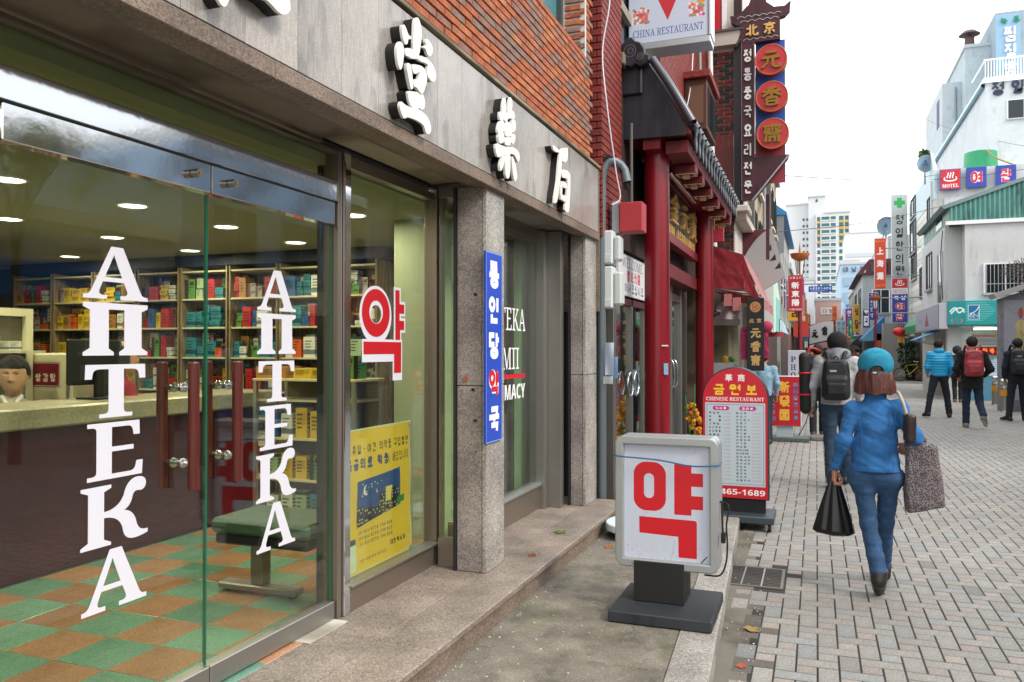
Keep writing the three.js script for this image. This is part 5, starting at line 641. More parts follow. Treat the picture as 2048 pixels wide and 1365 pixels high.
  gp('tube_light', [bar(Vs(-1.56, 3.68, 9.1), Vs(-1.56, 3.68, 11.1), 0.04, 12)], M.steel);
  const pq = gp('plaque', bx(-1.78, -1.735, 3.1, 3.72, 8.78, 12.36, 0.006), mat(0x3a3a3c, 0.5), 'dark plaque with gilt characters'); part('rail', [bx(-1.8, -1.68, 2.98, 3.1, 8.75, 12.38, 0.006)], M.redPaint, pq); part('rail', [bx(-1.8, -1.7, 3.72, 3.76, 8.75, 12.38, 0.004)], M.redPaint, pq);
  ['金', '元', '寶'].forEach((ch, i) => part('gilt_character', faceX(brush(ch, 0.62, 0.44, 0.05, 0.05, 3 + i), -1.735, 3.47, [10.4, 11.25, 12.05][i]), M.goldA, pq)); part('gilt_character', faceX(brush('華', 0.55, 0.42, 0.05, 0.05, 8), -1.735, 3.47, 9.5), M.goldA, pq);
  [...'CHINA RESTAURANT'].forEach((ch, i) => ch !== ' ' && part('gilt_letter', faceX(glyphShape(ch, 0.11, 0.11, 0.03), -1.735, 3.17, 9.7 + i * 0.165), M.goldA, pq));
}
{ // lightbox sign high over the gate
  const t = thing('lightbox_sign', 'white projecting lightbox lettered in blue with flower baskets', 'sign', [-1.55, 5.08, 9]);
  part('box', bx(-2.0, -1.1, 5.12, 7, 9, 9.28, 0.01), mat(0xb9bdbc, 0.5), t); part('frame', [bx(-2.02, -1.08, 5.05, 5.12, 8.985, 9.3, 0.006), bx(-1.1, -1.07, 5.12, 7, 8.985, 9.3, 0.006)], M.alu, t);
  part('print', printS(-1.99, -1.11, 5.13, 6.99, 8.996), canvasMat(512, 1080, (c, w, h) => { c.fillStyle = '#c2c9da'; c.fillRect(0, 0, w, h); latin(c, 'CHINA RESTAURANT', 24, 1040, 66, 462, '#2b3f86', 'normal'); c.fillStyle = '#c2242c'; c.beginPath(); c.moveTo(256, 950); c.lineTo(190, 800); c.lineTo(322, 800); c.fill(); const R = rng(6); for (const x of [80, 440]) { c.fillStyle = '#c65a8c'; c.fillRect(x - 46, 880, 92, 70); for (let i = 0; i < 40; i++) { c.fillStyle = ['#d0406a', '#e08a3c', '#8a9a4c', '#e6d3d8'][i % 4]; c.beginPath(); c.arc(x + (R() - 0.5) * 100, 900 + (R() - 0.5) * 100, 10, 0, 7); c.fill(); } } for (let i = 0; i < 3; i++) write(c, '金元寶'[i], 156, 60 + i * 240, 200, 200, { color: '#a8242e', lw: 26 }); }, 0.5), t);
  part('bracket', [bar(Vs(-1.9, 5.6, 9.14), Vs(-2.2, 5.6, 9.14), 0.03), bar(Vs(-1.9, 6.6, 9.14), Vs(-2.2, 6.6, 9.14), 0.03)], M.dark, t);
}
// service pipe, meters and boxes on the party wall
{
  const p = thing('service_conduit', 'tall grey conduit pipe bending into the wall between pharmacy and gate', 'pipe', [-1.9, 0, 7.32]);
  part('pipe', tube([Vs(-1.88, 0.1, 7.3), Vs(-1.88, 1.5, 7.3), Vs(-1.88, 3.1, 7.3), Vs(-1.87, 3.3, 7.3), Vs(-1.8, 3.42, 7.33), Vs(-1.7, 3.36, 7.4), Vs(-1.66, 3.22, 7.4)], 0.045, 60, 12), mat(0x5f686c, 0.45, { metalness: 0.3 }), p);
  for (let k = 0; k < 3; k++) part('cable', tube([Vs(-1.93 - 0.01 * k, 0.2, 7.25), Vs(-1.935 - 0.01 * k, 2.0, 7.25), Vs(-1.93, 3.2, 7.26), Vs(-1.84, 3.44 + 0.02 * k, 7.27), Vs(-1.72, 3.36, 7.36), Vs(-1.68 + k * 0.02, 3.15, 7.4)], 0.009, 50, 6), M.rubber, p);
  part('cable', tube([Vs(-1.86, 5.4, 7.2), Vs(-1.76, 4.9, 7.15), Vs(-1.83, 4.4, 7.15), Vs(-1.79, 3.9, 7.15), Vs(-1.74, 3.3, 7.3), Vs(-1.72, 3.05, 7.36), Vs(-1.78, 3.0, 7.3)], 0.007, 50, 6), M.vinyl, p);
  const boxM = phys(0xcfd6d4, 0.35, { transmission: 0.25, thickness: 0 });
  [[2.445, 2.76, 'upper of two ribbed white meter boxes beside the conduit'], [2.03, 2.425, 'lower, larger ribbed white meter box beside the conduit']].forEach(([y0, y1, l], i) => { const t = thing('meter_box', l, 'meter box', [-1.78, y0, 7.36]); part('case', bx(-1.86, -1.77, y0, y1, 7.28, 7.45, 0.012), mat(0xc6cdcb, 0.45), t); part('cover', bx(-1.768, -1.7 + i * 0.012, y0 + 0.03, y1 - 0.05, 7.3, 7.44, 0.02), boxM, t); for (let k = 0; k < 6; k++) part('rib', bx(-1.845, -1.785, y0 + 0.02 + k * 0.012, y0 + 0.026 + k * 0.012, 7.274, 7.281), M.white, t); });
  const rb = thing('red_box', 'plain red steel box above the meter boxes', 'box', [-1.63, 2.75, 7.45]); part('case', bx(-1.735, -1.515, 2.755, 3.035, 7.4, 7.6, 0.008), mat(0xa12a30, 0.5), rb); part('side_cabinet', bx(-1.81, -1.738, 2.75, 3.055, 7.42, 7.6, 0.004), M.grey, rb); part('riser_pipe', bar(Vs(-1.64, 3.03, 7.5), Vs(-1.64, 3.8, 7.5), 0.016), col(0x4e4c48, 0.6), rb);
  const ps = thing('paper_flyers', 'curling blue and white flyers taped to the wall pipe', 'flyers', [-1.77, 1.4, 7.38]);
  [[-1.79, 1.5, 0.09, 0.3, 0xb9c6da], [-1.745, 1.44, 0.08, 0.2, 0x86a9d2], [-1.8, 1.35, 0.1, 0.07, 0xd2d6da]].forEach(([x, y, w, h, c], i) => { const g = new THREE.PlaneGeometry(w, h, 6, 6), p2 = g.attributes.position; for (let k = 0; k < p2.count; k++) p2.setZ(k, 0.02 * Math.sin(p2.getX(k) * 30 + p2.getY(k) * 8)); g.translate(x, y + h * 0.2, -7.24 + i * 0.006); g.computeVertexNormals(); part('sheet', g, mat(c, 0.7, { side: THREE.DoubleSide }), ps); });
  const fl = thing('flower_garland', 'orange artificial flowers on green stems beside the gate column', 'flowers', [-1.45, 0, 10.4]); const Rf = rng(14);
  part('pot', cyl(0.12, 0.15, 0.3, -1.5, 0.02, 10.6, 16), M.dark, fl); for (let i = 0; i < 34; i++) { const g = new THREE.IcosahedronGeometry(0.02 + 0.018 * Rf(), 1), p3 = g.attributes.position; for (let k = 0; k < p3.count; k++) { const f = 0.7 + 0.6 * h3(k, i, 3); p3.setXYZ(k, p3.getX(k) * f, p3.getY(k) * f, p3.getZ(k) * f); } g.translate(-1.5 + (Rf() - 0.5) * 0.16, 0.42 + Rf() * 0.5, -10.6 + (Rf() - 0.5) * 0.16); g.computeVertexNormals(); part('flower', g, col([0xd8961c, 0xe0ac20, 0xc87a1c][i % 3], 0.7), fl); } part('stem', [bar(Vs(-1.5, 0.3, 10.6), Vs(-1.47, 1.2, 10.5), 0.008), bar(Vs(-1.52, 0.3, 10.6), Vs(-1.6, 1.05, 10.55), 0.008)], col(0x2f7a3e, 0.6), fl);
  const ld = thing('meter_cover', 'white and blue round-cornered access cover at the end of the step', 'cover', [-1.45, 0.12, 6.4]); part('lid', (() => { const s = new THREE.Shape(); s.absellipse(0, 0, 0.2, 0.26, 0, Math.PI * 2); const g = new THREE.ExtrudeGeometry(s, { depth: 0.04, bevelEnabled: true, bevelSize: 0.01, bevelThickness: 0.01, bevelSegments: 2 }); g.rotateX(-Math.PI / 2); g.translate(-1.42, 0.19, -6.5); return muv(g); })(), mat(0xc9d6d8, 0.5), ld); part('rim', cyl(0.17, 0.2, 0.07, -1.42, 0.119, 6.5, 24), col(0x2c2f30, 0.7), ld);
}
// ---- black-stone and brick building carrying the tall restaurant sign
{
  const B = thing('black_stone_building', 'building with mixed brick pier, black stone strip and moulded cornice', 'building', [-1.6, 0, 15.5]), put = (n, g, m, l) => part(n, g, m, B, l);
  put('wall', bx(-5, -1.38, 3.4, 12, 14.95, 18), mat(0xbdb7ae, 0.8)); put('stone_strip', bx(-1.378, -1.22, 4.25, 7.3, 14.93, 15.2), M.blackStone); put('stone_strip', bx(-1.378, -1.24, 7.32, 12, 14.95, 15.1), mat(0x3e2a2c, 0.6));
  brickFace(B, { axis: 'S', at: 14.935, a0: -1.86, a1: -1.385, y0: 5.55, y1: 7.1, cw: 0.21, ch: 0.072, joint: 0.014, mats: mixBrick, parts: 110, seed: 8 }); brickFace(B, { axis: 'S', at: 14.935, a0: -1.86, a1: -1.385, y0: 3.45, y1: 4.2, cw: 0.21, ch: 0.072, joint: 0.014, mats: mixBrick, parts: 60, seed: 9 });
  for (let i = 0; i < 6; i++) put('soldier_brick', bx(-1.855 + i * 0.079, -1.79 + i * 0.079, 5.3, 5.54, 14.91, 14.95, 0.003), mixBrick[i % 2 ? 1 : 0]);
  put('cornice', polyS([[-1.9, 7.12], [-1.33, 7.12], [-1.28, 7.2], [-1.24, 7.3], [-1.22, 7.36], [-1.9, 7.36]], 14.95, 0.2), mat(0xb3aca2, 0.7)); put('cornice_cap', bx(-1.92, -1.2, 7.36, 7.4, 14.72, 15.3), mat(0x4a4744, 0.6));
  put('pier', bx(-1.86, -1.39, 4.21, 5.3, 14.9, 14.95), mat(0x5c2a22, 0.6)); const c1 = put('cornice', bx(-1.7, -1.1, 4.08, 4.2, 14.6, 15.3, 0.02), mat(0xbab3a8, 0.7)); put('cornice', polyX([[14.7, 4.08], [18, 4.08], [18, 3.95], [14.8, 3.95]], -1.35, 0.2), mat(0xbab3a8, 0.7));
  put('siding', bx(-1.385, -1.36, 2.9, 3.95, 14.9, 17.9), mat(0xc6bcb8, 0.7)); put('window_column', bx(-1.75, -1.6, 7.4, 11.5, 14.85, 14.94), M.red); put('window_column', [bx(-1.58, -1.5, 7.4, 11.5, 14.86, 14.94)], M.white);
  put('spot_cluster', [[-1.75, 3.72], [-1.65, 3.66], [-1.57, 3.74]].map(([x, y]) => bx(x, x + 0.07, y, y + 0.14, 14.78, 14.9, 0.01)), M.black); put('shop_interior', bx(-3, -1.5, 0, 3.3, 14.95, 18), mat(0x85796c, 0.8, { map: T.grime })); 
  // tall sign
  const S = thing('pagoda_sign', 'tall maroon pagoda-topped restaurant sign with three red discs', 'sign', [-1, 4.3, 14.8]), sp = (n, g, m, l) => part(n, g, m, S, l);
  const mar = mat(0x4c1a26, 0.5, { map: T.streak });
  sp('post_board', bx(-1.225, -1.02, 4.3, 7.1, 14.74, 14.9, 0.006), mar); sp('edge_strip', [bx(-1.232, -1.224, 4.3, 7.1, 14.72, 14.9), bx(-1.021, -1.013, 5.05, 7.1, 14.72, 14.9)], mat(0x8a6f70, 0.5));
  sp('roof_board', polyS([[-1.42, 7.62], [-1.4, 7.5], [-1.3, 7.43], [-1.24, 7.42], [-1.24, 7.1], [-0.58, 7.1], [-0.58, 7.48], [-0.5, 7.5], [-0.42, 7.58], [-0.4, 7.75], [-0.5, 7.67], [-0.68, 7.68], [-0.8, 7.78], [-0.86, 7.95], [-0.87, 8.3], [-1.0, 8.3], [-1.04, 7.95], [-1.1, 7.78], [-1.22, 7.66], [-1.32, 7.6]], 14.86, 0.12, 0.006), mar, 'maroon pagoda roof board');
  const wave = (y, x0, x1, n) => { const p = []; for (let i = 0; i <= n * 4; i++) p.push(Vs(lerp(x0, x1, i / n / 4), y + 0.03 * Math.abs(Math.sin(i / 4 * Math.PI)), 14.73)); return tube(p, 0.008, n * 8, 5); }; sp('neon_outline', wave(7.55, -1.3, -0.55, 6), mat(0xa9a5a6, 0.5)); sp('neon_outline', wave(7.47, -1.25, -0.6, 5), mat(0xa9a5a6, 0.5)); sp('neon_outline', wave(7.14, -1.2, -0.6, 5), mat(0xa9a5a6, 0.5));
  ['北', '京'].forEach((ch, i) => sp('gilt_character', faceS(brush(ch, 0.25, 0.25, 0.042, 0.03, 20 + i), -1.05 + i * 0.3, 7.31, 14.735), M.goldA));
  [...'정통중국요리전문'].forEach((ch, i) => sp('white_character', faceS(brush(ch, 0.165, 0.25, 0.036, 0.025, 30 + i), -1.122, 6.87 - i * 0.335, 14.738), mat(0xd9d9d6, 0.5)));
  ['元', '香', '齋'].forEach((ch, i) => { const y = 6.72 - i * 0.65, x = -0.725 + i * 0.012; const d = new THREE.CylinderGeometry(0.27, 0.27, 0.16, 40); d.rotateX(Math.PI / 2); d.translate(x, y, -14.72); const o = sp('disc', d, mat(0x8f3a2a, 0.5), 'red round disc with a gilt character'); const f = new THREE.CylinderGeometry(0.252, 0.252, 0.006, 40); f.rotateX(Math.PI / 2); f.translate(x, y, -14.638); part('face', f, mat(0xb92430, 0.4), o); const rr = new THREE.TorusGeometry(0.262, 0.012, 8, 40); rr.translate(x, y, -14.638); part('rim', rr, mat(0xb5632c, 0.5), o); part('gilt_character', faceS(brush(ch, 0.4, 0.38, 0.058, 0.035, 40 + i), x, y, 14.634), M.goldB, o); });
  sp('back_board', bx(-1.0, -0.5, 4.62, 7.15, 14.92, 14.98), mat(0x2f56a8, 0.5)); sp('back_board', bx(-1.0, -0.5, 4.6, 5.4, 14.9, 14.92), mat(0x8e3040, 0.5)); sp('foot_board', polyS([[-1.02, 5.05], [-0.43, 5.06], [-0.46, 4.98], [-1.02, 4.3]], 14.86, 0.1, 0.004), mar); sp('strut', bar(Vs(-1.05, 4.28, 14.7), Vs(-0.43, 5.04, 14.7), 0.02), M.alu); sp('neon_tube', [bar(Vs(-1.0, 5.1, 14.7), Vs(-1.0, 7.05, 14.7), 0.008)], mat(0xc9c9c9, 0.4));
  sp('side_post', bx(-0.86, -0.8, 3.3, 4.5, 15.4, 15.46), mar);
}
{ // red awning over the noodle stall and what hangs from it
  const A = thing('red_awning', 'red fabric awning with paler pink front over the food stall', 'awning', [-1.3, 2.5, 14.4]), ap = (n, g, m, l) => part(n, g, m, A, l);
  const cl = mat(0x9c1f2c, 0.8, { map: T.cloth, side: THREE.DoubleSide }), pinkCl = mat(0xc08084, 0.85, { map: T.cloth, side: THREE.DoubleSide });  // front and valance cloth paler and pinker than the side cloth
  const q = (a, b, c, d, n = 14) => { const P = [], I = []; for (let i = 0; i <= n; i++) for (let j = 0; j <= n; j++) { const u = i / n, v = j / n, p = a.clone().lerp(b, u).lerp(d.clone().lerp(c, u), v), w = 0.05 * (fb3(u * 3.2 + v * 1.6 + a.x * 3, v * 4.5 - u * 2, a.z, 3) - 0.5); p.y += w * 0.6; p.z += w; p.x += w * 0.5; P.push(p.x, p.y, p.z); } for (let i = 0; i < n; i++) for (let j = 0; j < n; j++) { const k = i * (n + 1) + j; I.push(k, k + 1, k + n + 2, k, k + n + 2, k + n + 1); } const g = new THREE.BufferGeometry(); g.setAttribute('position', new THREE.BufferAttribute(new Float32Array(P), 3)); g.setIndex(I); g.computeVertexNormals(); const h = muv(g); return h; };
  ap('side_cloth', q(Vs(-1.62, 3.38, 13.6), Vs(-1.12, 3.2, 13.6), Vs(-1.1, 2.62, 13.6), Vs(-1.62, 2.66, 13.6)), cl); ap('front_cloth', q(Vs(-1.12, 3.2, 13.6), Vs(-1.12, 3.15, 17), Vs(-0.82, 2.48, 17), Vs(-0.84, 2.52, 13.6)), pinkCl, 'paler pink front of the awning'); ap('valance', q(Vs(-0.84, 2.52, 13.6), Vs(-0.82, 2.48, 17), Vs(-0.82, 2.32, 17), Vs(-0.84, 2.36, 13.6)), pinkCl); ap('side_cloth', q(Vs(-1.12, 3.2, 13.598), Vs(-1.11, 3.19, 13.598), Vs(-0.84, 2.4, 13.6), Vs(-1.1, 2.62, 13.598), 6), cl);
  ap('under_cloth', q(Vs(-1.6, 2.62, 13.62), Vs(-1.6, 2.62, 16.9), Vs(-0.85, 2.5, 16.9), Vs(-0.85, 2.5, 13.62)), mat(0xa8101c, 0.8, { side: THREE.DoubleSide })); ap('frame', [bar(Vs(-1.62, 2.66, 13.62), Vs(-0.86, 2.54, 13.62), 0.014), bar(Vs(-0.86, 2.54, 13.62), Vs(-0.84, 2.5, 17), 0.014)], M.steel); ap('tassel_box', [bx(-1.42, -1.3, 2.36, 2.56, 13.56, 13.64), bx(-1.28, -1.16, 2.28, 2.5, 13.57, 13.65)], mat(0xb46a6c, 0.7));
  const bn = thing('black_banner', 'long black hanging board with gold Chinese characters and round emblem', 'banner', [-0.92, 1.3, 13.5]); part('board', bx(-1.055, -0.785, 1.3, 2.48, 13.5, 13.53, 0.008), M.black, bn);
  part('print', printS(-1.05, -0.79, 1.31, 2.47, 13.497), canvasMat(232, 1020, (c, w, h) => { c.fillStyle = '#17161a'; c.fillRect(0, 0, w, h); c.fillStyle = '#b3804c'; c.beginPath(); c.arc(116, 120, 76, 0, 7); c.fill(); c.strokeStyle = '#8b3a2c'; c.lineWidth = 9; for (let i = 0; i < 3; i++) { c.beginPath(); c.arc(116 + 30 * Math.cos(i * 2.1), 120 + 30 * Math.sin(i * 2.1), 24, 0, 5); c.stroke(); } write(c, '北京', 22, 280, 80, 72, { color: '#b9945a', lw: 10, gap: 24 }); ['元', '香', '齋'].forEach((ch, i) => write(c, ch, 40, 405 + i * 195, 155, 165, { color: '#c09a5c', lw: 22 })); }, 0.5), bn);
  const pc = mat(0xc23a64, 0.8, { map: T.cloth, side: THREE.DoubleSide }); const rb = thing('pink_ribbon', 'pink cloth bow and streamers tied round the black board', 'ribbon', [-0.9, 1.6, 13.56]); part('bow', [new THREE.SphereGeometry(0.1, 14, 10).scale(1, 0.9, 0.6).translate(-0.75, 2.02, -13.58), new THREE.SphereGeometry(0.06, 12, 8).scale(1, 0.9, 0.6).translate(-1.07, 1.98, -13.58)], pc, rb); for (const [x, w, y] of [[-0.76, 0.09, 1.5], [-1.09, 0.07, 1.48]]) part('streamer', q(Vs(x - w, 2.0, 13.57), Vs(x + w * 0.4, 2.0, 13.57), Vs(x + w * 0.5, y, 13.57), Vs(x - w, y, 13.57), 8), pc, rb);
  const st = thing('food_stall', 'steel and glass food stall cabinet under the red awning', 'stall', [-1.4, 0, 14.2]); part('cabinet', bx(-1.72, -1.15, 0, 1.0, 13.75, 15, 0.01), mat(0x9b9c9a, 0.35, { metalness: 0.6 }), st); part('front_sheet', bx(-1.62, -1.28, 0.9, 1.42, 13.66, 13.7, 0.004), mat(0xa9aaab, 0.4, { metalness: 0.5 }), st); part('posts', [[-1.7, 13.8], [-1.18, 13.8], [-1.18, 14.9]].map(([x, s]) => bx(x - 0.03, x + 0.03, 1.0, 2.4, s - 0.03, s + 0.03)), M.steelBrush, st); part('glass', [bx(-1.66, -1.22, 1.05, 2.05, 13.79, 13.8)], M.glass, st); part('rail', [bx(-1.7, -1.18, 2.05, 2.15, 13.76, 13.84)], mat(0x6a5f58, 0.5), st); part('foil_hood', q(Vs(-1.55, 2.45, 13.85), Vs(-1.2, 2.45, 13.85), Vs(-1.16, 2.15, 13.8), Vs(-1.6, 2.15, 13.8), 8), mat(0xb9a6a4, 0.3, { metalness: 0.7, side: THREE.DoubleSide }), st); part('pot', new THREE.SphereGeometry(0.12, 16, 10).scale(1, 0.5, 1).translate(-1.6, 2.25, -13.9), mat(0x55565a, 0.35, { metalness: 0.7 }), st);
  [[-1.5, 1.08, 0xd06a2a], [-1.38, 1.1, 0xd9d4c4], [-1.3, 1.09, 0xc23c30], [-1.45, 1.4, 0xd8a02c], [-1.33, 1.42, 0x3f7a48]].forEach(([x, y, c], i) => one('food_pack', (() => { const g = new THREE.IcosahedronGeometry(0.06, 1); g.scale(1, 0.9 + 0.5 * (i % 2), 0.8); g.translate(x, y + 0.06, -13.95); return g; })(), col(c, 0.6), ['orange', 'white', 'red', 'yellow', 'green'][i] + ' food packet inside the glass stall', 'food pack'));
  part('inner_shelf', bx(-1.68, -1.2, 1.36, 1.385, 13.82, 14.3), M.alu, st);
}
{ // red sign with vertical gold writing behind the far column, half-drum lamp board, shop canopies further on
  const t = thing('red_wall_sign', 'red projecting board with gold brush writing behind the gate roof', 'sign', [-1.5, 3.3, 13.4]); part('board', bx(-1.64, -1.4, 3.4, 4.15, 13.35, 13.43, 0.006), mat(0xb23644, 0.5), t); part('writing', [0, 1].map((i) => faceS(brush(['香', '元'][i], 0.07, 0.5, 0.02, 0.006, 3), -1.56 + i * 0.1, 3.82, 13.348)), M.goldA, t);
  const d = thing('drum_sign', 'maroon projecting sign with a grey half-drum panel', 'sign', [-1.0, 2.7, 16.5]); part('board', bx(-1.38, -0.86, 3.3, 4.0, 16.4, 16.6, 0.006), mat(0x57222b, 0.5), d); { const s = new THREE.Shape(); s.moveTo(-0.8, 4.0); s.lineTo(-0.55, 3.05); s.lineTo(-0.95, 2.8); s.quadraticCurveTo(-1.55, 3.2, -1.2, 3.65); s.quadraticCurveTo(-1.0, 3.95, -0.8, 4.0); const g = new THREE.ExtrudeGeometry(s, { depth: 0.1, bevelEnabled: false }); g.translate(0, 0, -16.38); part('drum', muv(g), mat(0xa6a3a1, 0.45, { metalness: 0.4 }), d); for (const [x, y] of [[-0.92, 3.55], [-0.84, 3.36], [-0.75, 3.2]]) part('fan_hole', polyS([[x, y], [x + 0.12, y + 0.02], [x + 0.1, y + 0.14]], 16.28, 0.004), M.dark, d); }
  const gc = thing('green_canopy', 'pale green and white angular canopy beyond the red awning', 'canopy', [-0.9, 2, 19]); part('front', polyX([[17.6, 2.0], [20.5, 2.1], [20.5, 2.9], [19.0, 3.3], [17.6, 3.3]], -0.86, 0.03), mat(0xbfd6c8, 0.6), gc); part('near_side', polyS([[-1.3, 2.6], [-0.86, 2.0], [-0.83, 3.3]], 17.62, 0.03), mat(0xd6d9d2, 0.6), gc); part('stripe', bx(-0.83, -0.82, 2.05, 2.8, 18.6, 20.4), mat(0x7fbfb4, 0.6), gc);
  // beige terrace and the shops beyond
  const B = thing('beige_terrace', 'beige rendered terrace with dark grilled windows above the canopies', 'building', [-2, 0, 24]), put = (n, g, m) => part(n, g, m, B);
  put('wall', bx(-7, -1.36, 0, 7.6, 18.02, 31), mat(0xb8ab93, 0.85, { map: T.grime })); for (let i = 0; i < 6; i++) { const s = 19 + i * 2; for (const y of [3.6, 5.6]) { const w = put('window', bx(-1.355, -1.35, y, y + 1.3, s, s + 1.1), M.glassDark); part('grille', [0, 1, 2, 3, 4, 5].map((k) => bx(-1.33, -1.31, y, y + 1.3, s + 0.05 + k * 0.2, s + 0.08 + k * 0.2)), M.dark, w); part('sill', bx(-1.355, -1.26, y - 0.08, y, s - 0.05, s + 1.15), mat(0xcbc4b6, 0.7), w); } } put('cornice', bx(-7, -1.22, 7.6, 7.8, 18.02, 31), mat(0xa79c88, 0.8)); put('pilaster', bx(-1.36, -1.25, 2.4, 7.6, 18.05, 18.35), mat(0x5a5852, 0.7)); put('pilaster', bx(-1.36, -1.25, 2.4, 7.6, 24.8, 25.1), mat(0x5a5852, 0.7)); put('shop_front', bx(-1.355, -1.33, 0.1, 2.3, 18.3, 30.5), mat(0x3b2d27, 0.6)); put('downpipe', bar(Vs(-1.28, 0, 22.3), Vs(-1.28, 7.6, 22.3), 0.05), M.grey);
  const C = thing('blue_roofed_house', 'grey house with a bright blue roof edge further down the street', 'building', [-1.5, 0, 36]); part('wall', bx(-8, -1.25, 0, 6.6, 31.1, 42), mat(0xaeb4b8, 0.8, { map: T.grime }), C); { const g = polyS([[-8, 7.4], [-1.9, 7.4], [-1.0, 6.7], [-1.0, 6.6], [-8, 6.6]], 42, 11); part('roof', g, mat(0x2b7fb4, 0.5), C); } part('gable_wall', bx(-3, -1.1, 5.2, 6.58, 31.04, 31.1), mat(0x7d838a, 0.8), C); for (let k = 0; k < 3; k++) { const w = part('window', bx(-1.245, -1.235, 3.4, 4.8, 32 + k * 3, 33.4 + k * 3), M.glassDark, C); part('frame', bx(-1.25, -1.2, 4.06, 4.12, 32 + k * 3, 33.4 + k * 3), M.white, w); } part('shop_front', bx(-1.245, -1.22, 0.1, 2.6, 31.5, 41.5), mat(0x56463f, 0.6), C);
  const sa = thing('striped_awning', 'blue and white striped shop awning with curved end', 'awning', [-0.9, 2, 22]); for (let i = 0; i < 9; i++) { const s = 19.8 + i * 0.42; part('stripe', polyS([[-1.34, 2.6], [-1.1, 2.58], [-0.85, 2.4], [-0.72, 2.05], [-0.76, 2.05], [-0.88, 2.36], [-1.12, 2.52], [-1.34, 2.54]], s + 0.42, 0.42), i % 2 ? mat(0x2f6f9c, 0.7) : mat(0xcfdad8, 0.7), sa); } for (let i = 0; i < 9; i++) part('near_stripe', bx(-1.34 + i * 0.068, -1.272 + i * 0.068, 2.06, 2.56 - 0.004 * i * i, 19.78, 19.8), i % 2 ? mat(0x2f6f9c, 0.7) : mat(0xcfdad8, 0.7), sa); part('scalloped_valance', bx(-1.32, -0.72, 1.94, 2.05, 19.76, 19.78), mat(0xb23a40, 0.7), sa);
}
// ---------------------------------------------------------------- right-hand row
const facade = {   // a window as a part: glass, with frame and sill as its pieces
  S(B, x0, x1, y0, y1, s, m = M.glassDark, fr = M.white) { const w = part('window', bx(x0, x1, y0, y1, s - 0.012, s - 0.004), m, B); part('frame', [bx(x0 - 0.04, x0 + 0.02, y0, y1, s - 0.04, s), bx(x1 - 0.02, x1 + 0.04, y0, y1, s - 0.04, s), bx(x0 + 0.02, x1 - 0.02, y1 - 0.04, y1, s - 0.035, s), bx((x0 + x1) / 2 - 0.02, (x0 + x1) / 2 + 0.02, y0, y1 - 0.04, s - 0.03, s - 0.01)], fr, w); part('sill', bx(x0 - 0.06, x1 + 0.06, y0 - 0.07, y0, s - 0.09, s), mat(0xa9adb0, 0.7), w); return w; },
  X(B, s0, s1, y0, y1, x, dir = -1, m = M.glassDark, fr = col(0x5c5f60, 0.6)) { const a = x, b = x + dir * 0.012, o = x + dir * 0.05, w = part('window', bx(a, b, y0, y1, s0, s1), m, B); part('frame', [bx(a, o, y0, y1, s0 - 0.05, s0), bx(a, o, y0, y1, s1, s1 + 0.05), bx(a, o, y1, y1 + 0.05, s0 - 0.05, s1 + 0.05), bx(a, x + dir * 0.035, y0, y1, (s0 + s1) / 2 - 0.025, (s0 + s1) / 2 + 0.025)], fr, w); part('sill', bx(a, x + dir * 0.1, y0 - 0.08, y0, s0 - 0.08, s1 + 0.08), mat(0x9c9c98, 0.7), w); return w; },
};
const stucco = mat(0xd6d8d8, 0.85, { map: T.plaster }), tileW = mat(0xccccc4, 0.5, { map: T.plaster });
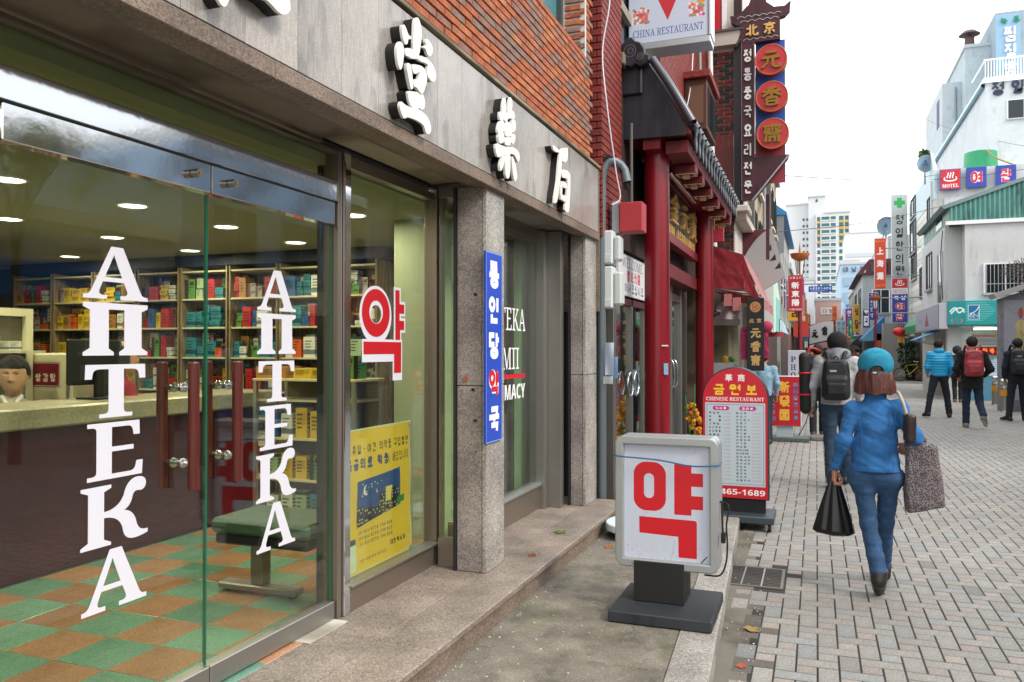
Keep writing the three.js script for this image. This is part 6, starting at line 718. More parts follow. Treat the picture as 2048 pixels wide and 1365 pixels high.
{ // corner shop with the teal fascia
  const B = thing('corner_phone_shop', 'white two-storey corner shop with teal fascia and corrugated teal attic', 'building', [5, 0, 30]), put = (n, g, m, l) => part(n, g, m, B, l);
  put('wall', bx(4.5, 12, 2.4, 5.8, 29.3, 36), stucco); put('wall', bx(4.0, 4.5, 3.2, 5.7, 29.9, 36), stucco); put('wall', bx(4.6, 12, 0, 2.4, 30.6, 36), mat(0xa7a7a2, 0.7)); put('pier', bx(4.0, 4.35, 0, 2.4, 29.4, 29.8), stucco); put('pier', bx(4.0, 4.6, 0, 2.4, 32.6, 36), mat(0xb5b3ac, 0.7));
  const corr = (pts, s, d) => { const n = 44, out = []; return pts; };
  { // corrugated attic: each sheet rib is part of the profile
    const P = [], x0 = 4.06, x1 = 9.5, N = 160; const top = (x) => 6.42 + (x - 4.5) * 0.34; for (let i = 0; i < N; i++) { const a = lerp(x0, x1, i / N), b = lerp(x0, x1, (i + 1) / N), za = -29.26 + 0.025 * Math.sin(i * 1.57), zb = -29.26 + 0.025 * Math.sin((i + 1) * 1.57); P.push(a, 5.8, za, b, 5.8, zb, b, top(b), zb, a, 5.8, za, b, top(b), zb, a, top(a), za); } const g = new THREE.BufferGeometry(); g.setAttribute('position', new THREE.BufferAttribute(new Float32Array(P), 3)); g.computeVertexNormals(); put('corrugated_sheet', muv(g), mat(0x5c968e, 0.6, { map: T.streak, side: THREE.DoubleSide }), 'teal corrugated attic wall');
    put('corrugated_sheet', polyX([[29.3, 5.75], [29.3, 6.42], [35.8, 6.3], [35.8, 5.7]], 4.05, 0.05), mat(0x86a898, 0.6, { map: T.streak })); put('attic_roof', polyS([[3.8, 6.3], [9.6, 8.25], [9.6, 8.15], [3.9, 6.2]], 36, 6.8), mat(0x6f8686, 0.6)); put('attic_window', bx(4.03, 4.05, 5.85, 6.2, 30.8, 32.2), M.glassDark); put('coping', bx(3.95, 12, 5.68, 5.8, 29.22, 29.3), mat(0xe0e2e2, 0.8)); put('attic_back', bx(4.6, 9.5, 5.8, 6.2, 29.6, 36), stucco);
  }
  const w = facade.S(B, 5.05, 6.2, 3.45, 4.4, 29.3); part('grille', Array.from({ length: 11 }, (_, i) => bx(5.08 + i * 0.108, 5.095 + i * 0.108, 3.47, 4.38, 29.2, 29.215)).concat([bx(5.02, 6.22, 3.72, 3.74, 29.195, 29.21)]), M.alu, w);
  const dw = put('door', bx(3.985, 3.995, 3.25, 4.9, 30.4, 31.4), M.glassDark); part('frame', [bx(3.96, 4.0, 3.2, 4.95, 30.3, 30.4), bx(3.96, 4.0, 3.2, 4.95, 31.4, 31.5)], M.greyL, dw); facade.X(B, 33, 34.4, 3.9, 5.2, 4.0);
  put('cable_run', tube([Vs(3.95, 5.6, 30), Vs(3.9, 4.6, 30.1), Vs(3.95, 3.3, 30.05)], 0.015, 20, 5), M.dark);
  const sg = thing('shop_fascia_sign', 'teal wrap-around fascia sign with white logo and phone digits', 'sign', [4.7, 2.4, 29.2]); part('box', bx(3.95, 7.4, 2.42, 3.2, 28.98, 29.28, 0.01), mat(0x1d8f8c, 0.5), sg); part('side_box', bx(3.7, 3.95, 2.3, 3.14, 29, 35.5, 0.01), mat(0xa9adb6, 0.5), sg);
  part('print', printS(3.96, 5.46, 2.43, 3.19, 28.972), canvasMat(768, 390, (c, W, h) => { c.fillStyle = '#11898c'; c.fillRect(0, 0, W, h); c.fillStyle = '#1b9696'; c.fillRect(256, 0, W, h); c.strokeStyle = '#cfe6e2'; c.lineWidth = 24; c.beginPath(); c.moveTo(24, 180); c.quadraticCurveTo(110, 60, 130, 150); c.quadraticCurveTo(150, 240, 236, 130); c.stroke(); c.beginPath(); c.moveTo(40, 210); c.quadraticCurveTo(120, 110, 150, 120); c.quadraticCurveTo(210, 90, 236, 190); c.stroke(); latin(c, '0 1 9', 48, 352, 84, 160, '#d8c8cc', 'bold', 'sans-serif'); latin(c, '0 1 9', 52, 350, 80, 152, '#a33c50', 'bold', 'sans-serif'); c.fillStyle = '#7fc4c0'; for (let i = 0; i < 9; i++) c.fillRect(262, 30 + i * 36, 180 + 230 * Math.sin(0.5 + i * 0.3), 8); c.fillStyle = '#17699a'; c.strokeStyle = '#d6e8ea'; c.lineWidth = 8; c.fillRect(292, 70, 156, 230); c.strokeRect(292, 70, 156, 230); latin(c, 'ez-i', 300, 270, 110, 140, '#e4f0f0', 'italic', 'serif'); c.strokeStyle = '#e4f0f0'; c.lineWidth = 12; c.beginPath(); c.moveTo(310, 210); c.quadraticCurveTo(410, 190, 446, 90); c.stroke(); }), sg);
  part('print', printX(29.05, 35.4, 2.34, 3.1, 3.692, -1), canvasMat(512, 128, (c, W, h) => { c.fillStyle = '#a3a6b6'; c.fillRect(0, 0, W, h); c.fillStyle = '#9a4f55'; c.beginPath(); c.moveTo(270, 20); c.lineTo(320, 108); c.lineTo(232, 108); c.fill(); latin(c, '019', 90, 90, 50, 90, '#8a8fa6', 'bold', 'sans-serif'); }), sg);
  // lit shop window with prints and the running LED board
  const wn = put('shop_window', bx(4.66, 7.3, 0.75, 2.4, 29.4, 29.41), M.glass); put('shop_base', bx(4.6, 7.4, 0, 0.75, 29.32, 29.5), mat(0x4f87a0, 0.6)); put('shop_back', bx(4.4, 7.4, 0.6, 2.42, 30.4, 30.5), mat(0xb9beb6, 0.7)); put('shop_ceiling', bx(4.4, 7.4, 2.38, 2.42, 29.4, 30.4), M.white);
  part('print', printS(4.7, 5.6, 1.75, 2.15, 29.395), canvasMat(512, 220, (c, W, h) => { c.fillStyle = '#c8beb2'; c.fillRect(0, 0, W, h); latin(c, 'International Call', 10, 62, 66, 490, '#8e3a2c', 'bold', 'sans-serif'); c.fillStyle = '#6d7f9a'; for (let i = 0; i < 5; i++) { c.fillRect(20, 90 + i * 24, 460, 12); } }), wn); part('print', printS(4.7, 5.6, 0.8, 1.46, 29.395), canvasMat(384, 280, (c, W, h) => { c.fillStyle = '#bfd6e6'; c.fillRect(0, 0, W, h); latin(c, 'FILM', 120, 70, 60, 140, '#4c5a78', 'normal'); c.fillStyle = '#8fa6be'; for (let i = 0; i < 6; i++) c.fillRect(40, 95 + i * 26, 300, 9); }), wn);
  const tl = thing('shop_strip_light', 'fluorescent strip light inside the lit corner shop', 'light', [5, 2.3, 29.8]); part('lamp_tube', [bx(4.8, 5.5, 2.28, 2.34, 29.7, 29.8, 0.01)], new THREE.MeshStandardMaterial({ color: 0xffffff, emissive: 0xf4fbff, emissiveIntensity: 3 }), tl); const al = new THREE.RectAreaLight(0xf4fbff, 14, 0.7, 0.1); al.name = 'strip_light'; al.position.set(5.15, 2.27, -29.75); al.rotation.x = -Math.PI / 2; scene.add(al);
  const led = thing('led_board', 'red running LED board with Korean text in the corner shop window', 'led sign', [5.1, 1.48, 29.3]); part('case', bx(4.74, 5.56, 1.47, 1.72, 29.3, 29.37, 0.006), M.black, led);
  const lm = canvasMat(420, 128, (c, W, h) => { c.fillStyle = '#3a0604'; c.fillRect(0, 0, W, h); write(c, '문화카드', 6, 12, 92, 104, { color: '#ff5a1c', lw: 17, gap: 10 }); }, 0.5, { glow: 1.1 }); part('led_screen', printS(4.75, 5.55, 1.48, 1.71, 29.297), lm, led);
  const ll = new THREE.RectAreaLight(0xff4a20, 1.4, 0.8, 0.23); ll.name = 'led_light'; ll.position.set(5.15, 1.595, -29.28); ll.rotation.y = Math.PI; ll.lookAt(5.15, 1.595, 0); scene.add(ll);
  const aw = thing('small_blue_awning', 'small sky-blue awning under the teal fascia', 'awning', [3.6, 2, 31]); part('cloth', (() => { const g = poly([[3.95, 2.3], [3.2, 1.98], [3.2, 1.95], [3.95, 2.26]], 1.9); g.translate(0, 0, -32.6); return muv(g); })(), mat(0x3f93cc, 0.7, { map: T.cloth }), aw); part('strut', [bar(Vs(3.25, 1.97, 31), Vs(4, 1.8, 31), 0.015), bar(Vs(3.25, 1.97, 32.5), Vs(4, 1.8, 32.5), 0.015)], M.alu, aw);
  const ga = thing('green_awning', 'rounded green shop awning further along the right-hand pavement', 'awning', [4.6, 2.4, 39]); part('cloth', (() => { const s = new THREE.Shape(); s.moveTo(5.2, 3.3); s.quadraticCurveTo(4.4, 3.3, 4.0, 2.7); s.lineTo(4.0, 2.35); s.lineTo(5.2, 2.5); const g = new THREE.ExtrudeGeometry(s, { depth: 5.5, bevelEnabled: false }); g.translate(0, 0, -43.5); return muv(g); })(), mat(0x1f8a56, 0.7, { map: T.cloth }), ga); part('lettering', bx(4.3, 4.7, 2.75, 2.95, 37.985, 37.995), mat(0x9fc9ac, 0.6), ga);
  for (let i = 0; i < 3; i++) { const x = 3.75 + i * 0.2, l = thing('red_lantern', 'round red lantern with yellow tassel hanging by the green awning', 'lantern', [x, 2.2, 43 + i], 'red lanterns'); part('body', new THREE.SphereGeometry(0.26, 18, 12).scale(1, 0.8, 1).translate(x, 2.5, -43 - i), col(0xc0141c, 0.5), l); part('tassel', cyl(0.06, 0.05, 0.3, x, 1.98, 43 + i, 10), col(0xd08a1c, 0.7), l); part('cord', bar(Vs(x, 2.7, 43 + i), Vs(x, 3.0, 43 + i), 0.012, 5), M.dark, l); }
}
{ // hotel building in white tile
  const B = thing('motel_building', 'four-storey cream-tiled motel with rooftop signs and satellite dish', 'building', [5.5, 0, 46]), put = (n, g, m, l) => part(n, g, m, B, l);
  put('wall', bx(5.22, 14, 0, 8.7, 42, 53), tileW); put('wall', bx(5.3, 14, 8.7, 10.05, 42.02, 53), stucco); put('side_wall', bx(5.6, 14, 5.5, 8.7, 41.94, 42), stucco); put('parapet', polyX([[42, 10.05], [43.2, 11.1], [44.4, 10.4], [53, 10.2], [53, 8.7], [42, 8.7]], 5.2, 0.12), mat(0xb9c9cc, 0.8));
  for (let r = 0; r < 26; r++) put('tile_course', bx(5.205, 5.22, 0.6 + r * 0.31, 0.895 + r * 0.31, 42.02, 52.96, 0.004), [tileW, mat(0xc2c2b8, 0.5), mat(0xd2d2ca, 0.5)][r % 3]);
  for (const [a, b, y0, y1] of [[49.4, 51.6, 9.2, 10.2], [42.8, 44.3, 7.4, 9.0], [49.3, 52.1, 7.1, 8.9], [49.2, 51.5, 5.6, 7.2], [45.9, 47.5, 4.4, 5.9], [42.3, 44.3, 4.3, 5.9]]) facade.X(B, a, b, y0, y1, 5.19);
  put('downpipe', bar(Vs(5.12, 0, 42.4), Vs(5.12, 9.6, 42.4), 0.05), M.greyL); put('shop_front', bx(5.1, 5.2, 0, 2.4, 43, 52.5), mat(0x4d4540, 0.6)); put('pilaster', bx(4.9, 5.2, 0, 3.2, 47.2, 47.6), mat(0x6d5b52, 0.6));
  const sq = (x0, x1, y0, y1, label, draw) => { const t = thing('rooftop_sign', label, 'sign', [(x0 + x1) / 2, y0, 41.8]); part('box', bx(x0, x1, y0, y1, 41.75, 41.93, 0.01), mat(0x3c5a9a, 0.5), t); part('print', printS(x0 + 0.03, x1 - 0.03, y0 + 0.03, y1 - 0.03, 41.745), canvasMat(192, 192, draw), t); };
  const spring = (c, x, y, k) => { c.strokeStyle = '#eef0f2'; c.lineWidth = 12 * k; c.beginPath(); c.ellipse(x, y + 44 * k, 62 * k, 24 * k, 0, -0.6, Math.PI + 0.6); c.stroke(); for (const d of [-26, 0, 26]) { c.beginPath(); c.moveTo(x + d * k, y + 44 * k); c.bezierCurveTo(x + (d - 18) * k, y + 20 * k, x + (d + 18) * k, y + 4 * k, x + d * k, y - 20 * k); c.stroke(); } };
  sq(5.4, 6.26, 9.05, 10.0, 'square red rooftop sign with white hot-spring mark', (c) => { c.fillStyle = '#c2202c'; c.fillRect(0, 0, 192, 192); spring(c, 96, 46, 1); latin(c, 'MOTEL', 14, 178, 46, 164, '#f0f0f0'); }); sq(6.49, 7.3, 9.07, 10.02, 'square blue rooftop sign with a round first syllable', (c) => { c.fillStyle = '#2a3f9c'; c.fillRect(0, 0, 192, 192); write(c, '여', 24, 24, 144, 144, { color: '#c22c3c', lw: 24, edge: '#e8d8e0' }); }); sq(7.67, 8.47, 9.07, 10.0, 'square blue rooftop sign with a boxed second syllable', (c) => { c.fillStyle = '#2a3f9c'; c.fillRect(0, 0, 192, 192); write(c, '관', 24, 24, 144, 144, { color: '#c22c3c', lw: 22, edge: '#e8d8e0' }); });
  const tk = thing('water_tank', 'green plastic water tank on the motel roof', 'tank', [7.5, 10.05, 44.4]); part('tank', cyl(0.76, 0.7, 1.15, 7.5, 10.05, 44.4, 28), mat(0x1c8a5c, 0.45), tk); part('lid', cyl(0.3, 0.28, 0.1, 7.45, 11.2, 44.4, 20), mat(0x1a7c52, 0.45), tk); part('hose', tube([Vs(7.6, 11.15, 43.62), Vs(7.9, 10.8, 43.55), Vs(8.4, 10.5, 43.5), Vs(9, 10.2, 43.5)], 0.04, 20), col(0x8a7e4e, 0.7), tk);
  const dish = (x, y, s, r, label) => { const t = thing('satellite_dish', label, 'satellite dish', [x, y, s]); const g = new THREE.SphereGeometry(r * 2.4, 28, 8, 0, Math.PI * 2, 0, 0.43); g.rotateX(-Math.PI / 2 + 0.18); g.rotateY(0.35); g.translate(x + r * 0.8, y - 0.1 - r * 0.4, -s + r * 1.9); part('reflector', g, mat(0x8ea6b8, 0.5, { side: THREE.DoubleSide }), t); part('feed', [bar(Vs(x, y, s - 0.5 * r), Vs(x, y - 0.15, s), 0.03), bx(x - 0.09, x + 0.09, y - 0.24, y - 0.08, s - r * 0.6, s - r * 0.4)], col(0x35507a, 0.6), t); part('mast', bar(Vs(x, y - 1.1, s + 0.1), Vs(x, y, s + 0.1), 0.045), M.grey, t); };
  dish(4.95, 10.75, 43.2, 0.42, 'round grey-blue satellite dish on the motel roof corner'); dish(4.3, 9.9, 58, 0.62, 'bigger grey satellite dish over the lower house roof');
  // long vertical signs
  const V = thing('vertical_clinic_sign', 'tall grey vertical sign with green cross and black Korean lettering', 'sign', [4.6, 5.8, 52]); part('box', bx(4.17, 5.03, 5.85, 10.75, 52, 52.25, 0.01), M.greyL, V);
  part('print', printS(4.19, 5.01, 5.87, 10.73, 51.994), canvasMat(192, 1152, (c, W, h) => { c.fillStyle = '#b4bab8'; c.fillRect(0, 0, W, h); c.fillStyle = '#2aa352'; c.fillRect(66, 40, 60, 140); c.fillRect(26, 80, 140, 60); write(c, '정일한의', 36, 270, 122, 150, { color: '#2b2f31', lw: 17, gap: 34, down: true }); c.fillStyle = '#98a0a2'; c.beginPath(); c.arc(96, 1064, 88, 0, 7); c.fill(); write(c, '원', 36, 985, 122, 150, { color: '#23272a', lw: 18 }); }), V);
  const V2 = thing('vertical_motel_sign', 'vertical red, white and blue motel sign below the clinic sign', 'sign', [4.6, 3.2, 52]); part('box', bx(4.17, 5.03, 3.22, 5.82, 52, 52.25, 0.01), M.greyL, V2);
  part('print', printS(4.19, 5.01, 3.24, 5.8, 51.994), canvasMat(192, 600, (c, W, h) => { c.fillStyle = '#c02430'; c.fillRect(0, 0, W, 130); spring(c, 96, 36, 0.85); c.fillStyle = '#d9dade'; c.fillRect(0, 130, W, 84); latin(c, 'MOTEL', 10, 202, 70, 172, '#b02838', 'normal'); c.fillStyle = '#2c3f98'; c.fillRect(0, 214, W, h); write(c, '북성', 14, 228, 76, 72, { color: '#e6e8ee', lw: 10, gap: 10 }); ['여', '관'].forEach((ch, i) => write(c, ch, 30, 318 + i * 140, 132, 124, { color: '#c22c3c', lw: 20, edge: '#e6d2dc' })); }), V2);
  // pot plants and the yellow bicycle against the wall
  const pp = thing('entrance_shrub', 'dense dark green potted shrub beside the motel entrance', 'shrub', [4.75, 0, 47.6]); part('pot', cyl(0.26, 0.32, 0.45, 4.75, 0, 47.6, 16), M.dark, pp); { const R = rng(44), lf = [], n = 900; for (let i = 0; i < n; i++) { const a = R() * 6.283, h = R(), r = 0.62 * Math.sqrt(R()) * (0.75 + 0.4 * Math.sin(h * 3.1)), g = new THREE.PlaneGeometry(0.09, 0.16); g.rotateX(R() * 3); g.rotateY(R() * 6); g.translate(4.75 + Math.cos(a) * r, 0.5 + h * 1.75, -47.6 + Math.sin(a) * r); lf.push(g); } part('foliage', lf, phys(0x2c4a2a, 0.7, { side: THREE.DoubleSide, transmission: 0.2, thickness: 0 }), pp); part('stem', bar(Vs(4.75, 0.4, 47.6), Vs(4.75, 1.9, 47.6), 0.03), col(0x4a3a2a, 0.8), pp); }
  const bk = thing('bicycle', 'yellow bicycle leaning by the motel wall', 'bicycle', [0, 0, 0]); { const Y = col(0xc9a61c, 0.4); const wheel = (x) => { const t = new THREE.TorusGeometry(0.33, 0.022, 8, 32); t.translate(x, 0.352, 0); const w = part('wheel', t, M.rubber, bk); const sp = []; for (let i = 0; i < 12; i++) { const a = i / 12 * 6.283; sp.push(bar(V3(x, 0.352, 0), V3(x + Math.cos(a) * 0.32, 0.352 + Math.sin(a) * 0.32, 0), 0.002, 4)); } part('spokes', sp, M.steel, w); const h = new THREE.CylinderGeometry(0.03, 0.03, 0.1, 12); h.rotateX(Math.PI / 2); h.translate(x, 0.352, 0); part('hub', h, M.steel, w); }; wheel(-0.52); wheel(0.52);
    const p = { bb: V3(-0.05, 0.34, 0), st: V3(-0.2, 0.82, 0), hd: V3(0.34, 0.86, 0), hb: V3(0.37, 0.72, 0), ra: V3(-0.52, 0.352, 0), fa: V3(0.52, 0.352, 0) }; part('frame', [bar(p.bb, p.st, 0.02), bar(p.st, p.hd, 0.02), bar(p.bb, p.hb, 0.024), bar(p.hd, p.hb, 0.026), bar(p.ra, p.bb, 0.014), bar(p.ra, p.st, 0.012)], Y, bk); part('fork', [bar(p.hb, p.fa, 0.016), bar(p.hd, V3(0.32, 1.0, 0), 0.014)], Y, bk); part('handlebar', tube([V3(0.3, 1.02, -0.28), V3(0.36, 1.0, -0.15), V3(0.32, 1.0, 0), V3(0.36, 1.0, 0.15), V3(0.3, 1.02, 0.28)], 0.013, 20), M.steel, bk); part('saddle', new THREE.SphereGeometry(0.12, 14, 8).scale(1.1, 0.35, 0.6).translate(-0.24, 0.92, 0), M.black, bk); part('seat_post', bar(p.st, V3(-0.23, 0.9, 0), 0.013), M.steel, bk); const cr = new THREE.TorusGeometry(0.09, 0.01, 6, 20); cr.translate(-0.05, 0.34, 0.04); part('chainring', cr, M.steel, bk); part('pedals', [bar(V3(-0.05, 0.34, 0.06), V3(0.08, 0.24, 0.08), 0.01), bx(0.04, 0.14, 0.22, 0.25, -0.13, -0.08), bar(V3(-0.05, 0.34, -0.06), V3(-0.18, 0.44, -0.08), 0.01)], M.dark, bk); bk.position.set(4.5, 0, -45.6); bk.rotation.set(0, 0.35, 0); }
}
{ // buildings standing behind the motel
  const B = thing('white_clinic_building', 'big white building with black rooftop lettering behind the motel', 'building', [9, 0, 55]), put = (n, g, m) => part(n, g, m, B); const wh = mat(0xd2dadd, 0.85, { map: T.plaster });
  put('wall', bx(8.7, 24, 0, 16.2, 50, 72), wh); put('parapet', bx(8.62, 24, 16.2, 16.5, 49.92, 72), mat(0xd6e2e8, 0.8)); put('eaves_strip', bar(Vs(8.6, 16.1, 50), Vs(8.6, 16.1, 72), 0.12), mat(0x6f93a0, 0.6)); facade.S(B, 9.75, 11.3, 14.15, 15.18, 50); facade.S(B, 8.95, 10.9, 10.4, 11.3, 50, mat(0x6b5f52, 0.6)); 
  part('lettering', [...'정일'].map((ch, i) => faceS(brush(ch, 0.72, 0.8, 0.13, 0.06, 60 + i), 9.3 + i * 0.95, 15.85, 49.99)), mat(0x1b2740, 0.5), B);
  const rl = []; for (let i = 0; i < 30; i++) rl.push(bx(8.7 + i * 0.14, 8.74 + i * 0.14, 16.5, 17.5, 50.05, 50.09)); part('railing', [...rl, bx(8.65, 13, 17.46, 17.54, 50.02, 50.12), bar(Vs(8.7, 17.5, 50.1), Vs(8.7, 17.5, 54), 0.04)], mat(0xe6eaec, 0.6), B); put('roof_ladder', [bar(Vs(8.55, 14.2, 66), Vs(8.4, 16.4, 69), 0.06), bar(Vs(8.3, 13.4, 68), Vs(8.5, 15.2, 71), 0.06)], mat(0xdfe4e6, 0.6)); put('roof_plants', (() => { const R = rng(5), l = []; for (let i = 0; i < 90; i++) { const g = new THREE.PlaneGeometry(0.35, 0.35); g.rotateX(R() * 3); g.rotateY(R() * 6); g.translate(8.3 + R() * 0.5 - 0.4, 16.9 + R() * 0.6, -71 - R()); l.push(g); } return l; })(), mat(0x4f6b3a, 0.8, { side: THREE.DoubleSide }));
  const C = thing('bathhouse_tower', 'tall stepped pale blue bathhouse tower with a vertical white sign', 'building', [14, 0, 84]), pc = mat(0xbccbd0, 0.85, { map: T.plaster }), pd = mat(0xc6d1d5, 0.85, { map: T.plaster });
  part('wall', bx(11.1, 14.2, 0, 26.5, 84, 96), pd, C); part('wall', bx(12.7, 24, 0, 28.9, 82, 95), pc, C); part('wall', bx(14.7, 30, 0, 31, 80, 94), mat(0xa2b4c0, 0.85, { map: T.plaster }), C); part('parapet', bx(12.6, 14.7, 28.9, 29.2, 81.9, 95), pd, C); part('wall_letter_board', bx(11.06, 11.1, 23, 25.6, 86, 87.5), mat(0x3b3a6a, 0.6), C); part('downpipe', [bar(Vs(12.2, 10, 83.9), Vs(12.2, 26, 83.9), 0.08)], mat(0x6f8a94, 0.6), C); const ch = part('chimney', cyl(0.45, 0.4, 0.9, 13.2, 29.2, 83, 16), mat(0x54413f, 0.7), C); part('cap', cyl(0.9, 0.5, 0.35, 13.2, 30.4, 83, 16), mat(0x4a3a38, 0.7), ch); part('stem', cyl(0.15, 0.15, 0.4, 13.2, 30.08, 83, 8), mat(0x4a3a38, 0.7), ch); facade.S(C, 13.7, 14.2, 21.5, 22.6, 82);
  part('sign_characters', [...'찜질방'].map((ch, i) => faceS(brush(ch, 1.15, 1.5, 0.24, 0.1, 70 + i), 15.85, 29 - i * 1.5, 79.98)), M.white, C); part('sign_characters', [...'녹주'].map((ch, i) => faceS(brush(ch, 0.6, 0.7, 0.12, 0.1, 80 + i), 15.35 + i * 0.95, 30.2, 79.98)), mat(0x1f8a6a, 0.6), C); part('sign_panel', bx(14.72, 16.6, 25.9, 30.8, 79.985, 79.999), mat(0x86a9c2, 0.7), C);
  const D = thing('red_roofed_house', 'grey and white house with dark red tiled roof past the motel', 'building', [4, 0, 60]); part('wall', bx(2.9, 12, 0, 6.6, 58, 72), mat(0xb5b9b8, 0.85, { map: T.plaster }), D); part('wall', bx(4.6, 12, 6.6, 9.4, 60, 72), mat(0xcfd2d0, 0.85, { map: T.plaster }), D); part('roof', polyS([[2.5, 6.6], [3.3, 7.6], [5.2, 7.6], [5.2, 6.6]], 72, 14.2), mat(0x5c2c30, 0.7), D); facade.X(D, 60, 63, 3.6, 5.8, 2.9); facade.X(D, 66, 69, 3.6, 5.8, 2.9); facade.S(D, 3.5, 4.5, 4.0, 5.6, 58, M.glassDark); part('shop_front', bx(2.85, 2.9, 0, 2.6, 58.5, 71.5), mat(0x40372f, 0.6), D); part('upper_window', bx(3.4, 4.4, 6.75, 7.3, 57.75, 57.79), M.glassDark, D); part('brace', [bar(Vs(3.0, 6.7, 57.8), Vs(4.4, 9.6, 58.5), 0.05), bar(Vs(4.0, 7.6, 57.8), Vs(4.6, 10.2, 58.5), 0.05)], mat(0x9fb1b8, 0.5), D); part('orange_pier', bx(3.4, 3.75, 0, 2.6, 54, 54.4), mat(0xb05a30, 0.7), D); part('porch_wall', bx(3.75, 6, 0, 3.2, 53, 58), mat(0x8d8a84, 0.8), D);
}
// ---------------------------------------------------------------- far end of the street
{
  const A = thing('apartment_tower', 'tall white apartment block with green glass and yellow balcony panels', 'apartment block', [1, 0, 384]), white = mat(0xc6cacd, 0.85), tint = white, gg = mat(0x31605e, 0.2), gd = mat(0x39505a, 0.2), yl = mat(0xb89c40, 0.7);
  part('wall', bx(-12.4, 0, 0, 67, 384, 398), white, A); part('wall', bx(0, 14, 0, 62, 380, 398), tint, A); part('core', bx(-3.1, 3.8, 0, 69.8, 381.5, 392), white, A); part('roof_slab', [bx(-12.8, -3.1, 67, 67.8, 383.6, 398), bx(-3.5, 4.2, 69.8, 70.6, 381, 393), bx(3.8, 14.3, 62, 62.8, 379.6, 398)], white, A);
  part('core_window', bx(0, 0.8, 67.4, 68.6, 381.3, 381.48), gd, A);
  for (let f = 0; f < 17; f++) { const y = 58.6 - f * 2.95; for (const [x0, x1, m] of [[0.6, 1.8, gd], [2.4, 5.6, gg], [6.2, 8.2, gg], [9.6, 11.4, gg], [12.0, 13.5, gd]]) part('window', bx(x0, x1, y, y + 1.75, 379.9, 379.99), m, A); part('balcony_rail', bx(2.4, 8.2, y - 0.1, y + 0.35, 379.7, 379.9), white, A); if (f < 4) for (const [x0, x1] of [[0.6, 1.9], [9.6, 11.4], [12.0, 13.5]]) part('balcony_panel', bx(x0, x1, y - 1.15, y - 0.1, 379.75, 379.88), yl, A); for (const x of [-5.6, -4]) part('window', bx(x, x + 0.9, y + 1, y + 2.1, 383.9, 383.99), gd, A); }
  const box = (name, label, x0, x1, h, s0, s1, m, extra) => { const t = thing(name, label, 'building', [(x0 + x1) / 2, 0, s0]); part('wall', bx(x0, x1, 0, h, s0, s1), m, t); part('parapet', bx(x0 - 0.1, x1 + 0.1, h, h + 0.3, s0 - 0.1, s1), mat(0xb9bcbe, 0.8), t); extra?.(t); return t; };
  box('office_building', 'pale blue office block with a hospital name along its top', 3.2, 9, 13.4, 120, 150, mat(0x9fb9cc, 0.8), (t) => { for (let r = 0; r < 5; r++) for (let k = 0; k < 3; k++) part('window', bx(3.6 + k * 1.8, 5 + k * 1.8, 2 + r * 2.1, 3.2 + r * 2.1, 119.9, 119.98), mat(0x8aa6bc, 0.3), t); part('lettering', [...'대남의'].map((ch, i) => faceS(brush(ch, 0.75, 0.8, 0.12, 0.05, 90 + i), 3.8 + i * 1.1, 12.7, 119.9)), M.navy, t); });
  box('grey_slab_block', 'plain pale grey slab block behind the roofs', 6.9, 16, 31, 220, 240, mat(0xcdd1d4, 0.9), (t) => { for (let r = 0; r < 6; r++) part('window_band', bx(7.2, 15.7, 5 + r * 4, 6 + r * 4, 219.9, 219.98), mat(0xb6bec4, 0.5), t); });
  box('striped_slab_block', 'white block with grey floor bands beside the office block', 5.2, 9.4, 22, 200, 212, mat(0xdfe2e4, 0.9), (t) => { for (let r = 0; r < 7; r++) part('window_band', bx(5.3, 9.3, 4 + r * 2.5, 5.2 + r * 2.5, 199.9, 199.98), mat(0xa9b4bc, 0.5), t); });
  box('pink_shop_building', 'salmon pink corner building at the far end of the street', -0.1, 2.7, 7.3, 100, 115, mat(0xc4a094, 0.85), (t) => { for (let k = 0; k < 2; k++) facade.S(t, 0.3 + k * 1.2, 1.1 + k * 1.2, 3.4, 4.4, 100); part('sign', printS(0.5, 2.2, 5.7, 6.5, 99.9), canvasMat(192, 96, (c) => { c.fillStyle = '#d8cfc8'; c.fillRect(0, 0, 192, 96); write(c, '다방', 20, 14, 66, 66, { color: '#7d4a44', lw: 9 }); }), t); });
  box('white_mid_block', 'small white block with dark windows in front of the tower', -2.2, -0.2, 9.4, 96, 104, mat(0xd6d9da, 0.85), (t) => { for (let r = 0; r < 3; r++) facade.S(t, -1.6, -1.1, 3 + r * 2.1, 3.9 + r * 2.1, 96); });
  // rows of shops closing the view: each a house of its own
  const R = rng(66), tones = [0xb8b2a8, 0xa8aeb4, 0xc0b49e, 0x9da6ae, 0xb9a79c, 0xc8c8c2];
  for (let i = 0; i < 5; i++) { const s = 42.5 + i * 10.4; const b = box('left_row_house', ['grey', 'cream', 'blue-grey', 'tan', 'pale'][i] + ' shophouse in the left-hand row beyond the blue-roofed house', -9, -1.25 - 0.1 * (i % 2), 5.4 + R() * 2, s, s + 10.2, mat(tones[i], 0.85, { map: T.grime })); for (let k = 0; k < 3; k++) facade.X(b, s + 1 + k * 3, s + 2.4 + k * 3, 3.2, 4.6, -1.24 - 0.1 * (i % 2), 1); part('shop_front', bx(-1.3, -1.2, 0.1, 2.4, s + 0.5, s + 9.6), mat([0x6a3a34, 0x3f4a58, 0x57503c, 0x4a3038, 0x3c4640][i], 0.6), b); part('awning', polyS([[-1.25, 2.9], [-0.5, 2.45], [-0.5, 2.35], [-1.25, 2.8]], s + 7, 5), mat([0x2f7a52, 0xb04a3c, 0x3a6fa0, 0xc08a30, 0x8a3040][i], 0.7), b); }
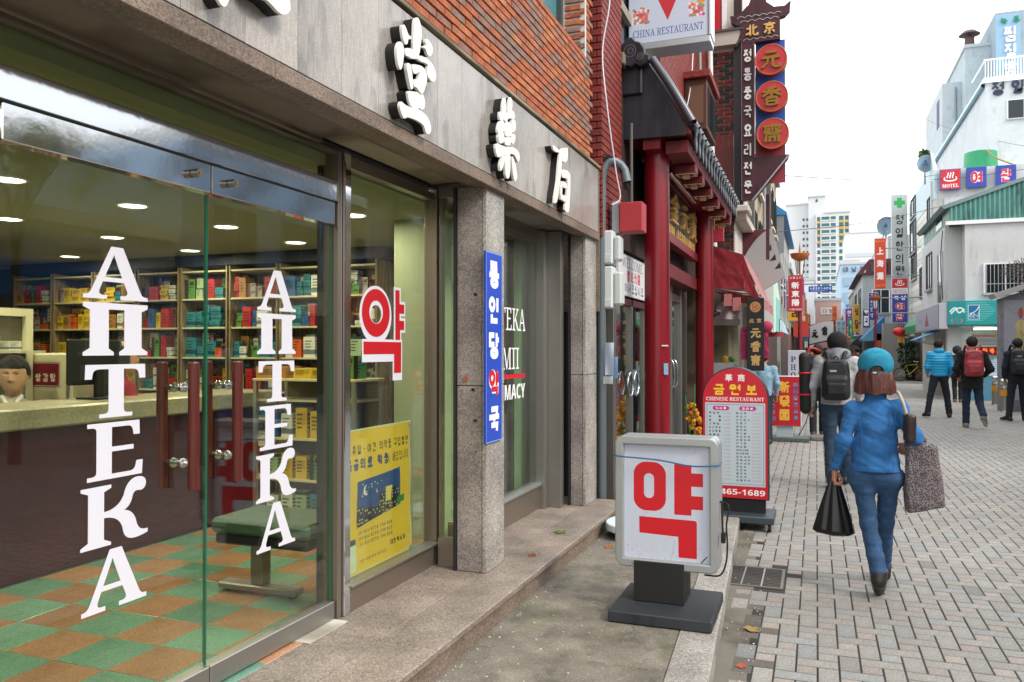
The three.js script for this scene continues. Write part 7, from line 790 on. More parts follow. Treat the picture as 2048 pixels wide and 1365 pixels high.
  for (let i = 0; i < 3; i++) { const s = 73 + i * 9; const b = box('right_row_house', ['stone grey', 'yellow', 'white'][i] + ' shophouse in the right-hand row past the red-roofed house', 2.9 - i * 0.1, 11, 5 + R() * 1.6, s, s + 8.8, mat([0xa9a9a4, 0xc2b68a, 0xc8ccd0][i], 0.85, { map: T.grime })); for (let k = 0; k < 2; k++) facade.X(b, s + 1.4 + k * 3.4, s + 3 + k * 3.4, 3, 4.4, 2.9 - i * 0.1); part('shop_front', bx(2.8 - i * 0.1, 2.9 - i * 0.1, 0.1, 2.3, s + 0.5, s + 8), mat(0x49423c, 0.6), b); }
}
// ---------------------------------------------------------------- projecting shop signs down the street
function boardSign(name, label, x0, x1, y0, y1, s, draw, w, h, opt = {}) {
  const t = thing(name, label, 'sign', [(x0 + x1) / 2, y0, s]); part('box', bx(x0, x1, y0, y1, s, s + 0.18, 0.01), opt.box || M.greyL, t); part('print', printS(x0 + 0.02, x1 - 0.02, y0 + 0.02, y1 - 0.02, s - 0.004), canvasMat(w, h, draw), t);
  if (opt.arm) part('arm', [bar(Vs(x1, lerp(y0, y1, 0.25), s + 0.1), Vs(opt.arm, lerp(y0, y1, 0.25), s + 0.1), 0.03), bar(Vs(x1, lerp(y0, y1, 0.8), s + 0.1), Vs(opt.arm, lerp(y0, y1, 0.8), s + 0.1), 0.03)], M.grey, t); return t;
}
const fillc = (c, w, h, k) => { c.fillStyle = k; c.fillRect(0, 0, w, h); };
boardSign('orange_restaurant_sign', 'tall orange-red vertical sign with three white Chinese characters', 2.93, 3.5, 4.88, 7.6, 47, (c, w, h) => { fillc(c, w, h, '#d0431f'); write(c, '중화요리', 12, 28, 26, 26, { color: '#e8a13a', lw: 4, gap: 10 }); ['上', '海', '灘'].forEach((ch, i) => write(c, ch, 24, 130 + i * 190, 112, 120, { color: '#eceaf0', lw: 17 })); write(c, '요리전문', 12, 700, 28, 28, { color: '#e8a13a', lw: 5, gap: 8 }); }, 160, 762, { arm: 5.2 });
boardSign('yellow_shop_sign', 'narrow yellow vertical sign behind the blue one', 3.07, 3.6, 3.9, 5.9, 60, (c, w, h) => { fillc(c, w, h, '#d99a22'); write(c, '호프노래', 26, 20, 76, 84, { color: '#7a3a20', lw: 11, gap: 14, down: true }); }, 128, 440);
boardSign('blue_shop_sign', 'deep blue vertical sign with white lettering by a lamp post', 2.46, 2.92, 3.1, 4.5, 44, (c, w, h) => { fillc(c, w, h, '#26348e'); write(c, '금은보석', 14, 16, 48, 78, { color: '#e2e4ee', lw: 8, gap: 12, down: true }); write(c, '시계', 76, 180, 40, 60, { color: '#c8cce0', lw: 7, gap: 12, down: true }); }, 128, 390, { arm: 5.2 });
boardSign('red_shop_sign', 'red vertical sign edged in white on the right-hand row', 2.66, 3.22, 2.7, 4.55, 63, (c, w, h) => { fillc(c, w, h, '#c22a44'); write(c, '正通足發', 18, 16, 92, 92, { color: '#f0e6ea', lw: 12, gap: 12, down: true }); }, 128, 430);
boardSign('black_shop_sign', 'small black and white sign beside the red one', 2.9, 3.34, 3.07, 4.3, 58, (c, w, h) => { fillc(c, w, h, '#20242c'); c.fillStyle = '#dfe3e6'; c.fillRect(14, 120, 96, 190); c.beginPath(); c.moveTo(10, 10); c.lineTo(110, 10); c.lineTo(60, 100); c.fill(); c.fillStyle = '#202428'; write(c, '길', 24, 150, 76, 100, { color: '#202428', lw: 12 }); c.fillStyle = '#a02838'; c.fillRect(60, 60, 50, 40); }, 128, 340);
boardSign('pale_blue_sign', 'tall pale blue and green vertical sign far down the street', 2.63, 3.2, 2.1, 6.5, 86, (c, w, h) => { fillc(c, w, h, '#8fb6d2'); c.fillStyle = '#4aa898'; c.fillRect(10, 330, 108, 90); c.fillStyle = '#7a7fd0'; c.fillRect(10, 430, 108, 120); write(c, '병원', 24, 70, 80, 80, { color: '#2c4a78', lw: 12, gap: 20, down: true }); }, 128, 900);
boardSign('orange_small_sign', 'small orange sign on the far pink building', 1.53, 2.05, 4.2, 6.2, 90, (c, w, h) => { fillc(c, w, h, '#c25a24'); write(c, '식당', 20, 30, 88, 88, { color: '#5a2016', lw: 13, gap: 20, down: true }); }, 128, 380);
boardSign('far_yellow_red_sign', 'little yellow and red sign in front of the white block', -0.95, -0.5, 3.4, 4.9, 78, (c, w, h) => { fillc(c, w, h, '#b02a54'); c.fillStyle = '#d8b02c'; c.fillRect(0, 0, w, 100); write(c, '人', 20, 140, 88, 100, { color: '#eee', lw: 14 }); }, 128, 340);
{ // blue and black canopies under those signs
  const a = thing('blue_canopy', 'bright blue sloping shop canopy below the vertical signs', 'awning', [3.3, 2.2, 55]); part('cloth', polyS([[3.94, 3.7], [2.66, 2.3], [2.66, 2.15], [3.94, 2.2]], 57.8, 3.8), mat(0x2f74b4, 0.7, { map: T.cloth }), a); part('near_panel', polyS([[3.3, 3.0], [2.66, 2.3], [2.66, 2.15], [3.3, 2.16]], 53.98, 0.03), mat(0x5c9ab0, 0.7), a);
  const b = thing('black_canopy', 'low black rounded canopy with red lights beneath', 'awning', [2.7, 1.9, 60]); part('cloth', (() => { const s = new THREE.Shape(); s.moveTo(3, 2.45); s.quadraticCurveTo(2.4, 2.4, 2.2, 1.95); s.lineTo(3, 1.9); const g = new THREE.ExtrudeGeometry(s, { depth: 4, bevelEnabled: false }); g.translate(0, 0, -63); return g; })(), mat(0x2a2c30, 0.7), b);
  const w = thing('street_arch_sign', 'white brush-lettered banner sign in a red frame across the lane', 'sign', [0.3, 0, 60]); part('banner', (() => { const pts = []; for (let i = 0; i <= 12; i++) pts.push([lerp(-0.45, 1.1, i / 12), 3.25 + 0.35 * (i / 12) + 0.08 * Math.sin(i / 12 * 3.14)]); for (let i = 12; i >= 0; i--) pts.push([lerp(-0.45, 1.1, i / 12), 2.0 + 0.4 * (i / 12)]); return polyS(pts, 60, 0.06); })(), mat(0xd6d4d0, 0.6), w); part('writing', [...'元香'].map((ch, i) => faceS(brush(ch, 0.5, 0.7, 0.14, 0.03, 7 + i), -0.1 + i * 0.65, 2.75 + i * 0.2, 59.93)), M.black, w); part('frame', [bar(Vs(-0.5, 0, 60), Vs(-0.5, 3.5, 60), 0.06), bar(Vs(-0.5, 1.95, 60), Vs(1.2, 2.35, 60), 0.05), bar(Vs(-0.5, 3.3, 60), Vs(1.2, 3.66, 60), 0.05), bar(Vs(1.2, 2.3, 60), Vs(1.2, 3.7, 60), 0.05)], M.redPaint, w);
  boardSign('striped_text_board', 'white board with blue and green text beside the arch sign', 1.3, 1.95, 2.0, 3.7, 61, (c, w2, h) => { fillc(c, w2, h, '#9fb4bc'); write(c, '회식환영', 14, 16, 44, 66, { color: '#3a6a5c', lw: 7, gap: 14, down: true }); write(c, '냉면갈비', 72, 16, 44, 66, { color: '#4a5a8c', lw: 7, gap: 14, down: true }); }, 128, 340);
}
{ // more hanging signs packed along both rows
  const R = rng(91), words = ['식당', '노래', '호프', '미용', '약국', '커피', '만두', '여관', '분식', '횟집', '갈비', '은행'], cs = [['#b8242e', '#f0e0d0'], ['#2a4fa0', '#e8ecf4'], ['#d8a428', '#5a2018'], ['#2f8a5c', '#eef4ee'], ['#d8dcdc', '#3a4a80'], ['#8a3a8a', '#f0e6f0'], ['#d0602a', '#fff0e0']], nm = ['red', 'blue', 'yellow', 'green', 'white', 'purple', 'orange'];
  for (let i = 0; i < 20; i++) { const left = i % 2, s = left ? 33 + i * 2.6 : 62 + i * 2.2, x0 = left ? -1.2 + R() * 0.1 : 2.35 + R() * 0.15, w = 0.5 + R() * 0.25, h = 0.9 + R() * 1.1, y = 2.3 + R() * 1.3, k = Math.floor(R() * 7), t = words[i % 12]; boardSign('hanging_shop_sign', nm[k] + ' hanging shop sign, ' + ['first', 'second', 'third', 'fourth', 'fifth', 'sixth', 'seventh', 'eighth', 'ninth', 'tenth'][i >> 1] + (left ? ' along the row past the blue-roofed house' : ' along the row past the motel signs'), x0, x0 + w, y, y + h, s, (c, W, H) => { fillc(c, W, H, cs[k][0]); write(c, t, 12, 10, 40, H / 2 - 16, { color: cs[k][1], lw: 8, gap: 10, down: true }); }, 64, 128, { arm: left ? undefined : 2.95 }); }
  for (let i = 0; i < 4; i++) { const s = 44 + i * 9; one('street_banner', polyS([[-1.1, 2.3], [-0.35, 2.3], [-0.35, 3.0], [-1.1, 3.05]], s, 0.02), col([0xc0392b, 0x2f6fb0, 0xd8b23a, 0x3a8f5a][i], 0.7), ['red', 'blue', 'yellow', 'green'][i] + ' cloth banner hung over a shop door in the row past the blue-roofed house', 'banner'); }
}
{ // power lines over the street
  const wire = (a, b, sag, label) => { const m = a.clone().lerp(b, 0.5); m.y -= sag; one('overhead_cable', tube([a, a.clone().lerp(m, 0.5).add(V3(0, -sag * 0.25, 0)), m, b.clone().lerp(m, 0.5).add(V3(0, -sag * 0.25, 0)), b], 0.011, 40, 5), col(0x2c3236, 0.7), label, 'cable', 'overhead cables'); };
  const L = 'thin black cable strung across the street to the white building'; wire(Vs(-0.9, 6.2, 22), Vs(9, 12.0, 49.9), 0.5, L); wire(Vs(-1, 5.0, 24), Vs(8, 9.2, 41.7), 0.4, L); wire(Vs(8.8, 23.5, 83), Vs(9.5, 9, 36), 0.4, L); wire(Vs(8.4, 15.5, 70), Vs(10, 8.2, 40), 0.3, L); wire(Vs(11, 22, 83.9), Vs(12.5, 10.5, 40), 0.4, L); wire(Vs(5.1, 9.6, 42), Vs(11, 9.2, 36), 0.2, L);
}
// ---------------------------------------------------------------- street furniture and standing signs
{ // the pharmacy's own lightbox on its steel foot
  const t = thing('pharmacy_standing_sign', 'white lightbox with a red Korean character on a black steel foot', 'sign', [-0.8, 0.12, 4.7]), p = (n, g, m, l) => part(n, g, m, t, l);
  p('base_plate', bx(-1.1, -0.53, 0.122, 0.185, 4.4, 4.98, 0.006), mat(0x31373c, 0.55, { map: T.streak })); p('post', bx(-1.0, -0.71, 0.186, 0.42, 4.62, 4.88, 0.004), mat(0x1d1e1f, 0.6, { map: T.grime }));
  const x0 = -1.105, x1 = -0.525, y0 = 0.385, y1 = 1.135, s0 = 4.63, s1 = 4.82, r = 0.045; // rounded aluminium frame, front and back
  const rr = (x0, x1, y0, y1, r) => { const s = new THREE.Shape(); s.moveTo(x0 + r, y0); s.lineTo(x1 - r, y0); s.absarc(x1 - r, y0 + r, r, -Math.PI / 2, 0); s.lineTo(x1, y1 - r); s.absarc(x1 - r, y1 - r, r, 0, Math.PI / 2); s.lineTo(x0 + r, y1); s.absarc(x0 + r, y1 - r, r, Math.PI / 2, Math.PI); s.lineTo(x0, y0 + r); s.absarc(x0 + r, y0 + r, r, Math.PI, Math.PI * 1.5); return s; };
  const fr = (s, d) => { const o = rr(x0, x1, y0, y1, r); o.holes.push(new THREE.Path([[x0 + 0.035, y0 + 0.035], [x0 + 0.035, y1 - 0.035], [x1 - 0.035, y1 - 0.035], [x1 - 0.035, y0 + 0.035]].map((q) => new THREE.Vector2(...q)))); const g = new THREE.ExtrudeGeometry(o, { depth: d - 0.016, bevelEnabled: true, bevelSize: 0.008, bevelThickness: 0.008, bevelSegments: 2, curveSegments: 8 }); g.translate(0, 0, -s - d + 0.008); return muv(g); };
  p('frame', fr(s0, 0.07), mat(0xbcc0c0, 0.36, { metalness: 0.55, map: T.plaster })); p('frame', fr(s1 - 0.07, 0.07), mat(0xbcc0c0, 0.36, { metalness: 0.55, map: T.plaster })); const mid = new THREE.ExtrudeGeometry(rr(x0 + 0.006, x1 - 0.006, y0 + 0.006, y1 - 0.006, r), { depth: 0.06, bevelEnabled: false }); mid.translate(0, 0, -s1 + 0.065); p('casing', muv(mid), mat(0xa9aca9, 0.45, { metalness: 0.3 }));
  const m = canvasMat(640, 860, (c, w, h) => { c.fillStyle = '#c0c6d4'; c.fillRect(0, 0, w, h); const R = '#c4101e'; c.fillStyle = R; const rrp = (x, y, ww, hh, r) => { c.beginPath(); c.roundRect(x, y, ww, hh, r); c.fill(); }; rrp(80, 138, 236, 358, 92); c.fillStyle = '#c0c6d4'; rrp(156, 222, 74, 182, 37); c.fillStyle = R; c.fillRect(376, 146, 122, 366); c.fillRect(376, 206, 204, 96); c.fillRect(376, 370, 204, 98); c.beginPath(); c.moveTo(120, 542); c.lineTo(524, 548); c.lineTo(536, 560); c.lineTo(536, 822); c.lineTo(406, 822); c.lineTo(404, 672); c.lineTo(122, 662); c.fill(); { const Rg = rng(15); for (let i = 0; i < 260; i++) { c.fillStyle = 'rgba(90,88,80,' + (0.05 + Rg() * 0.12) + ')'; const e = Rg() < 0.6; c.beginPath(); c.ellipse(Rg() * 640, e ? 860 - Rg() * Rg() * 180 : Rg() * 860, 1 + Rg() * 5, 1 + Rg() * 10, Rg(), 0, 7); c.fill(); } for (let i = 0; i < 26; i++) { c.fillStyle = 'rgba(110,104,92,0.07)'; c.fillRect(Rg() * 640, Rg() * 500, 2 + Rg() * 4, 120 + Rg() * 300); } } c.strokeStyle = '#8d94a4'; c.lineWidth = 2; c.beginPath(); c.moveTo(640, 760); c.lineTo(590, 830); c.moveTo(380, 700); c.lineTo(350, 850); c.moveTo(0, 8); c.lineTo(640, 2); c.stroke(); c.strokeStyle = '#22252c'; c.lineWidth = 7; c.beginPath(); c.moveTo(606, 800); c.lineTo(560, 856); c.stroke(); }, 0.35);
  p('face', bx(x0 + 0.03, x1 - 0.03, y0 + 0.03, y1 - 0.03, s0 + 0.03, s0 + 0.036), M.white); p('print', printS(x0 + 0.034, x1 - 0.034, y0 + 0.034, y1 - 0.034, s0 + 0.0285), m);
  p('cord_tie', tube([Vs(x0 - 0.012, 1.025, s0 + 0.1), Vs(x0 - 0.004, 1.025, s0 - 0.012), Vs(-0.85, 1.01, s0 - 0.012), Vs(-0.66, 0.985, s0 - 0.014), Vs(x1 + 0.004, 0.995, s0 - 0.012), Vs(x1 + 0.014, 1.0, s0 + 0.1)], 0.0045, 40, 6), mat(0x2b5f8c, 0.7), 'blue cord tied round the sign'); p('power_cord', tube([Vs(x1 + 0.01, 0.78, s0 + 0.06), Vs(x1 + 0.06, 0.77, s0 + 0.02), Vs(x1 + 0.05, 0.66, s0), Vs(x1 + 0.055, 0.55, s0), Vs(x1 + 0.045, 0.44, s0), Vs(x1 + 0.01, 0.37, s0 + 0.03), Vs(x1 - 0.08, 0.35, s0 + 0.08)], 0.005, 40, 6), M.rubber); p('plug', [bx(x1 + 0.02, x1 + 0.045, 0.56, 0.62, s0 - 0.01, s0 + 0.02, 0.004), bar(Vs(x1 + 0.03, 0.62, s0), Vs(x1 + 0.02, 0.79, s0 + 0.04), 0.006)], M.rubber);
}
{ // menu board of the restaurant
  const t = thing('menu_board', 'red round-topped menu board with price list on a steel trolley foot', 'sign', [-0.7, 0, 7.8]), p = (n, g, m, l) => part(n, g, m, t, l), s = 7.7, k = s / 7.5, X = (x) => -0.69 + (x + 0.69) * 1.0 - 0.02;
  const sh = new THREE.Shape(); sh.moveTo(-1.0, 0.27); sh.lineTo(-0.42, 0.27); sh.lineTo(-0.42, 1.18); sh.absellipse(-0.71, 1.18, 0.29, 0.29, 0, Math.PI); sh.lineTo(-1.0, 0.27); const g = new THREE.ExtrudeGeometry(sh, { depth: 0.1, bevelEnabled: true, bevelSize: 0.012, bevelThickness: 0.012, bevelSegments: 2, curveSegments: 24 }); g.translate(0, 0, -s - 0.11); p('panel', muv(g), mat(0x2c2b31, 0.4));
  const cm = canvasMat(580, 1200, (c, w, h) => { c.clearRect(0, 0, w, h); c.fillStyle = '#bf1226'; c.fillRect(0, 0, w, h); write(c, '華商', 200, 50, 72, 72, { color: '#f2eaea', lw: 8, gap: 40 }); write(c, '금원보', 88, 140, 118, 112, { color: '#e8c22c', lw: 17, gap: 28 }); latin(c, 'CHINESE RESTAURANT', 28, 300, 46, 524, '#f2eaea'); c.fillStyle = '#b6c4cb'; c.fillRect(20, 318, 540, 770); c.strokeStyle = '#4f7a9c'; c.lineWidth = 4; c.strokeRect(36, 336, 508, 734); c.fillStyle = '#b82a7c'; c.beginPath(); c.roundRect(90, 350, 150, 40, 20); c.roundRect(330, 350, 150, 40, 20); c.fill(); write(c, '식사류', 112, 356, 32, 28, { color: '#f0e4ec', lw: 5 }); write(c, '요리부', 352, 356, 32, 28, { color: '#f0e4ec', lw: 5 });
    const L = ['육장면', '우동', '짬뽕', '간육장', '삼선육장', '삼선짬뽕', '볶음밥', '잡채밥', '덮밥', '짜장밥', '비빔면', '울면', '군만두', '기스면', '마파밥', '송이밥', '물만두', '잡탕밥', '특밥'], Rr = ['탕수육', '라조기', '난자완스', '깐풍기', '양장피', '팔보채', '류산슬', '마파두부', '오향장육', '전가복', '해삼탕', '상어지느러미', '삼선누룽지탕', '칠리새우', '깐풍새우', '탕수새우', '군만두', '찐만두', '물만두', '만두국', '냉동만두']; L.forEach((n, i) => { write(c, n, 52, 404 + i * 34, n.length > 3 ? 22 : 28, 22, { color: '#2c3238', lw: 3.4, gap: n.length === 2 ? 60 : 8 }); latin(c, (3 + (i % 4) * 0.5).toFixed(1).replace('.', ',') + '00', 190, 424 + i * 34, 22, 62, '#a87f8a', 'normal', 'sans-serif'); }); Rr.forEach((n, i) => { const q = Math.min(26, 108 / n.length); write(c, n, 300, 404 + i * 31, q, 20, { color: '#2c3238', lw: 3, gap: n.length > 4 ? 1 : 8 }); latin(c, 12 + i + ',000', 442, 422 + i * 31, 22, 84, '#a87f8a', 'normal', 'sans-serif'); });
    latin(c, '☎:465-1689'.slice(1), 130, 1170, 72, 430, '#f0ecec', 'bold', 'sans-serif'); }, 0.4);
  const f = new THREE.ShapeGeometry(sh, 24); const uv = f.attributes.uv, po = f.attributes.position; for (let i = 0; i < po.count; i++) uv.setXY(i, (po.getX(i) + 1.0) / 0.58, (po.getY(i) - 0.27) / 1.2); f.translate(0, 0, -s + 0.0155); p('print', f, cm);
  p('skirt', bx(-0.98, -0.44, 0.12, 0.255, s + 0.03, s + 0.1, 0.004), mat(0x1b1c1e, 0.4)); p('foot', bx(-1.06, -0.36, 0.07, 0.135, s - 0.16, s + 0.3, 0.008), mat(0x48545a, 0.4, { metalness: 0.5 })); for (const [x, ss] of [[-1.02, s - 0.12], [-0.4, s - 0.12], [-1.02, s + 0.26], [-0.4, s + 0.26]]) { const w = new THREE.CylinderGeometry(0.034, 0.034, 0.025, 14); w.rotateZ(Math.PI / 2); w.translate(x, 0.035, -ss); p('castor', w, M.rubber); }
}
{ // second restaurant's red board
  const t = thing('dumpling_sign', 'red standing sign with yellow Chinese characters and blue Korean columns', 'sign', [-0.54, 0, 15.2]), p = (n, g, m) => part(n, g, m, t), s = 15.2;
  p('panel', bx(-0.83, -0.25, 0.26, 1.17, s, s + 0.14, 0.012), mat(0xb9c0c4, 0.5)); p('print', printS(-0.815, -0.265, 0.275, 1.155, s - 0.004), canvasMat(440, 720, (c, w, h) => { fillc(c, w, h, '#b8121e'); ['新', '發', '園'].forEach((ch, i) => write(c, ch, 140, 60 + i * 205, 160, 180, { color: '#e6b23a', lw: 24 })); write(c, '고기만두찐국', 24, 100, 84, 82, { color: '#3a3f7c', lw: 12, gap: 14, down: true, edge: '#b9a8c0' }); write(c, '냉동만두포장', 334, 80, 84, 82, { color: '#3a3f7c', lw: 12, gap: 14, down: true, edge: '#b9a8c0' }); })); p('post', bx(-0.68, -0.4, 0.07, 0.26, s + 0.03, s + 0.12), mat(0xaab4ba, 0.5)); p('foot', bx(-0.95, -0.12, 0.004, 0.07, s - 0.15, s + 0.35, 0.006), mat(0x4f5a58, 0.6)); p('cord', tube([Vs(-0.25, 1.1, s + 0.07), Vs(-0.12, 0.8, s + 0.05), Vs(-0.16, 0.4, s + 0.05), Vs(-0.3, 0.1, s + 0.06)], 0.008, 24, 5), M.rubber);
  const u = thing('phone_sign', 'grey-white standing sign with dark blue vertical letters', 'sign', [-0.49, 0, 23.6]), q = (n, g, m) => part(n, g, m, u); q('panel', bx(-0.75, -0.27, 0.12, 1.62, 23.5, 23.66, 0.02), mat(0xa9abb4, 0.5)); q('print', printS(-0.735, -0.285, 0.14, 1.6, 23.496), canvasMat(160, 520, (c, w, h) => { fillc(c, w, h, '#c3c5d2'); [...'PHONE'].forEach((ch, i) => latin(c, ch, 22, 110 + i * 78, 78, 52, '#27305c')); write(c, '휴대폰전문점', 102, 40, 34, 56, { color: '#a87f94', lw: 6, gap: 10, down: true }); })); q('foot', bx(-0.82, -0.2, 0.004, 0.12, 23.4, 23.8, 0.01), M.dark);
  const lp = (x, s, h, label) => { const l = thing('lamp_post', label, 'lamp post', [x, 0, s]), r = (n, g, m) => part(n, g, m, l); r('pole', [cyl(0.065, 0.055, h - 0.55, x, 0, s, 16), cyl(0.12, 0.1, 0.5, x, 0, s, 16)], mat(0x7a1c24, 0.45)); r('lamp_cage', [0, 1, 2, 3].map((i) => bar(Vs(x + 0.07 * Math.cos(i * 1.57), h - 0.56, s + 0.07 * Math.sin(i * 1.57)), Vs(x + 0.13 * Math.cos(i * 1.57), h - 0.12, s + 0.13 * Math.sin(i * 1.57)), 0.012, 6)), M.dark); r('lamp_glass', cyl(0.07, 0.1, 0.36, x, h - 0.5, s, 14), mat(0xdad8d0, 0.4)); r('lamp_bowl', new THREE.LatheGeometry([[0.02, 0], [0.14, 0.03], [0.23, 0.1], [0.27, 0.21], [0.25, 0.22], [0.2, 0.14], [0.05, 0.1], [0.03, 0.3], [0, 0.55]].map(([a, b]) => new THREE.Vector2(a, b)), 22).translate(x, h - 0.14, -s), mat(0xb5602c, 0.45)); return l; };
  const L1 = lp(-0.43, 24.2, 4.3, 'maroon lamp post with orange bowl lamp beside the red banner'); lp(2.75, 43.5, 4.2, 'far maroon lamp post with orange bowl on the right-hand pavement');
  const b = thing('lamp_banner', 'red banner sign with white Chinese characters on the lamp post', 'banner', [-0.6, 2.7, 24]); part('board', bx(-0.74, -0.35, 2.72, 3.75, 24.02, 24.1, 0.008), mat(0xa3222e, 0.5), b); part('print', printS(-0.73, -0.36, 2.73, 3.74, 24.016), canvasMat(192, 512, (c, w, h) => { fillc(c, w, h, '#aa2030'); write(c, '中華요리', 12, 14, 36, 40, { color: '#e6c8c0', lw: 5, gap: 8 }); ['新', '東', '陽'].forEach((ch, i) => write(c, ch, 34, 90 + i * 124, 120, 104, { color: '#ece6ea', lw: 16 })); latin(c, 'T.467-2223', 10, 500, 34, 172, '#ece0e0', 'bold', 'sans-serif'); }), b);
  const n = thing('street_name_sign', 'blue street name plate on a bracket arm from the lamp post', 'sign', [0.1, 3.25, 24.2]); part('arm', bar(Vs(-0.43, 3.5, 24.2), Vs(0.4, 3.5, 24.2), 0.02), M.grey, n); part('plate', bx(-0.2, 0.42, 3.27, 3.43, 24.18, 24.2, 0.01), mat(0x1d3f9c, 0.5), n); part('print', printS(-0.19, 0.41, 3.28, 3.42, 24.177), canvasMat(384, 96, (c, w, h) => { fillc(c, w, h, '#1f44a6'); write(c, '초량중로14번길', 14, 12, 40, 50, { color: '#e6ebf4', lw: 7, gap: 6 }); latin(c, 'Choryangjung-ro', 30, 88, 22, 260, '#d6def0', 'normal', 'sans-serif'); }), n); part('hanger', [bar(Vs(-0.12, 3.43, 24.19), Vs(-0.12, 3.5, 24.19), 0.01, 5), bar(Vs(0.34, 3.43, 24.19), Vs(0.34, 3.5, 24.19), 0.01, 5)], M.grey, n);
  const bo = (x, s, l) => { const o = thing('steel_bollard', l, 'bollard', [x, 0, s]), r = (n2, g, m) => part(n2, g, m, o); r('body', new THREE.LatheGeometry([[0.12, 0], [0.12, 0.02], [0.1, 0.03], [0.1, 0.62], [0.085, 0.64], [0.07, 0.7], [0.07, 0.72]].map(([a, c]) => new THREE.Vector2(a, c)), 24).translate(x, 0, -s), M.steelBrush); r('cap', new THREE.SphereGeometry(0.1, 20, 12).translate(x, 0.78, -s), M.steel); r('reflective_band', cyl(0.104, 0.104, 0.16, x, 0.42, s, 24), mat(0xc88a1c, 0.5)); return o; };
  bo(4.95, 27.2, 'steel bollard with yellow band before the lit corner shop'); bo(4.62, 24.3, 'steel bollard with yellow band beside the painted kiosk'); 
  const ln = one('bollard_rope', tube([Vs(4.95, 0.6, 27.2), Vs(5.05, 0.4, 26.8), Vs(5.2, 0.3, 26.3), Vs(5.5, 0.5, 25.8)], 0.018, 24, 6), col(0xb9b3a0, 0.8), 'pale rope looped from the steel bollard', 'rope');
  // kiosk with a painted wall at the right-hand edge
  const k = thing('painted_kiosk', 'grey rendered kiosk with slab roof and a pale painted wall', 'kiosk', [5.5, 0, 24.5]), kp = (n3, g, m, l) => part(n3, g, m, k, l); kp('wall', bx(4.58, 8, 0, 3.0, 24.5, 24.95), mat(0x8f8f98, 0.85, { map: T.speck })); kp('roof_slab', polyS([[4.46, 3.0], [8.1, 4.25], [8.1, 4.4], [4.38, 3.12]], 25.1, 0.8), mat(0xa5a3a0, 0.8)); kp('gable', polyS([[4.58, 3.0], [8, 4.18], [8, 3.0]], 24.53, 0.02), mat(0x8f8f98, 0.85, { map: T.speck })); kp('painting', printS(4.66, 6.6, 0.3, 2.95, 24.494), canvasMat(400, 536, (c, w, h) => { fillc(c, w, h, '#8d8e98'); const R = rng(7); for (const [x, y, rx, ry, cc] of [[80, 300, 40, 150, '#a99a62'], [80, 140, 26, 34, '#b9a46c'], [190, 200, 54, 120, '#7d7f88'], [190, 350, 60, 100, '#9fa3ac'], [260, 60, 16, 50, '#a83a3c'], [80, 70, 12, 30, '#9c4a44'], [330, 300, 60, 150, '#8a8458']]) { c.fillStyle = cc; c.beginPath(); c.ellipse(x, y, rx, ry, 0, 0, 7); c.fill(); } c.strokeStyle = '#55565e'; c.lineWidth = 5; for (let i = 0; i < 14; i++) { c.beginPath(); c.moveTo(R() * 400, R() * 500); c.lineTo(R() * 400, R() * 500); c.globalAlpha = 0.25; c.stroke(); c.globalAlpha = 1; } }, 0.8));
  const grv = thing('kerb_slab', 'loose grey stone slab lying on the paving by the red sign', 'slab', [0.1, 0, 15.6]); part('slab', bx(-0.1, 0.35, 0.002, 0.07, 15.4, 15.9, 0.01), mat(0x8e8a84, 0.8, { map: T.speck }), grv);
}
{ // leafless sapling before the corner shop
  const t = thing('bare_sapling', 'leafless sapling with thin branches in front of the white corner shop', 'tree', [6.05, 0, 26.4]), R = rng(53), lim = []; const grow = (p, d, len, r, n) => { const m = p.clone().addScaledVector(d, len * 0.5).add(V3((R() - 0.5) * 0.05, 0, (R() - 0.5) * 0.05)), e = p.clone().addScaledVector(d, len); lim.push(new THREE.TubeGeometry(new THREE.CatmullRomCurve3([p, m, e]), 3, r, 5)); if (n) for (let i = 0; i < 3; i++) grow(e, d.clone().add(V3(R() - 0.62, (R() - 0.4) * 0.6, R() - 0.5)).normalize(), len * 0.74, r * 0.62, n - 1); };
  grow(V3(6.05, 2.2, -26.4), V3(-0.1, 1, 0).normalize(), 0.75, 0.03, 4); part('trunk', cyl(0.05, 0.032, 2.22, 6.05, 0, 26.4, 10), col(0x4c443c, 0.9), t); part('branches', lim, col(0x4c443c, 0.9), t);
}
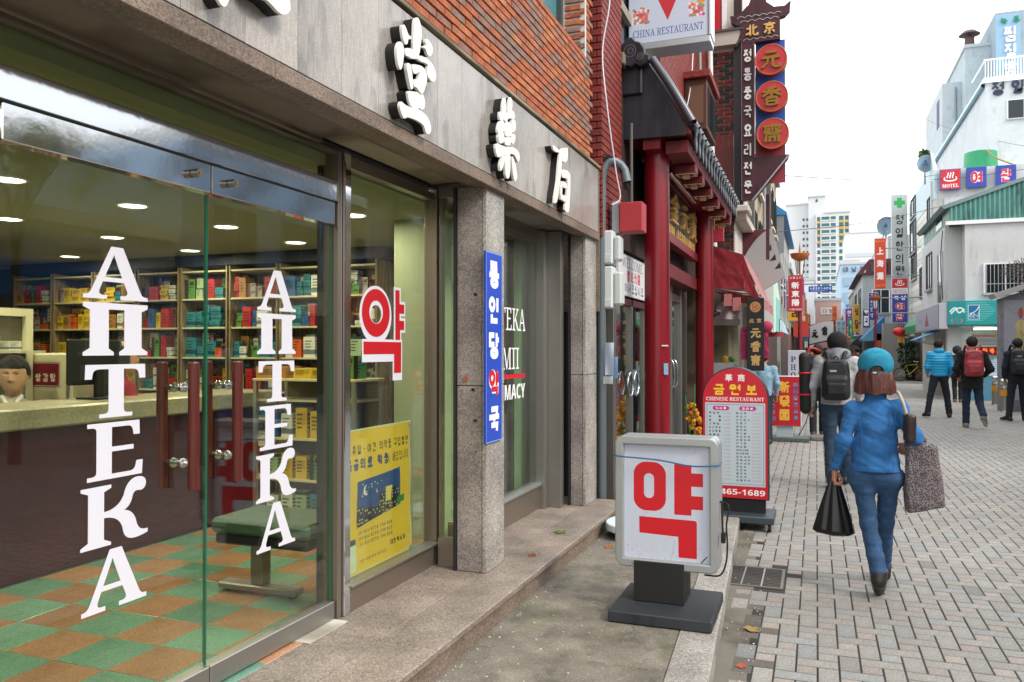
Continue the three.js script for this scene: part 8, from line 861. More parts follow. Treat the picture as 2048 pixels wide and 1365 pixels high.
// ---------------------------------------------------------------- the other side of the street near the camera, which the shop glass mirrors
{
  const hs = [['opposite_brick_shop', 'orange brick shop across the street from the pharmacy', 0x9c5638, -6, 3.5, 5.2], ['opposite_white_shop', 'white rendered shop with blue sign across from the pharmacy', 0xbcc2c4, 3.7, 12.4, 3.75], ['opposite_grey_shop', 'grey shophouse across from the gate', 0x7f98b4, 12.6, 18, 5.9], ['opposite_tan_shop', 'tan shophouse opposite the food stall', 0xa89878, 18.2, 23.6, 5.6]];
  hs.forEach(([n, l, c, s0, s1, h], i) => { const B = thing(n, l, 'building', [9, 0, (s0 + s1) / 2]); part('wall', bx(7.2, 13, 0, h, s0, s1), mat(c, 0.85, { map: T.grime }), B); part('parapet', bx(7.1, 13, h, h + 0.25, s0, s1), mat(0xa5a6a4, 0.8), B); for (let s = s0 + 0.8; s < s1 - 1.6; s += 2.4) { if (h > 5) facade.X(B, s, s + 1.4, 3.4, 4.7, 7.2); part('shop_window', bx(7.16, 7.19, 0.5, 2.3, s - 0.2, s + 1.7), M.glassDark, B); } part('fascia', bx(7.0, 7.2, 2.5, 3.1, s0 + 0.3, s1 - 0.3), mat([0x7a2c28, 0x2b6fae, 0xb8b4a6, 0x9c4a30][i], 0.5), B); });
  const t = thing('street_tree', 'thin street tree with sparse autumn leaves across from the pharmacy', 'tree', [6.1, 0, 8.2]); const R = rng(23), lim = [], tips = []; const grow = (p, d, len, r, n) => { const e = p.clone().add(d.clone().multiplyScalar(len)); lim.push(new THREE.TubeGeometry(new THREE.LineCurve3(p, e), 1, r, 6)); if (!n) { tips.push(e); return; } for (let i = 0; i < 3; i++) grow(e, d.clone().add(V3(R() - 0.5, R() * 0.5, R() - 0.5).multiplyScalar(1.1)).normalize(), len * 0.72, r * 0.6, n - 1); };
  grow(V3(6.1, 1.9, -8.2), V3(0, 1, 0), 1.0, 0.06, 4); part('trunk', [cyl(0.09, 0.065, 2, 6.1, 0, 8.2, 10), ...lim], col(0x4a4038, 0.9), t); const lf = []; for (const p of tips) for (let i = 0; i < 9; i++) { const g = new THREE.PlaneGeometry(0.07, 0.09); g.rotateX(R() * 3); g.rotateY(R() * 6); g.translate(p.x + (R() - 0.5) * 0.5, p.y + (R() - 0.5) * 0.4, p.z + (R() - 0.5) * 0.5); lf.push(g); } part('crown', lf, phys(0x6a6a30, 0.8, { side: THREE.DoubleSide, transmission: 0.2, thickness: 0 }), t);
  const sg = thing('tow_zone_sign', 'round red-edged no-parking sign over a white tow-away plate', 'traffic sign', [5.6, 0, 5.6]); part('post', cyl(0.035, 0.035, 3.2, 5.6, 0, 5.6, 12), M.alu, sg); const disc = new THREE.CylinderGeometry(0.3, 0.3, 0.02, 32); disc.rotateZ(Math.PI / 2); disc.translate(5.55, 2.95, -5.6); part('disc', disc, mat(0xb02a20, 0.5), sg); const d2 = new THREE.CylinderGeometry(0.22, 0.22, 0.006, 32); d2.rotateZ(Math.PI / 2); d2.translate(5.537, 2.95, -5.6); part('disc_face', d2, mat(0x3a4f8a, 0.5), sg); part('plate', bx(5.54, 5.56, 1.75, 2.6, 5.3, 5.9, 0.006), M.white, sg); part('print', printX(5.32, 5.88, 1.77, 2.58, 5.534, -1), canvasMat(256, 370, (c, w, h) => { fillc(c, w, h, '#dcdcd4'); c.strokeStyle = '#444'; c.lineWidth = 6; c.strokeRect(8, 8, w - 16, h - 16); write(c, '견인지역', 22, 40, 48, 80, { color: '#3a3a3a', lw: 8, gap: 6 }); c.fillStyle = '#4a4a44'; c.fillRect(30, 250, 80, 46); c.fillRect(140, 260, 80, 40); c.beginPath(); c.moveTo(60, 250); c.lineTo(150, 190); c.lineTo(156, 198); c.lineTo(80, 250); c.fill(); }), sg);
}
// ---------------------------------------------------------------- people: fields of tapered bones, meshed with surface nets
function nets(f, lo, hi, h) {
  const n = [0, 1, 2].map((i) => Math.ceil((hi[i] - lo[i]) / h) + 2), [nx, ny, nz] = n, F = new Float32Array(nx * ny * nz), id = (i, j, k) => (k * ny + j) * nx + i;
  for (let k = 0; k < nz; k++) for (let j = 0; j < ny; j++) for (let i = 0; i < nx; i++) F[id(i, j, k)] = f(lo[0] + i * h, lo[1] + j * h, lo[2] + k * h);
  const vi = new Int32Array(nx * ny * nz).fill(-1), P = [], I = [], E = [[0, 1], [2, 3], [4, 5], [6, 7], [0, 2], [1, 3], [4, 6], [5, 7], [0, 4], [1, 5], [2, 6], [3, 7]];
  for (let k = 0; k < nz - 1; k++) for (let j = 0; j < ny - 1; j++) for (let i = 0; i < nx - 1; i++) {
    const v = []; let m = 0; for (let c = 0; c < 8; c++) { const q = F[id(i + (c & 1), j + ((c >> 1) & 1), k + (c >> 2))]; v.push(q); if (q < 0) m |= 1 << c; } if (m === 0 || m === 255) continue;
    let x = 0, y = 0, z = 0, w = 0; for (const [a, b] of E) if ((v[a] < 0) !== (v[b] < 0)) { const t = v[a] / (v[a] - v[b]); x += lerp(a & 1, b & 1, t); y += lerp((a >> 1) & 1, (b >> 1) & 1, t); z += lerp(a >> 2, b >> 2, t); w++; }
    vi[id(i, j, k)] = P.length / 3; P.push(lo[0] + (i + x / w) * h, lo[1] + (j + y / w) * h, lo[2] + (k + z / w) * h);
  }
  const quad = (a, b, c, d, flip) => { if (a < 0 || b < 0 || c < 0 || d < 0) return; flip ? I.push(a, c, b, a, d, c) : I.push(a, b, c, a, c, d); };
  for (let k = 1; k < nz - 1; k++) for (let j = 1; j < ny - 1; j++) for (let i = 1; i < nx - 1; i++) {
    const s = F[id(i, j, k)] < 0;
    if (s !== F[id(i + 1, j, k)] < 0) quad(vi[id(i, j - 1, k - 1)], vi[id(i, j, k - 1)], vi[id(i, j, k)], vi[id(i, j - 1, k)], !s);
    if (s !== F[id(i, j + 1, k)] < 0) quad(vi[id(i - 1, j, k - 1)], vi[id(i - 1, j, k)], vi[id(i, j, k)], vi[id(i, j, k - 1)], !s);
    if (s !== F[id(i, j, k + 1)] < 0) quad(vi[id(i - 1, j - 1, k)], vi[id(i, j - 1, k)], vi[id(i, j, k)], vi[id(i - 1, j, k)], !s);
  }
  const N = new Float32Array(P.length), e = h * 0.5; for (let i = 0; i < P.length; i += 3) { const [x, y, z] = [P[i], P[i + 1], P[i + 2]]; let a = f(x + e, y, z) - f(x - e, y, z), b = f(x, y + e, z) - f(x, y - e, z), c = f(x, y, z + e) - f(x, y, z - e), l = Math.hypot(a, b, c) || 1; N.set([a / l, b / l, c / l], i); }
  let g = new THREE.BufferGeometry(); g.setAttribute('position', new THREE.BufferAttribute(new Float32Array(P), 3)); g.setAttribute('normal', new THREE.BufferAttribute(N, 3)); g.setIndex(I); return muv(g);
}
const smin = (a, b, k) => { const h = Math.max(k - Math.abs(a - b), 0) / k; return Math.min(a, b) - h * h * k * 0.25; };
// bone: [from, to, r0, r1, squash in z]
function bones(list, k = 0.03) {
  const B = list.map(([a, b, r0, r1, q = 1]) => { const d = [b[0] - a[0], b[1] - a[1], (b[2] - a[2]) * q]; return { a: [a[0], a[1], a[2] * q], d, l: d[0] ** 2 + d[1] ** 2 + d[2] ** 2 || 1e-9, r0, r1, q }; });
  return (x, y, z) => { let m = 1e3; for (const b of B) { const px = x - b.a[0], py = y - b.a[1], pz = z * b.q - b.a[2], t = clamp((px * b.d[0] + py * b.d[1] + pz * b.d[2]) / b.l), d = Math.hypot(px - b.d[0] * t, py - b.d[1] * t, pz - b.d[2] * t) - lerp(b.r0, b.r1, t); m = m > 99 ? d : smin(m, d, k); } return m; };
}
function reach(list, pad = 0.03) { const lo = [9, 9, 9], hi = [-9, -9, -9]; for (const [a, b, r0, r1] of list) for (const [p, r] of [[a, r0], [b, r1]]) for (let i = 0; i < 3; i++) { lo[i] = Math.min(lo[i], p[i] - r - pad); hi[i] = Math.max(hi[i], p[i] + r + pad); } return [lo, hi]; }
const mix3 = (a, b, t) => [lerp(a[0], b[0], t), lerp(a[1], b[1], t), lerp(a[2], b[2], t)];
const crease = (x, y, z, a, fx, fy) => a * (fb3(x * fx + 5, y * fy, z * fx + 9, 3) - 0.5) * 2;
function meshOf(list, h, { k = 0.03, mod, cut } = {}) { const f0 = bones(list, k), f = (x, y, z) => { let d = f0(x, y, z); if (mod && d < 0.06) d += mod(x, y, z); if (cut) d = Math.max(d, cut(x, y, z)); return d; }, [lo, hi] = reach(list); return nets(f, lo, hi, h); }
// hand: palm and five fingers, given wrist, direction of the fingers, side the thumb leaves from, curl
function handBones(w, dir, thumb, curl, size = 1) {
  const D = V3(...dir).normalize(), Tm = V3(...thumb); Tm.addScaledVector(D, -Tm.dot(D)).normalize(); const N = D.clone().cross(Tm).multiplyScalar(Math.sign(curl) || 1), c = Math.abs(curl), S = 0.9 * size, W = V3(...w), at = (a, b, n) => W.clone().addScaledVector(D, a * S).addScaledVector(Tm, b * S).addScaledVector(N, n * S).toArray(), out = [];
  for (const b of [-0.026, -0.009, 0.009, 0.026]) out.push([at(0, b * 0.6, 0), at(0.085, b, 0), 0.016 * size, 0.0135 * size]);
  [[-0.03, 0.062], [-0.011, 0.078], [0.009, 0.084], [0.028, 0.076]].forEach(([b, L]) => { let p = [0.085, b, 0], a = 0.25 * c; for (const [f, r] of [[0.45, 0.0095], [0.32, 0.0085], [0.23, 0.0075]]) { const q = [p[0] + L * f * Math.cos(a), p[1], p[2] + L * f * Math.sin(a)]; out.push([at(...p), at(...q), r * size, (r - 0.0008) * size]); p = q; a += 0.95 * c; } });
  out.push([at(0.02, 0.026, 0), at(0.06, 0.055, 0.012), 0.0125 * size, 0.0105 * size], [at(0.06, 0.055, 0.012), at(0.092, 0.05, 0.028 * c), 0.0105 * size, 0.0085 * size]);
  return out;
}
// head: skull, jaw, nose, ears; c = centre, yaw turns the face (0 looks down the street, -z), all one field
function headGeo(c, yaw, h, face = false) {
  const s = Math.sin(yaw), co = Math.cos(yaw), L = (x, y, z) => [x * co + z * s, y, -x * s + z * co];
  const f0 = bones([[[0, 0.03, 0.012], [0, 0.02, 0.0], 0.088, 0.086], [[0, 0.02, -0.02], [0, -0.035, -0.028], 0.08, 0.07], [[0, -0.045, -0.034], [0, -0.082, -0.05], 0.06, 0.042], [[0, -0.07, 0.012], [0, -0.15, 0.025], 0.046, 0.052]], 0.045), f1 = bones([[[0, 0.012, -0.094], [0, -0.03, -0.112], 0.009, 0.014], [[-0.012, -0.034, -0.1], [0.012, -0.034, -0.1], 0.009, 0.009], [[0.082, 0.012, 0.006], [0.084, -0.022, 0.0], 0.016, 0.011, 1.4], [[-0.082, 0.012, 0.006], [-0.084, -0.022, 0.0], 0.016, 0.011, 1.4], [[-0.02, -0.062, -0.086], [0.02, -0.062, -0.086], 0.008, 0.008]], 0.012);
  const f = (x, y, z) => { const [a, b, d] = [x - c[0], y - c[1], z - c[2]], [p, q, r] = L(a, b, d); let m = smin(f0(p, q, r), f1(p, q, r), 0.014); if (face) for (const e of [-0.032, 0.032]) m = Math.max(m, -(Math.hypot((p - e) * 0.8, (q - 0.012) * 1.5, r + 0.104) - 0.019) * 0.7); return m; };
  return nets(f, [c[0] - 0.13, c[1] - 0.2, c[2] - 0.14], [c[0] + 0.13, c[1] + 0.14, c[2] + 0.13], h);
}
function person(label, J, o) {   // J: joints in the person's own frame, facing -z; o: looks
  const p = thing('person', label, 'person', [0, 0, 0]), h = o.cell || 0.016, put = (n, g, m, l) => part(n, g, m, p, l), jean = o.trouserR || 0.062;
  const limbs = [[J.pelvis, J.chest, 0.085, 0.09, 1.35], [J.chest, J.neck, 0.075, 0.048, 1.3]];
  for (const s of ['l', 'r']) limbs.push([J.chest, J[s + 'Sh'], 0.05, 0.036], [J[s + 'Sh'], J[s + 'El'], 0.034, 0.027], [J[s + 'El'], J[s + 'Wr'], 0.027, 0.023], [J.pelvis, J[s + 'Hip'], 0.06, 0.05], [J[s + 'Hip'], J[s + 'Kn'], 0.05, 0.028], [J[s + 'Kn'], J[s + 'An'], 0.028, 0.022], [J[s + 'An'], J[s + 'To'], 0.022, 0.018]);
  const geo = [meshOf(limbs, Math.max(h, 0.018)), headGeo(J.head, o.yaw || 0, o.headCell || 0.008, o.face)];
  for (const s of ['l', 'r']) { const w = J[s + 'Wr'], e = J[s + 'El'], hd = o[s + 'Hand'] || {}, dir = hd.dir || [w[0] - e[0], w[1] - e[1], w[2] - e[2]]; const hb = handBones(w, dir, hd.thumb || [s === 'l' ? 0.5 : -0.5, 0, -1], hd.curl ?? (s === 'l' ? 0.6 : -0.6)); hb.push([mix3(e, w, 0.8), w, 0.027, 0.024]); geo.push(meshOf(hb, o.handCell || 0.007, { k: 0.008 })); }
  put('body', geo, o.skin || M.skin);
  // trousers
  const tr = [[J.pelvis, mix3(J.pelvis, J.chest, 0.35), o.hipR || 0.135, (o.hipR || 0.135) * 0.95, 1.25]]; for (const s of ['l', 'r']) { const kn = J[s + 'Kn'], an = J[s + 'An']; tr.push([J.pelvis, J[s + 'Hip'], (o.thighR || 0.095) + 0.006, (o.thighR || 0.095) + 0.001, 1.1], [J[s + 'Hip'], kn, o.thighR || 0.095, jean + 0.008], [kn, mix3(kn, an, 0.97), jean + 0.006, o.hemR || jean]); }
  const bulge = o.seat ? (x, y, z) => -0.02 * Math.exp(-(((y - J.pelvis[1] + 0.05) / 0.09) ** 2)) * (z > 0 ? 1 : 0) : null;
  put('trousers', meshOf(tr, h, { k: 0.028, mod: (x, y, z) => crease(x, y, z, 0.008, 5, 14) + crease(x + 3, y, z, 0.007, 3, 36) + (bulge ? bulge(x, y, z) : 0), cut: (x, y, z) => y - (J.pelvis[1] + 0.16) }), o.trousers);
  // jacket
  const hem = o.hem, jk = [[[J.pelvis[0], hem, J.pelvis[2]], mix3(J.pelvis, J.chest, 0.55), o.hemW || 0.165, o.waistW || 0.155, 1.3], [mix3(J.pelvis, J.chest, 0.55), J.chest, o.waistW || 0.155, o.chestW || 0.165, 1.3], [J.chest, mix3(J.chest, J.neck, 0.75), o.chestW ? o.chestW * 0.96 : 0.155, 0.078, 1.15]];
  for (const s of ['l', 'r']) jk.push([mix3(J.chest, J.neck, 0.45), J[s + 'Sh'], 0.076, 0.062 * (o.sleeve || 1)], [J[s + 'Sh'], J[s + 'El'], 0.064 * (o.sleeve || 1), 0.054 * (o.sleeve || 1)], [J[s + 'El'], J[s + 'Wr'], 0.054 * (o.sleeve || 1), 0.038 * (o.sleeve || 1)]);
  const hemCut = hem - 0.0; const mod = o.puffer ? (x, y, z) => 0.011 * Math.abs(Math.sin((y - 0.02 * Math.abs(x)) * 52)) - 0.006 + crease(x, y, z, 0.004, 9, 9) : (x, y, z) => crease(x, y, z, 0.009, 6, 11) + crease(x + 7, y + x * 0.5, z, 0.008, 4, 26) - (y < hem + 0.032 ? 0.004 : 0);
  const wrists = ['l', 'r'].map((s) => { const w = J[s + 'Wr'], e = J[s + 'El'], d = V3(w[0] - e[0], w[1] - e[1], w[2] - e[2]).normalize(); return [w, d]; });
  put('jacket', meshOf(jk, h, { k: 0.034, mod, cut: (x, y, z) => { let m = hemCut - y; const inArm = wrists.some(([w]) => Math.hypot(x - w[0], y - w[1], z - w[2]) < 0.3 && Math.abs(x - J.pelvis[0]) > 0.17); if (inArm) m = -1; for (const [w, d] of wrists) { const q = (x - w[0]) * d.x + (y - w[1]) * d.y + (z - w[2]) * d.z; if (q > -0.005 && Math.hypot(x - w[0], y - w[1], z - w[2]) < 0.12) m = Math.max(m, q); } return m; } }), o.jacket);
  if (o.collar) put('collar', meshOf([[J.neck, [J.neck[0], J.neck[1] + 0.03, J.neck[2] - 0.005], 0.07, 0.064]], 0.008), o.jacket);
  // shoes
  for (const s of ['l', 'r']) { const a = J[s + 'An'], t = J[s + 'To'], d = V3(t[0] - a[0], t[1] - a[1], t[2] - a[2]).normalize(), up = V3(0, 1, 0), heel = [a[0] - d.x * 0.035, a[1] - 0.045, a[2] - d.z * 0.035 + (o.heelUp?.[s] || 0)]; const sh = [[a, heel, 0.046, 0.042], [heel, t, 0.042, 0.036], [a, mix3(a, t, 0.6), 0.044, 0.04]]; const m = meshOf(sh, Math.min(h, 0.012), { k: 0.03 }); const shoe = put('shoe', m, o.shoes); if (o.sole) part('sole', meshOf([[[heel[0], heel[1] - 0.032, heel[2]], [t[0], t[1] - 0.022, t[2]], 0.034, 0.034]], 0.012), o.sole, shoe); }
  return p;
}
const stand = (x = 0) => ({ pelvis: [x, 0.95, 0], chest: [x, 1.27, 0.0], neck: [x, 1.47, 0.01], head: [x, 1.62, -0.01], lSh: [x - 0.18, 1.4, 0.01], rSh: [x + 0.18, 1.4, 0.01], lEl: [x - 0.235, 1.13, 0.04], rEl: [x + 0.235, 1.13, 0.04], lWr: [x - 0.235, 0.9, -0.04], rWr: [x + 0.235, 0.9, -0.04], lHip: [x - 0.085, 0.9, 0], rHip: [x + 0.085, 0.9, 0], lKn: [x - 0.09, 0.5, -0.02], rKn: [x + 0.09, 0.5, -0.02], lAn: [x - 0.09, 0.09, 0.02], rAn: [x + 0.09, 0.09, 0.02], lTo: [x - 0.1, 0.04, -0.16], rTo: [x + 0.1, 0.04, -0.16] });
const place = (p, x, s, turn = 0, k = 1) => { p.position.set(x, 0, -s); p.rotation.y = turn; p.scale.setScalar(k); return p; };
const cloth = (c, r = 0.9, t = T.cloth) => mat(c, r, { map: t });
const jeans = (c) => mat(c, 0.9, { map: T.denim });
// hair cap over the skull: ellipsoid field minus the face
function hairGeo(c, yaw, h, { drop = -0.085, fringe = 0.05, r = 0.108, slope = 0.9, seed = 1 } = {}) { const s = Math.sin(yaw), co = Math.cos(yaw); return nets((x, y, z) => { const a = x - c[0], b = y - c[1], d = z - c[2], p = a * co + d * s, q = -a * s + d * co; let m = Math.hypot(p * 1.1, (b - 0.022) * 0.96, (q - 0.008) * 0.98) - r + crease(x + seed, y, z, 0.009, 40, 14); m = Math.max(m, drop - b + (q < 0.03 ? (0.03 - q) * slope : 0)); if (q < -0.05) m = Math.max(m, fringe - b); return m; }, [c[0] - 0.15, c[1] - 0.16, c[2] - 0.15], [c[0] + 0.15, c[1] + 0.17, c[2] + 0.15], h); }
const rbox = (x, y, z, cx, cy, cz, a, b, d, r) => { const p = Math.abs(x - cx) - a + r, q = Math.abs(y - cy) - b + r, w = Math.abs(z - cz) - d + r; return Math.hypot(Math.max(p, 0), Math.max(q, 0), Math.max(w, 0)) + Math.min(Math.max(p, q, w), 0) - r; };

{ // woman in the blue fleece
  const J = { pelvis: [-0.02, 0.84, 0], chest: [-0.02, 1.13, 0.0], neck: [-0.018, 1.34, 0.0], head: [-0.016, 1.515, -0.02], lSh: [-0.158, 1.25, 0.01], rSh: [0.12, 1.26, 0.01], lEl: [-0.222, 1.03, 0.05], rEl: [0.215, 1.065, 0.06], lWr: [-0.275, 0.83, -0.02], rWr: [0.19, 0.99, -0.16], lHip: [-0.1, 0.79, 0], rHip: [0.062, 0.79, 0], lKn: [-0.066, 0.475, 0.0], rKn: [0.052, 0.47, -0.14], lAn: [-0.01, 0.17, 0.11], rAn: [0.05, 0.1, -0.36], lTo: [-0.004, 0.035, 0.02], rTo: [0.06, 0.04, -0.53] };
  const p = person('person in bright blue fleece jacket, turquoise cap and jeans, carrying bags', J, { cell: 0.011, headCell: 0.006, handCell: 0.004, trousers: jeans(0x3c638f), jacket: mat(0x3577b8, 1.0, { map: T.cloth, bumpMap: T.bump, bumpScale: 0.002 }), hem: 0.83, hemW: 0.162, waistW: 0.134, chestW: 0.128, hipR: 0.112, thighR: 0.075, trouserR: 0.046, hemR: 0.053, sleeve: 0.82, collar: true, seat: true, shoes: mat(0x26211f, 0.4), lHand: { dir: [0.03, -1, -0.05], thumb: [0.3, 0, -1], curl: 1.25 }, skin: mat(0xa87660, 0.6) });
  const c = J.head, put = (n, g, m, l) => part(n, g, m, p, l);
  put('hair', nets((x, y, z) => { const a = x - c[0] + 0.008, b = y - c[1], d = z - c[2], t = clamp((-0.018 - b) / 0.1); const w = lerp(0.098, 0.127, Math.sqrt(t)), e = lerp(0.1, 0.114, Math.sqrt(t)); let m = (Math.hypot(a / w, Math.max(b - 0.0, 0) / 0.115, (d - 0.012) / e) - 1) * 0.1; m += crease(x, y * 0.25, z, 0.012, 46, 10); m = Math.max(m, -0.17 + 0.006 * Math.sin(x * 70) + 0.5 * Math.abs(a) * 0.12 - b); m = Math.max(m, -d - 0.085); return m; }, [c[0] - 0.18, c[1] - 0.22, c[2] - 0.14], [c[0] + 0.16, c[1] + 0.15, c[2] + 0.15], 0.006), mat(0x6a3526, 0.5, { map: T.hair }), 'chin-length auburn hair');
  const cap = (o) => (x, y, z) => { const a = x - c[0], b = y - c[1] - 0.035, d = z - c[2] - 0.006; return (Math.hypot(a / (0.109 + o), b / (0.106 + o), d / (0.118 + o)) - 1) * 0.105; };
  const cf = cap(0.004), ci = cap(-0.004); const capG = nets((x, y, z) => { let m = Math.max(cf(x, y, z), -ci(x, y, z)); const a = x - c[0], b = y - c[1]; m = Math.max(m, -0.026 - b); if (z > c[2]) { const arch = Math.hypot(a / 0.042, Math.max(b + 0.008, 0) / 0.032) - 1; if (b > -0.014) m = Math.max(m, -arch * 0.035); } return m; }, [c[0] - 0.14, c[1] - 0.06, c[2] - 0.15], [c[0] + 0.14, c[1] + 0.15, c[2] + 0.15], 0.0045);
  const tq = mat(0x1d93b4, 0.9, { map: T.cloth }), cp = put('cap', capG, tq, 'turquoise baseball cap with arched gap at the back'); part('peak', nets((x, y, z) => { const a = x - c[0], b = y - c[1] + 0.012 + a * a * 3, d = z - c[2] + 0.15; return Math.max(Math.hypot(a / 0.085, d / 0.08) - 1, Math.abs(b) - 0.005); }, [c[0] - 0.1, c[1] - 0.07, c[2] - 0.25], [c[0] + 0.1, c[1] + 0.02, c[2] - 0.05], 0.006), tq, cp); part('button', new THREE.SphereGeometry(0.009, 10, 8).translate(c[0], c[1] + 0.14, c[2] + 0.006), tq, cp); part('eyelet_tag', new THREE.BoxGeometry(0.006, 0.024, 0.004).translate(c[0] - 0.006, c[1] + 0.058, c[2] + 0.121), M.navy, cp); part('buckle', new THREE.BoxGeometry(0.022, 0.01, 0.004).translate(c[0] - 0.012, c[1] - 0.021, c[2] + 0.124), M.alu, cp);
  const seam = (pts) => tube(pts.map((q) => V3(...q)), 0.0022, 24, 5); put('jacket_seam', [seam([[-0.13, 1.24, 0.09], [-0.115, 1.12, 0.118], [-0.105, 0.98, 0.12], [-0.12, 0.84, 0.122]]), seam([[0.1, 1.25, 0.09], [0.082, 1.12, 0.118], [0.07, 0.98, 0.12], [0.082, 0.84, 0.122]])], mat(0x1f5c9c, 0.9));
  place(p, 0.39, 5.92);
  const at = (g) => g.translate(0.39, 0, -5.92);
  // thin black plastic bag in the left hand
  const bag = thing('plastic_bag', 'black plastic carrier bag hanging full from a hand', 'bag', [0.09, 0.36, 5.92]);
  { const P = [], N = 44, Mr = 26, I = []; for (let j = 0; j <= Mr; j++) { const t = j / Mr, y = 0.8 - t * 0.43, R = 0.012 + 0.118 * Math.pow(t, 0.95), f = t > 0.93 ? Math.cos((t - 0.93) / 0.07 * 1.45) : 1; for (let i = 0; i < N; i++) { const a = i / N * 6.2832, w = 1 + 0.16 * Math.sin(a * 5 + 1) * (1 - t * 0.5) + 0.08 * Math.sin(a * 11 + t * 3) * (1 - 0.6 * t), x = Math.cos(a) * R * w * Math.max(f, 0.15) * 1.06, z = Math.sin(a) * R * w * 0.62 * Math.max(f, 0.15); P.push(0.39 - 0.279 + x - 0.012 * t, y - (t > 0.8 ? 0.05 * (x + 0.06) : 0) * 1.4, -5.92 - 0.025 + z); } } for (let j = 0; j < Mr; j++) for (let i = 0; i < N; i++) { const a = j * N + i, b = j * N + (i + 1) % N; I.push(a, a + N, b, b, a + N, b + N); } for (let i = 1; i < N - 1; i++) I.push(Mr * N, Mr * N + i + 1, Mr * N + i); const g = new THREE.BufferGeometry(); g.setAttribute('position', new THREE.BufferAttribute(new Float32Array(P), 3)); g.setIndex(I); g.computeVertexNormals(); part('bag_body', muv(g), phys(0x0b0b0c, 0.28, { side: THREE.DoubleSide }), bag); part('handle', [tube([V3(0.108, 0.79, -5.945), V3(0.095, 0.81, -5.955), V3(0.075, 0.765, -5.95)], 0.006, 12, 6)], mat(0x0b0b0c, 0.3), bag); }
  // big mottled soft bag on the other forearm
  const tm = canvasMat(256, 256, (x, w, h) => { const im = x.createImageData(w, h), R = rng(3); for (let j = 0; j < h; j++) for (let i = 0; i < w; i++) { const n = fb3(i / 5, j / 5, 2, 3), k = h3(i >> 1, j >> 1, 8), o = (j * w + i) * 4, v = n > 0.52 ? 92 + k * 70 : 30 + k * 46; im.data[o] = v * 1.03; im.data[o + 1] = v * 0.94; im.data[o + 2] = v * 0.9 + (n > 0.62 ? 18 : 0); im.data[o + 3] = 255; } x.putImageData(im, 0, 0); }, 0.6); tm.map.wrapS = tm.map.wrapT = THREE.RepeatWrapping; tm.map.repeat.set(4.5, 4.5);
  const tb = thing('tote_bag', 'large mottled grey-brown soft tote bag hanging from the forearm', 'bag', [0.65, 0.56, 5.9]); part('bag_body', at(nets((x, y, z) => { const k = (y - 0.8) * 0.12, X = x - 0.262 - (0.82 - y) * 0.06, w = 0.094 + clamp((1.02 - y) / 0.3) * 0.022, floor = 0.575 + (X + 0.1) * 0.24 * 1.05; let m = rbox(X, y, z - k * 0.3, 0, 0.8, 0.03, w, 0.235, 0.05 + clamp((0.95 - y) / 0.3) * 0.03, 0.03) + crease(x, y, z, 0.014, 7, 6); return Math.max(m, floor - y - 0.0 + crease(x, y, z, 0.004, 9, 9)); }, [0.1, 0.5, -0.1], [0.45, 1.08, 0.16], 0.009)), tm, tb); part('handle', [tube([[0.2, 1.0, 0.03], [0.21, 1.09, 0.0], [0.235, 1.1, -0.02], [0.27, 1.06, 0.02], [0.29, 1.0, 0.04]].map((q) => V3(q[0] + 0.39, q[1], q[2] - 5.92)), 0.012, 24, 8)], mat(0x3a3230, 0.6), tb);
  // shoulder bag
  const sb = thing('shoulder_bag', 'small dark brown leather shoulder bag with beige strap', 'bag', [0.57, 1.04, 5.85]); part('bag_body', at(nets((x, y, z) => rbox(x, y, z, 0.178, 1.135, 0.09, 0.034, 0.1, 0.1, 0.03) + crease(x, y, z, 0.005, 10, 10), [0.12, 1.0, -0.05], [0.24, 1.27, 0.22], 0.009)), mat(0x2e211c, 0.4), sb); { const c2 = new THREE.CatmullRomCurve3([[0.118, 1.36, -0.02], [0.122, 1.352, 0.05], [0.14, 1.3, 0.1], [0.165, 1.2, 0.125]].map((q) => V3(q[0] + 0.39, q[1], q[2] - 5.92))), g = new THREE.TubeGeometry(c2, 24, 0.011, 8); part('strap', g, mat(0xa99d8c, 0.6), sb); part('buckle', at(rb2()), M.alu, sb); function rb2() { const g2 = new THREE.BoxGeometry(0.03, 0.022, 0.012); g2.translate(0.163, 1.215, 0.138); return g2; } }
}
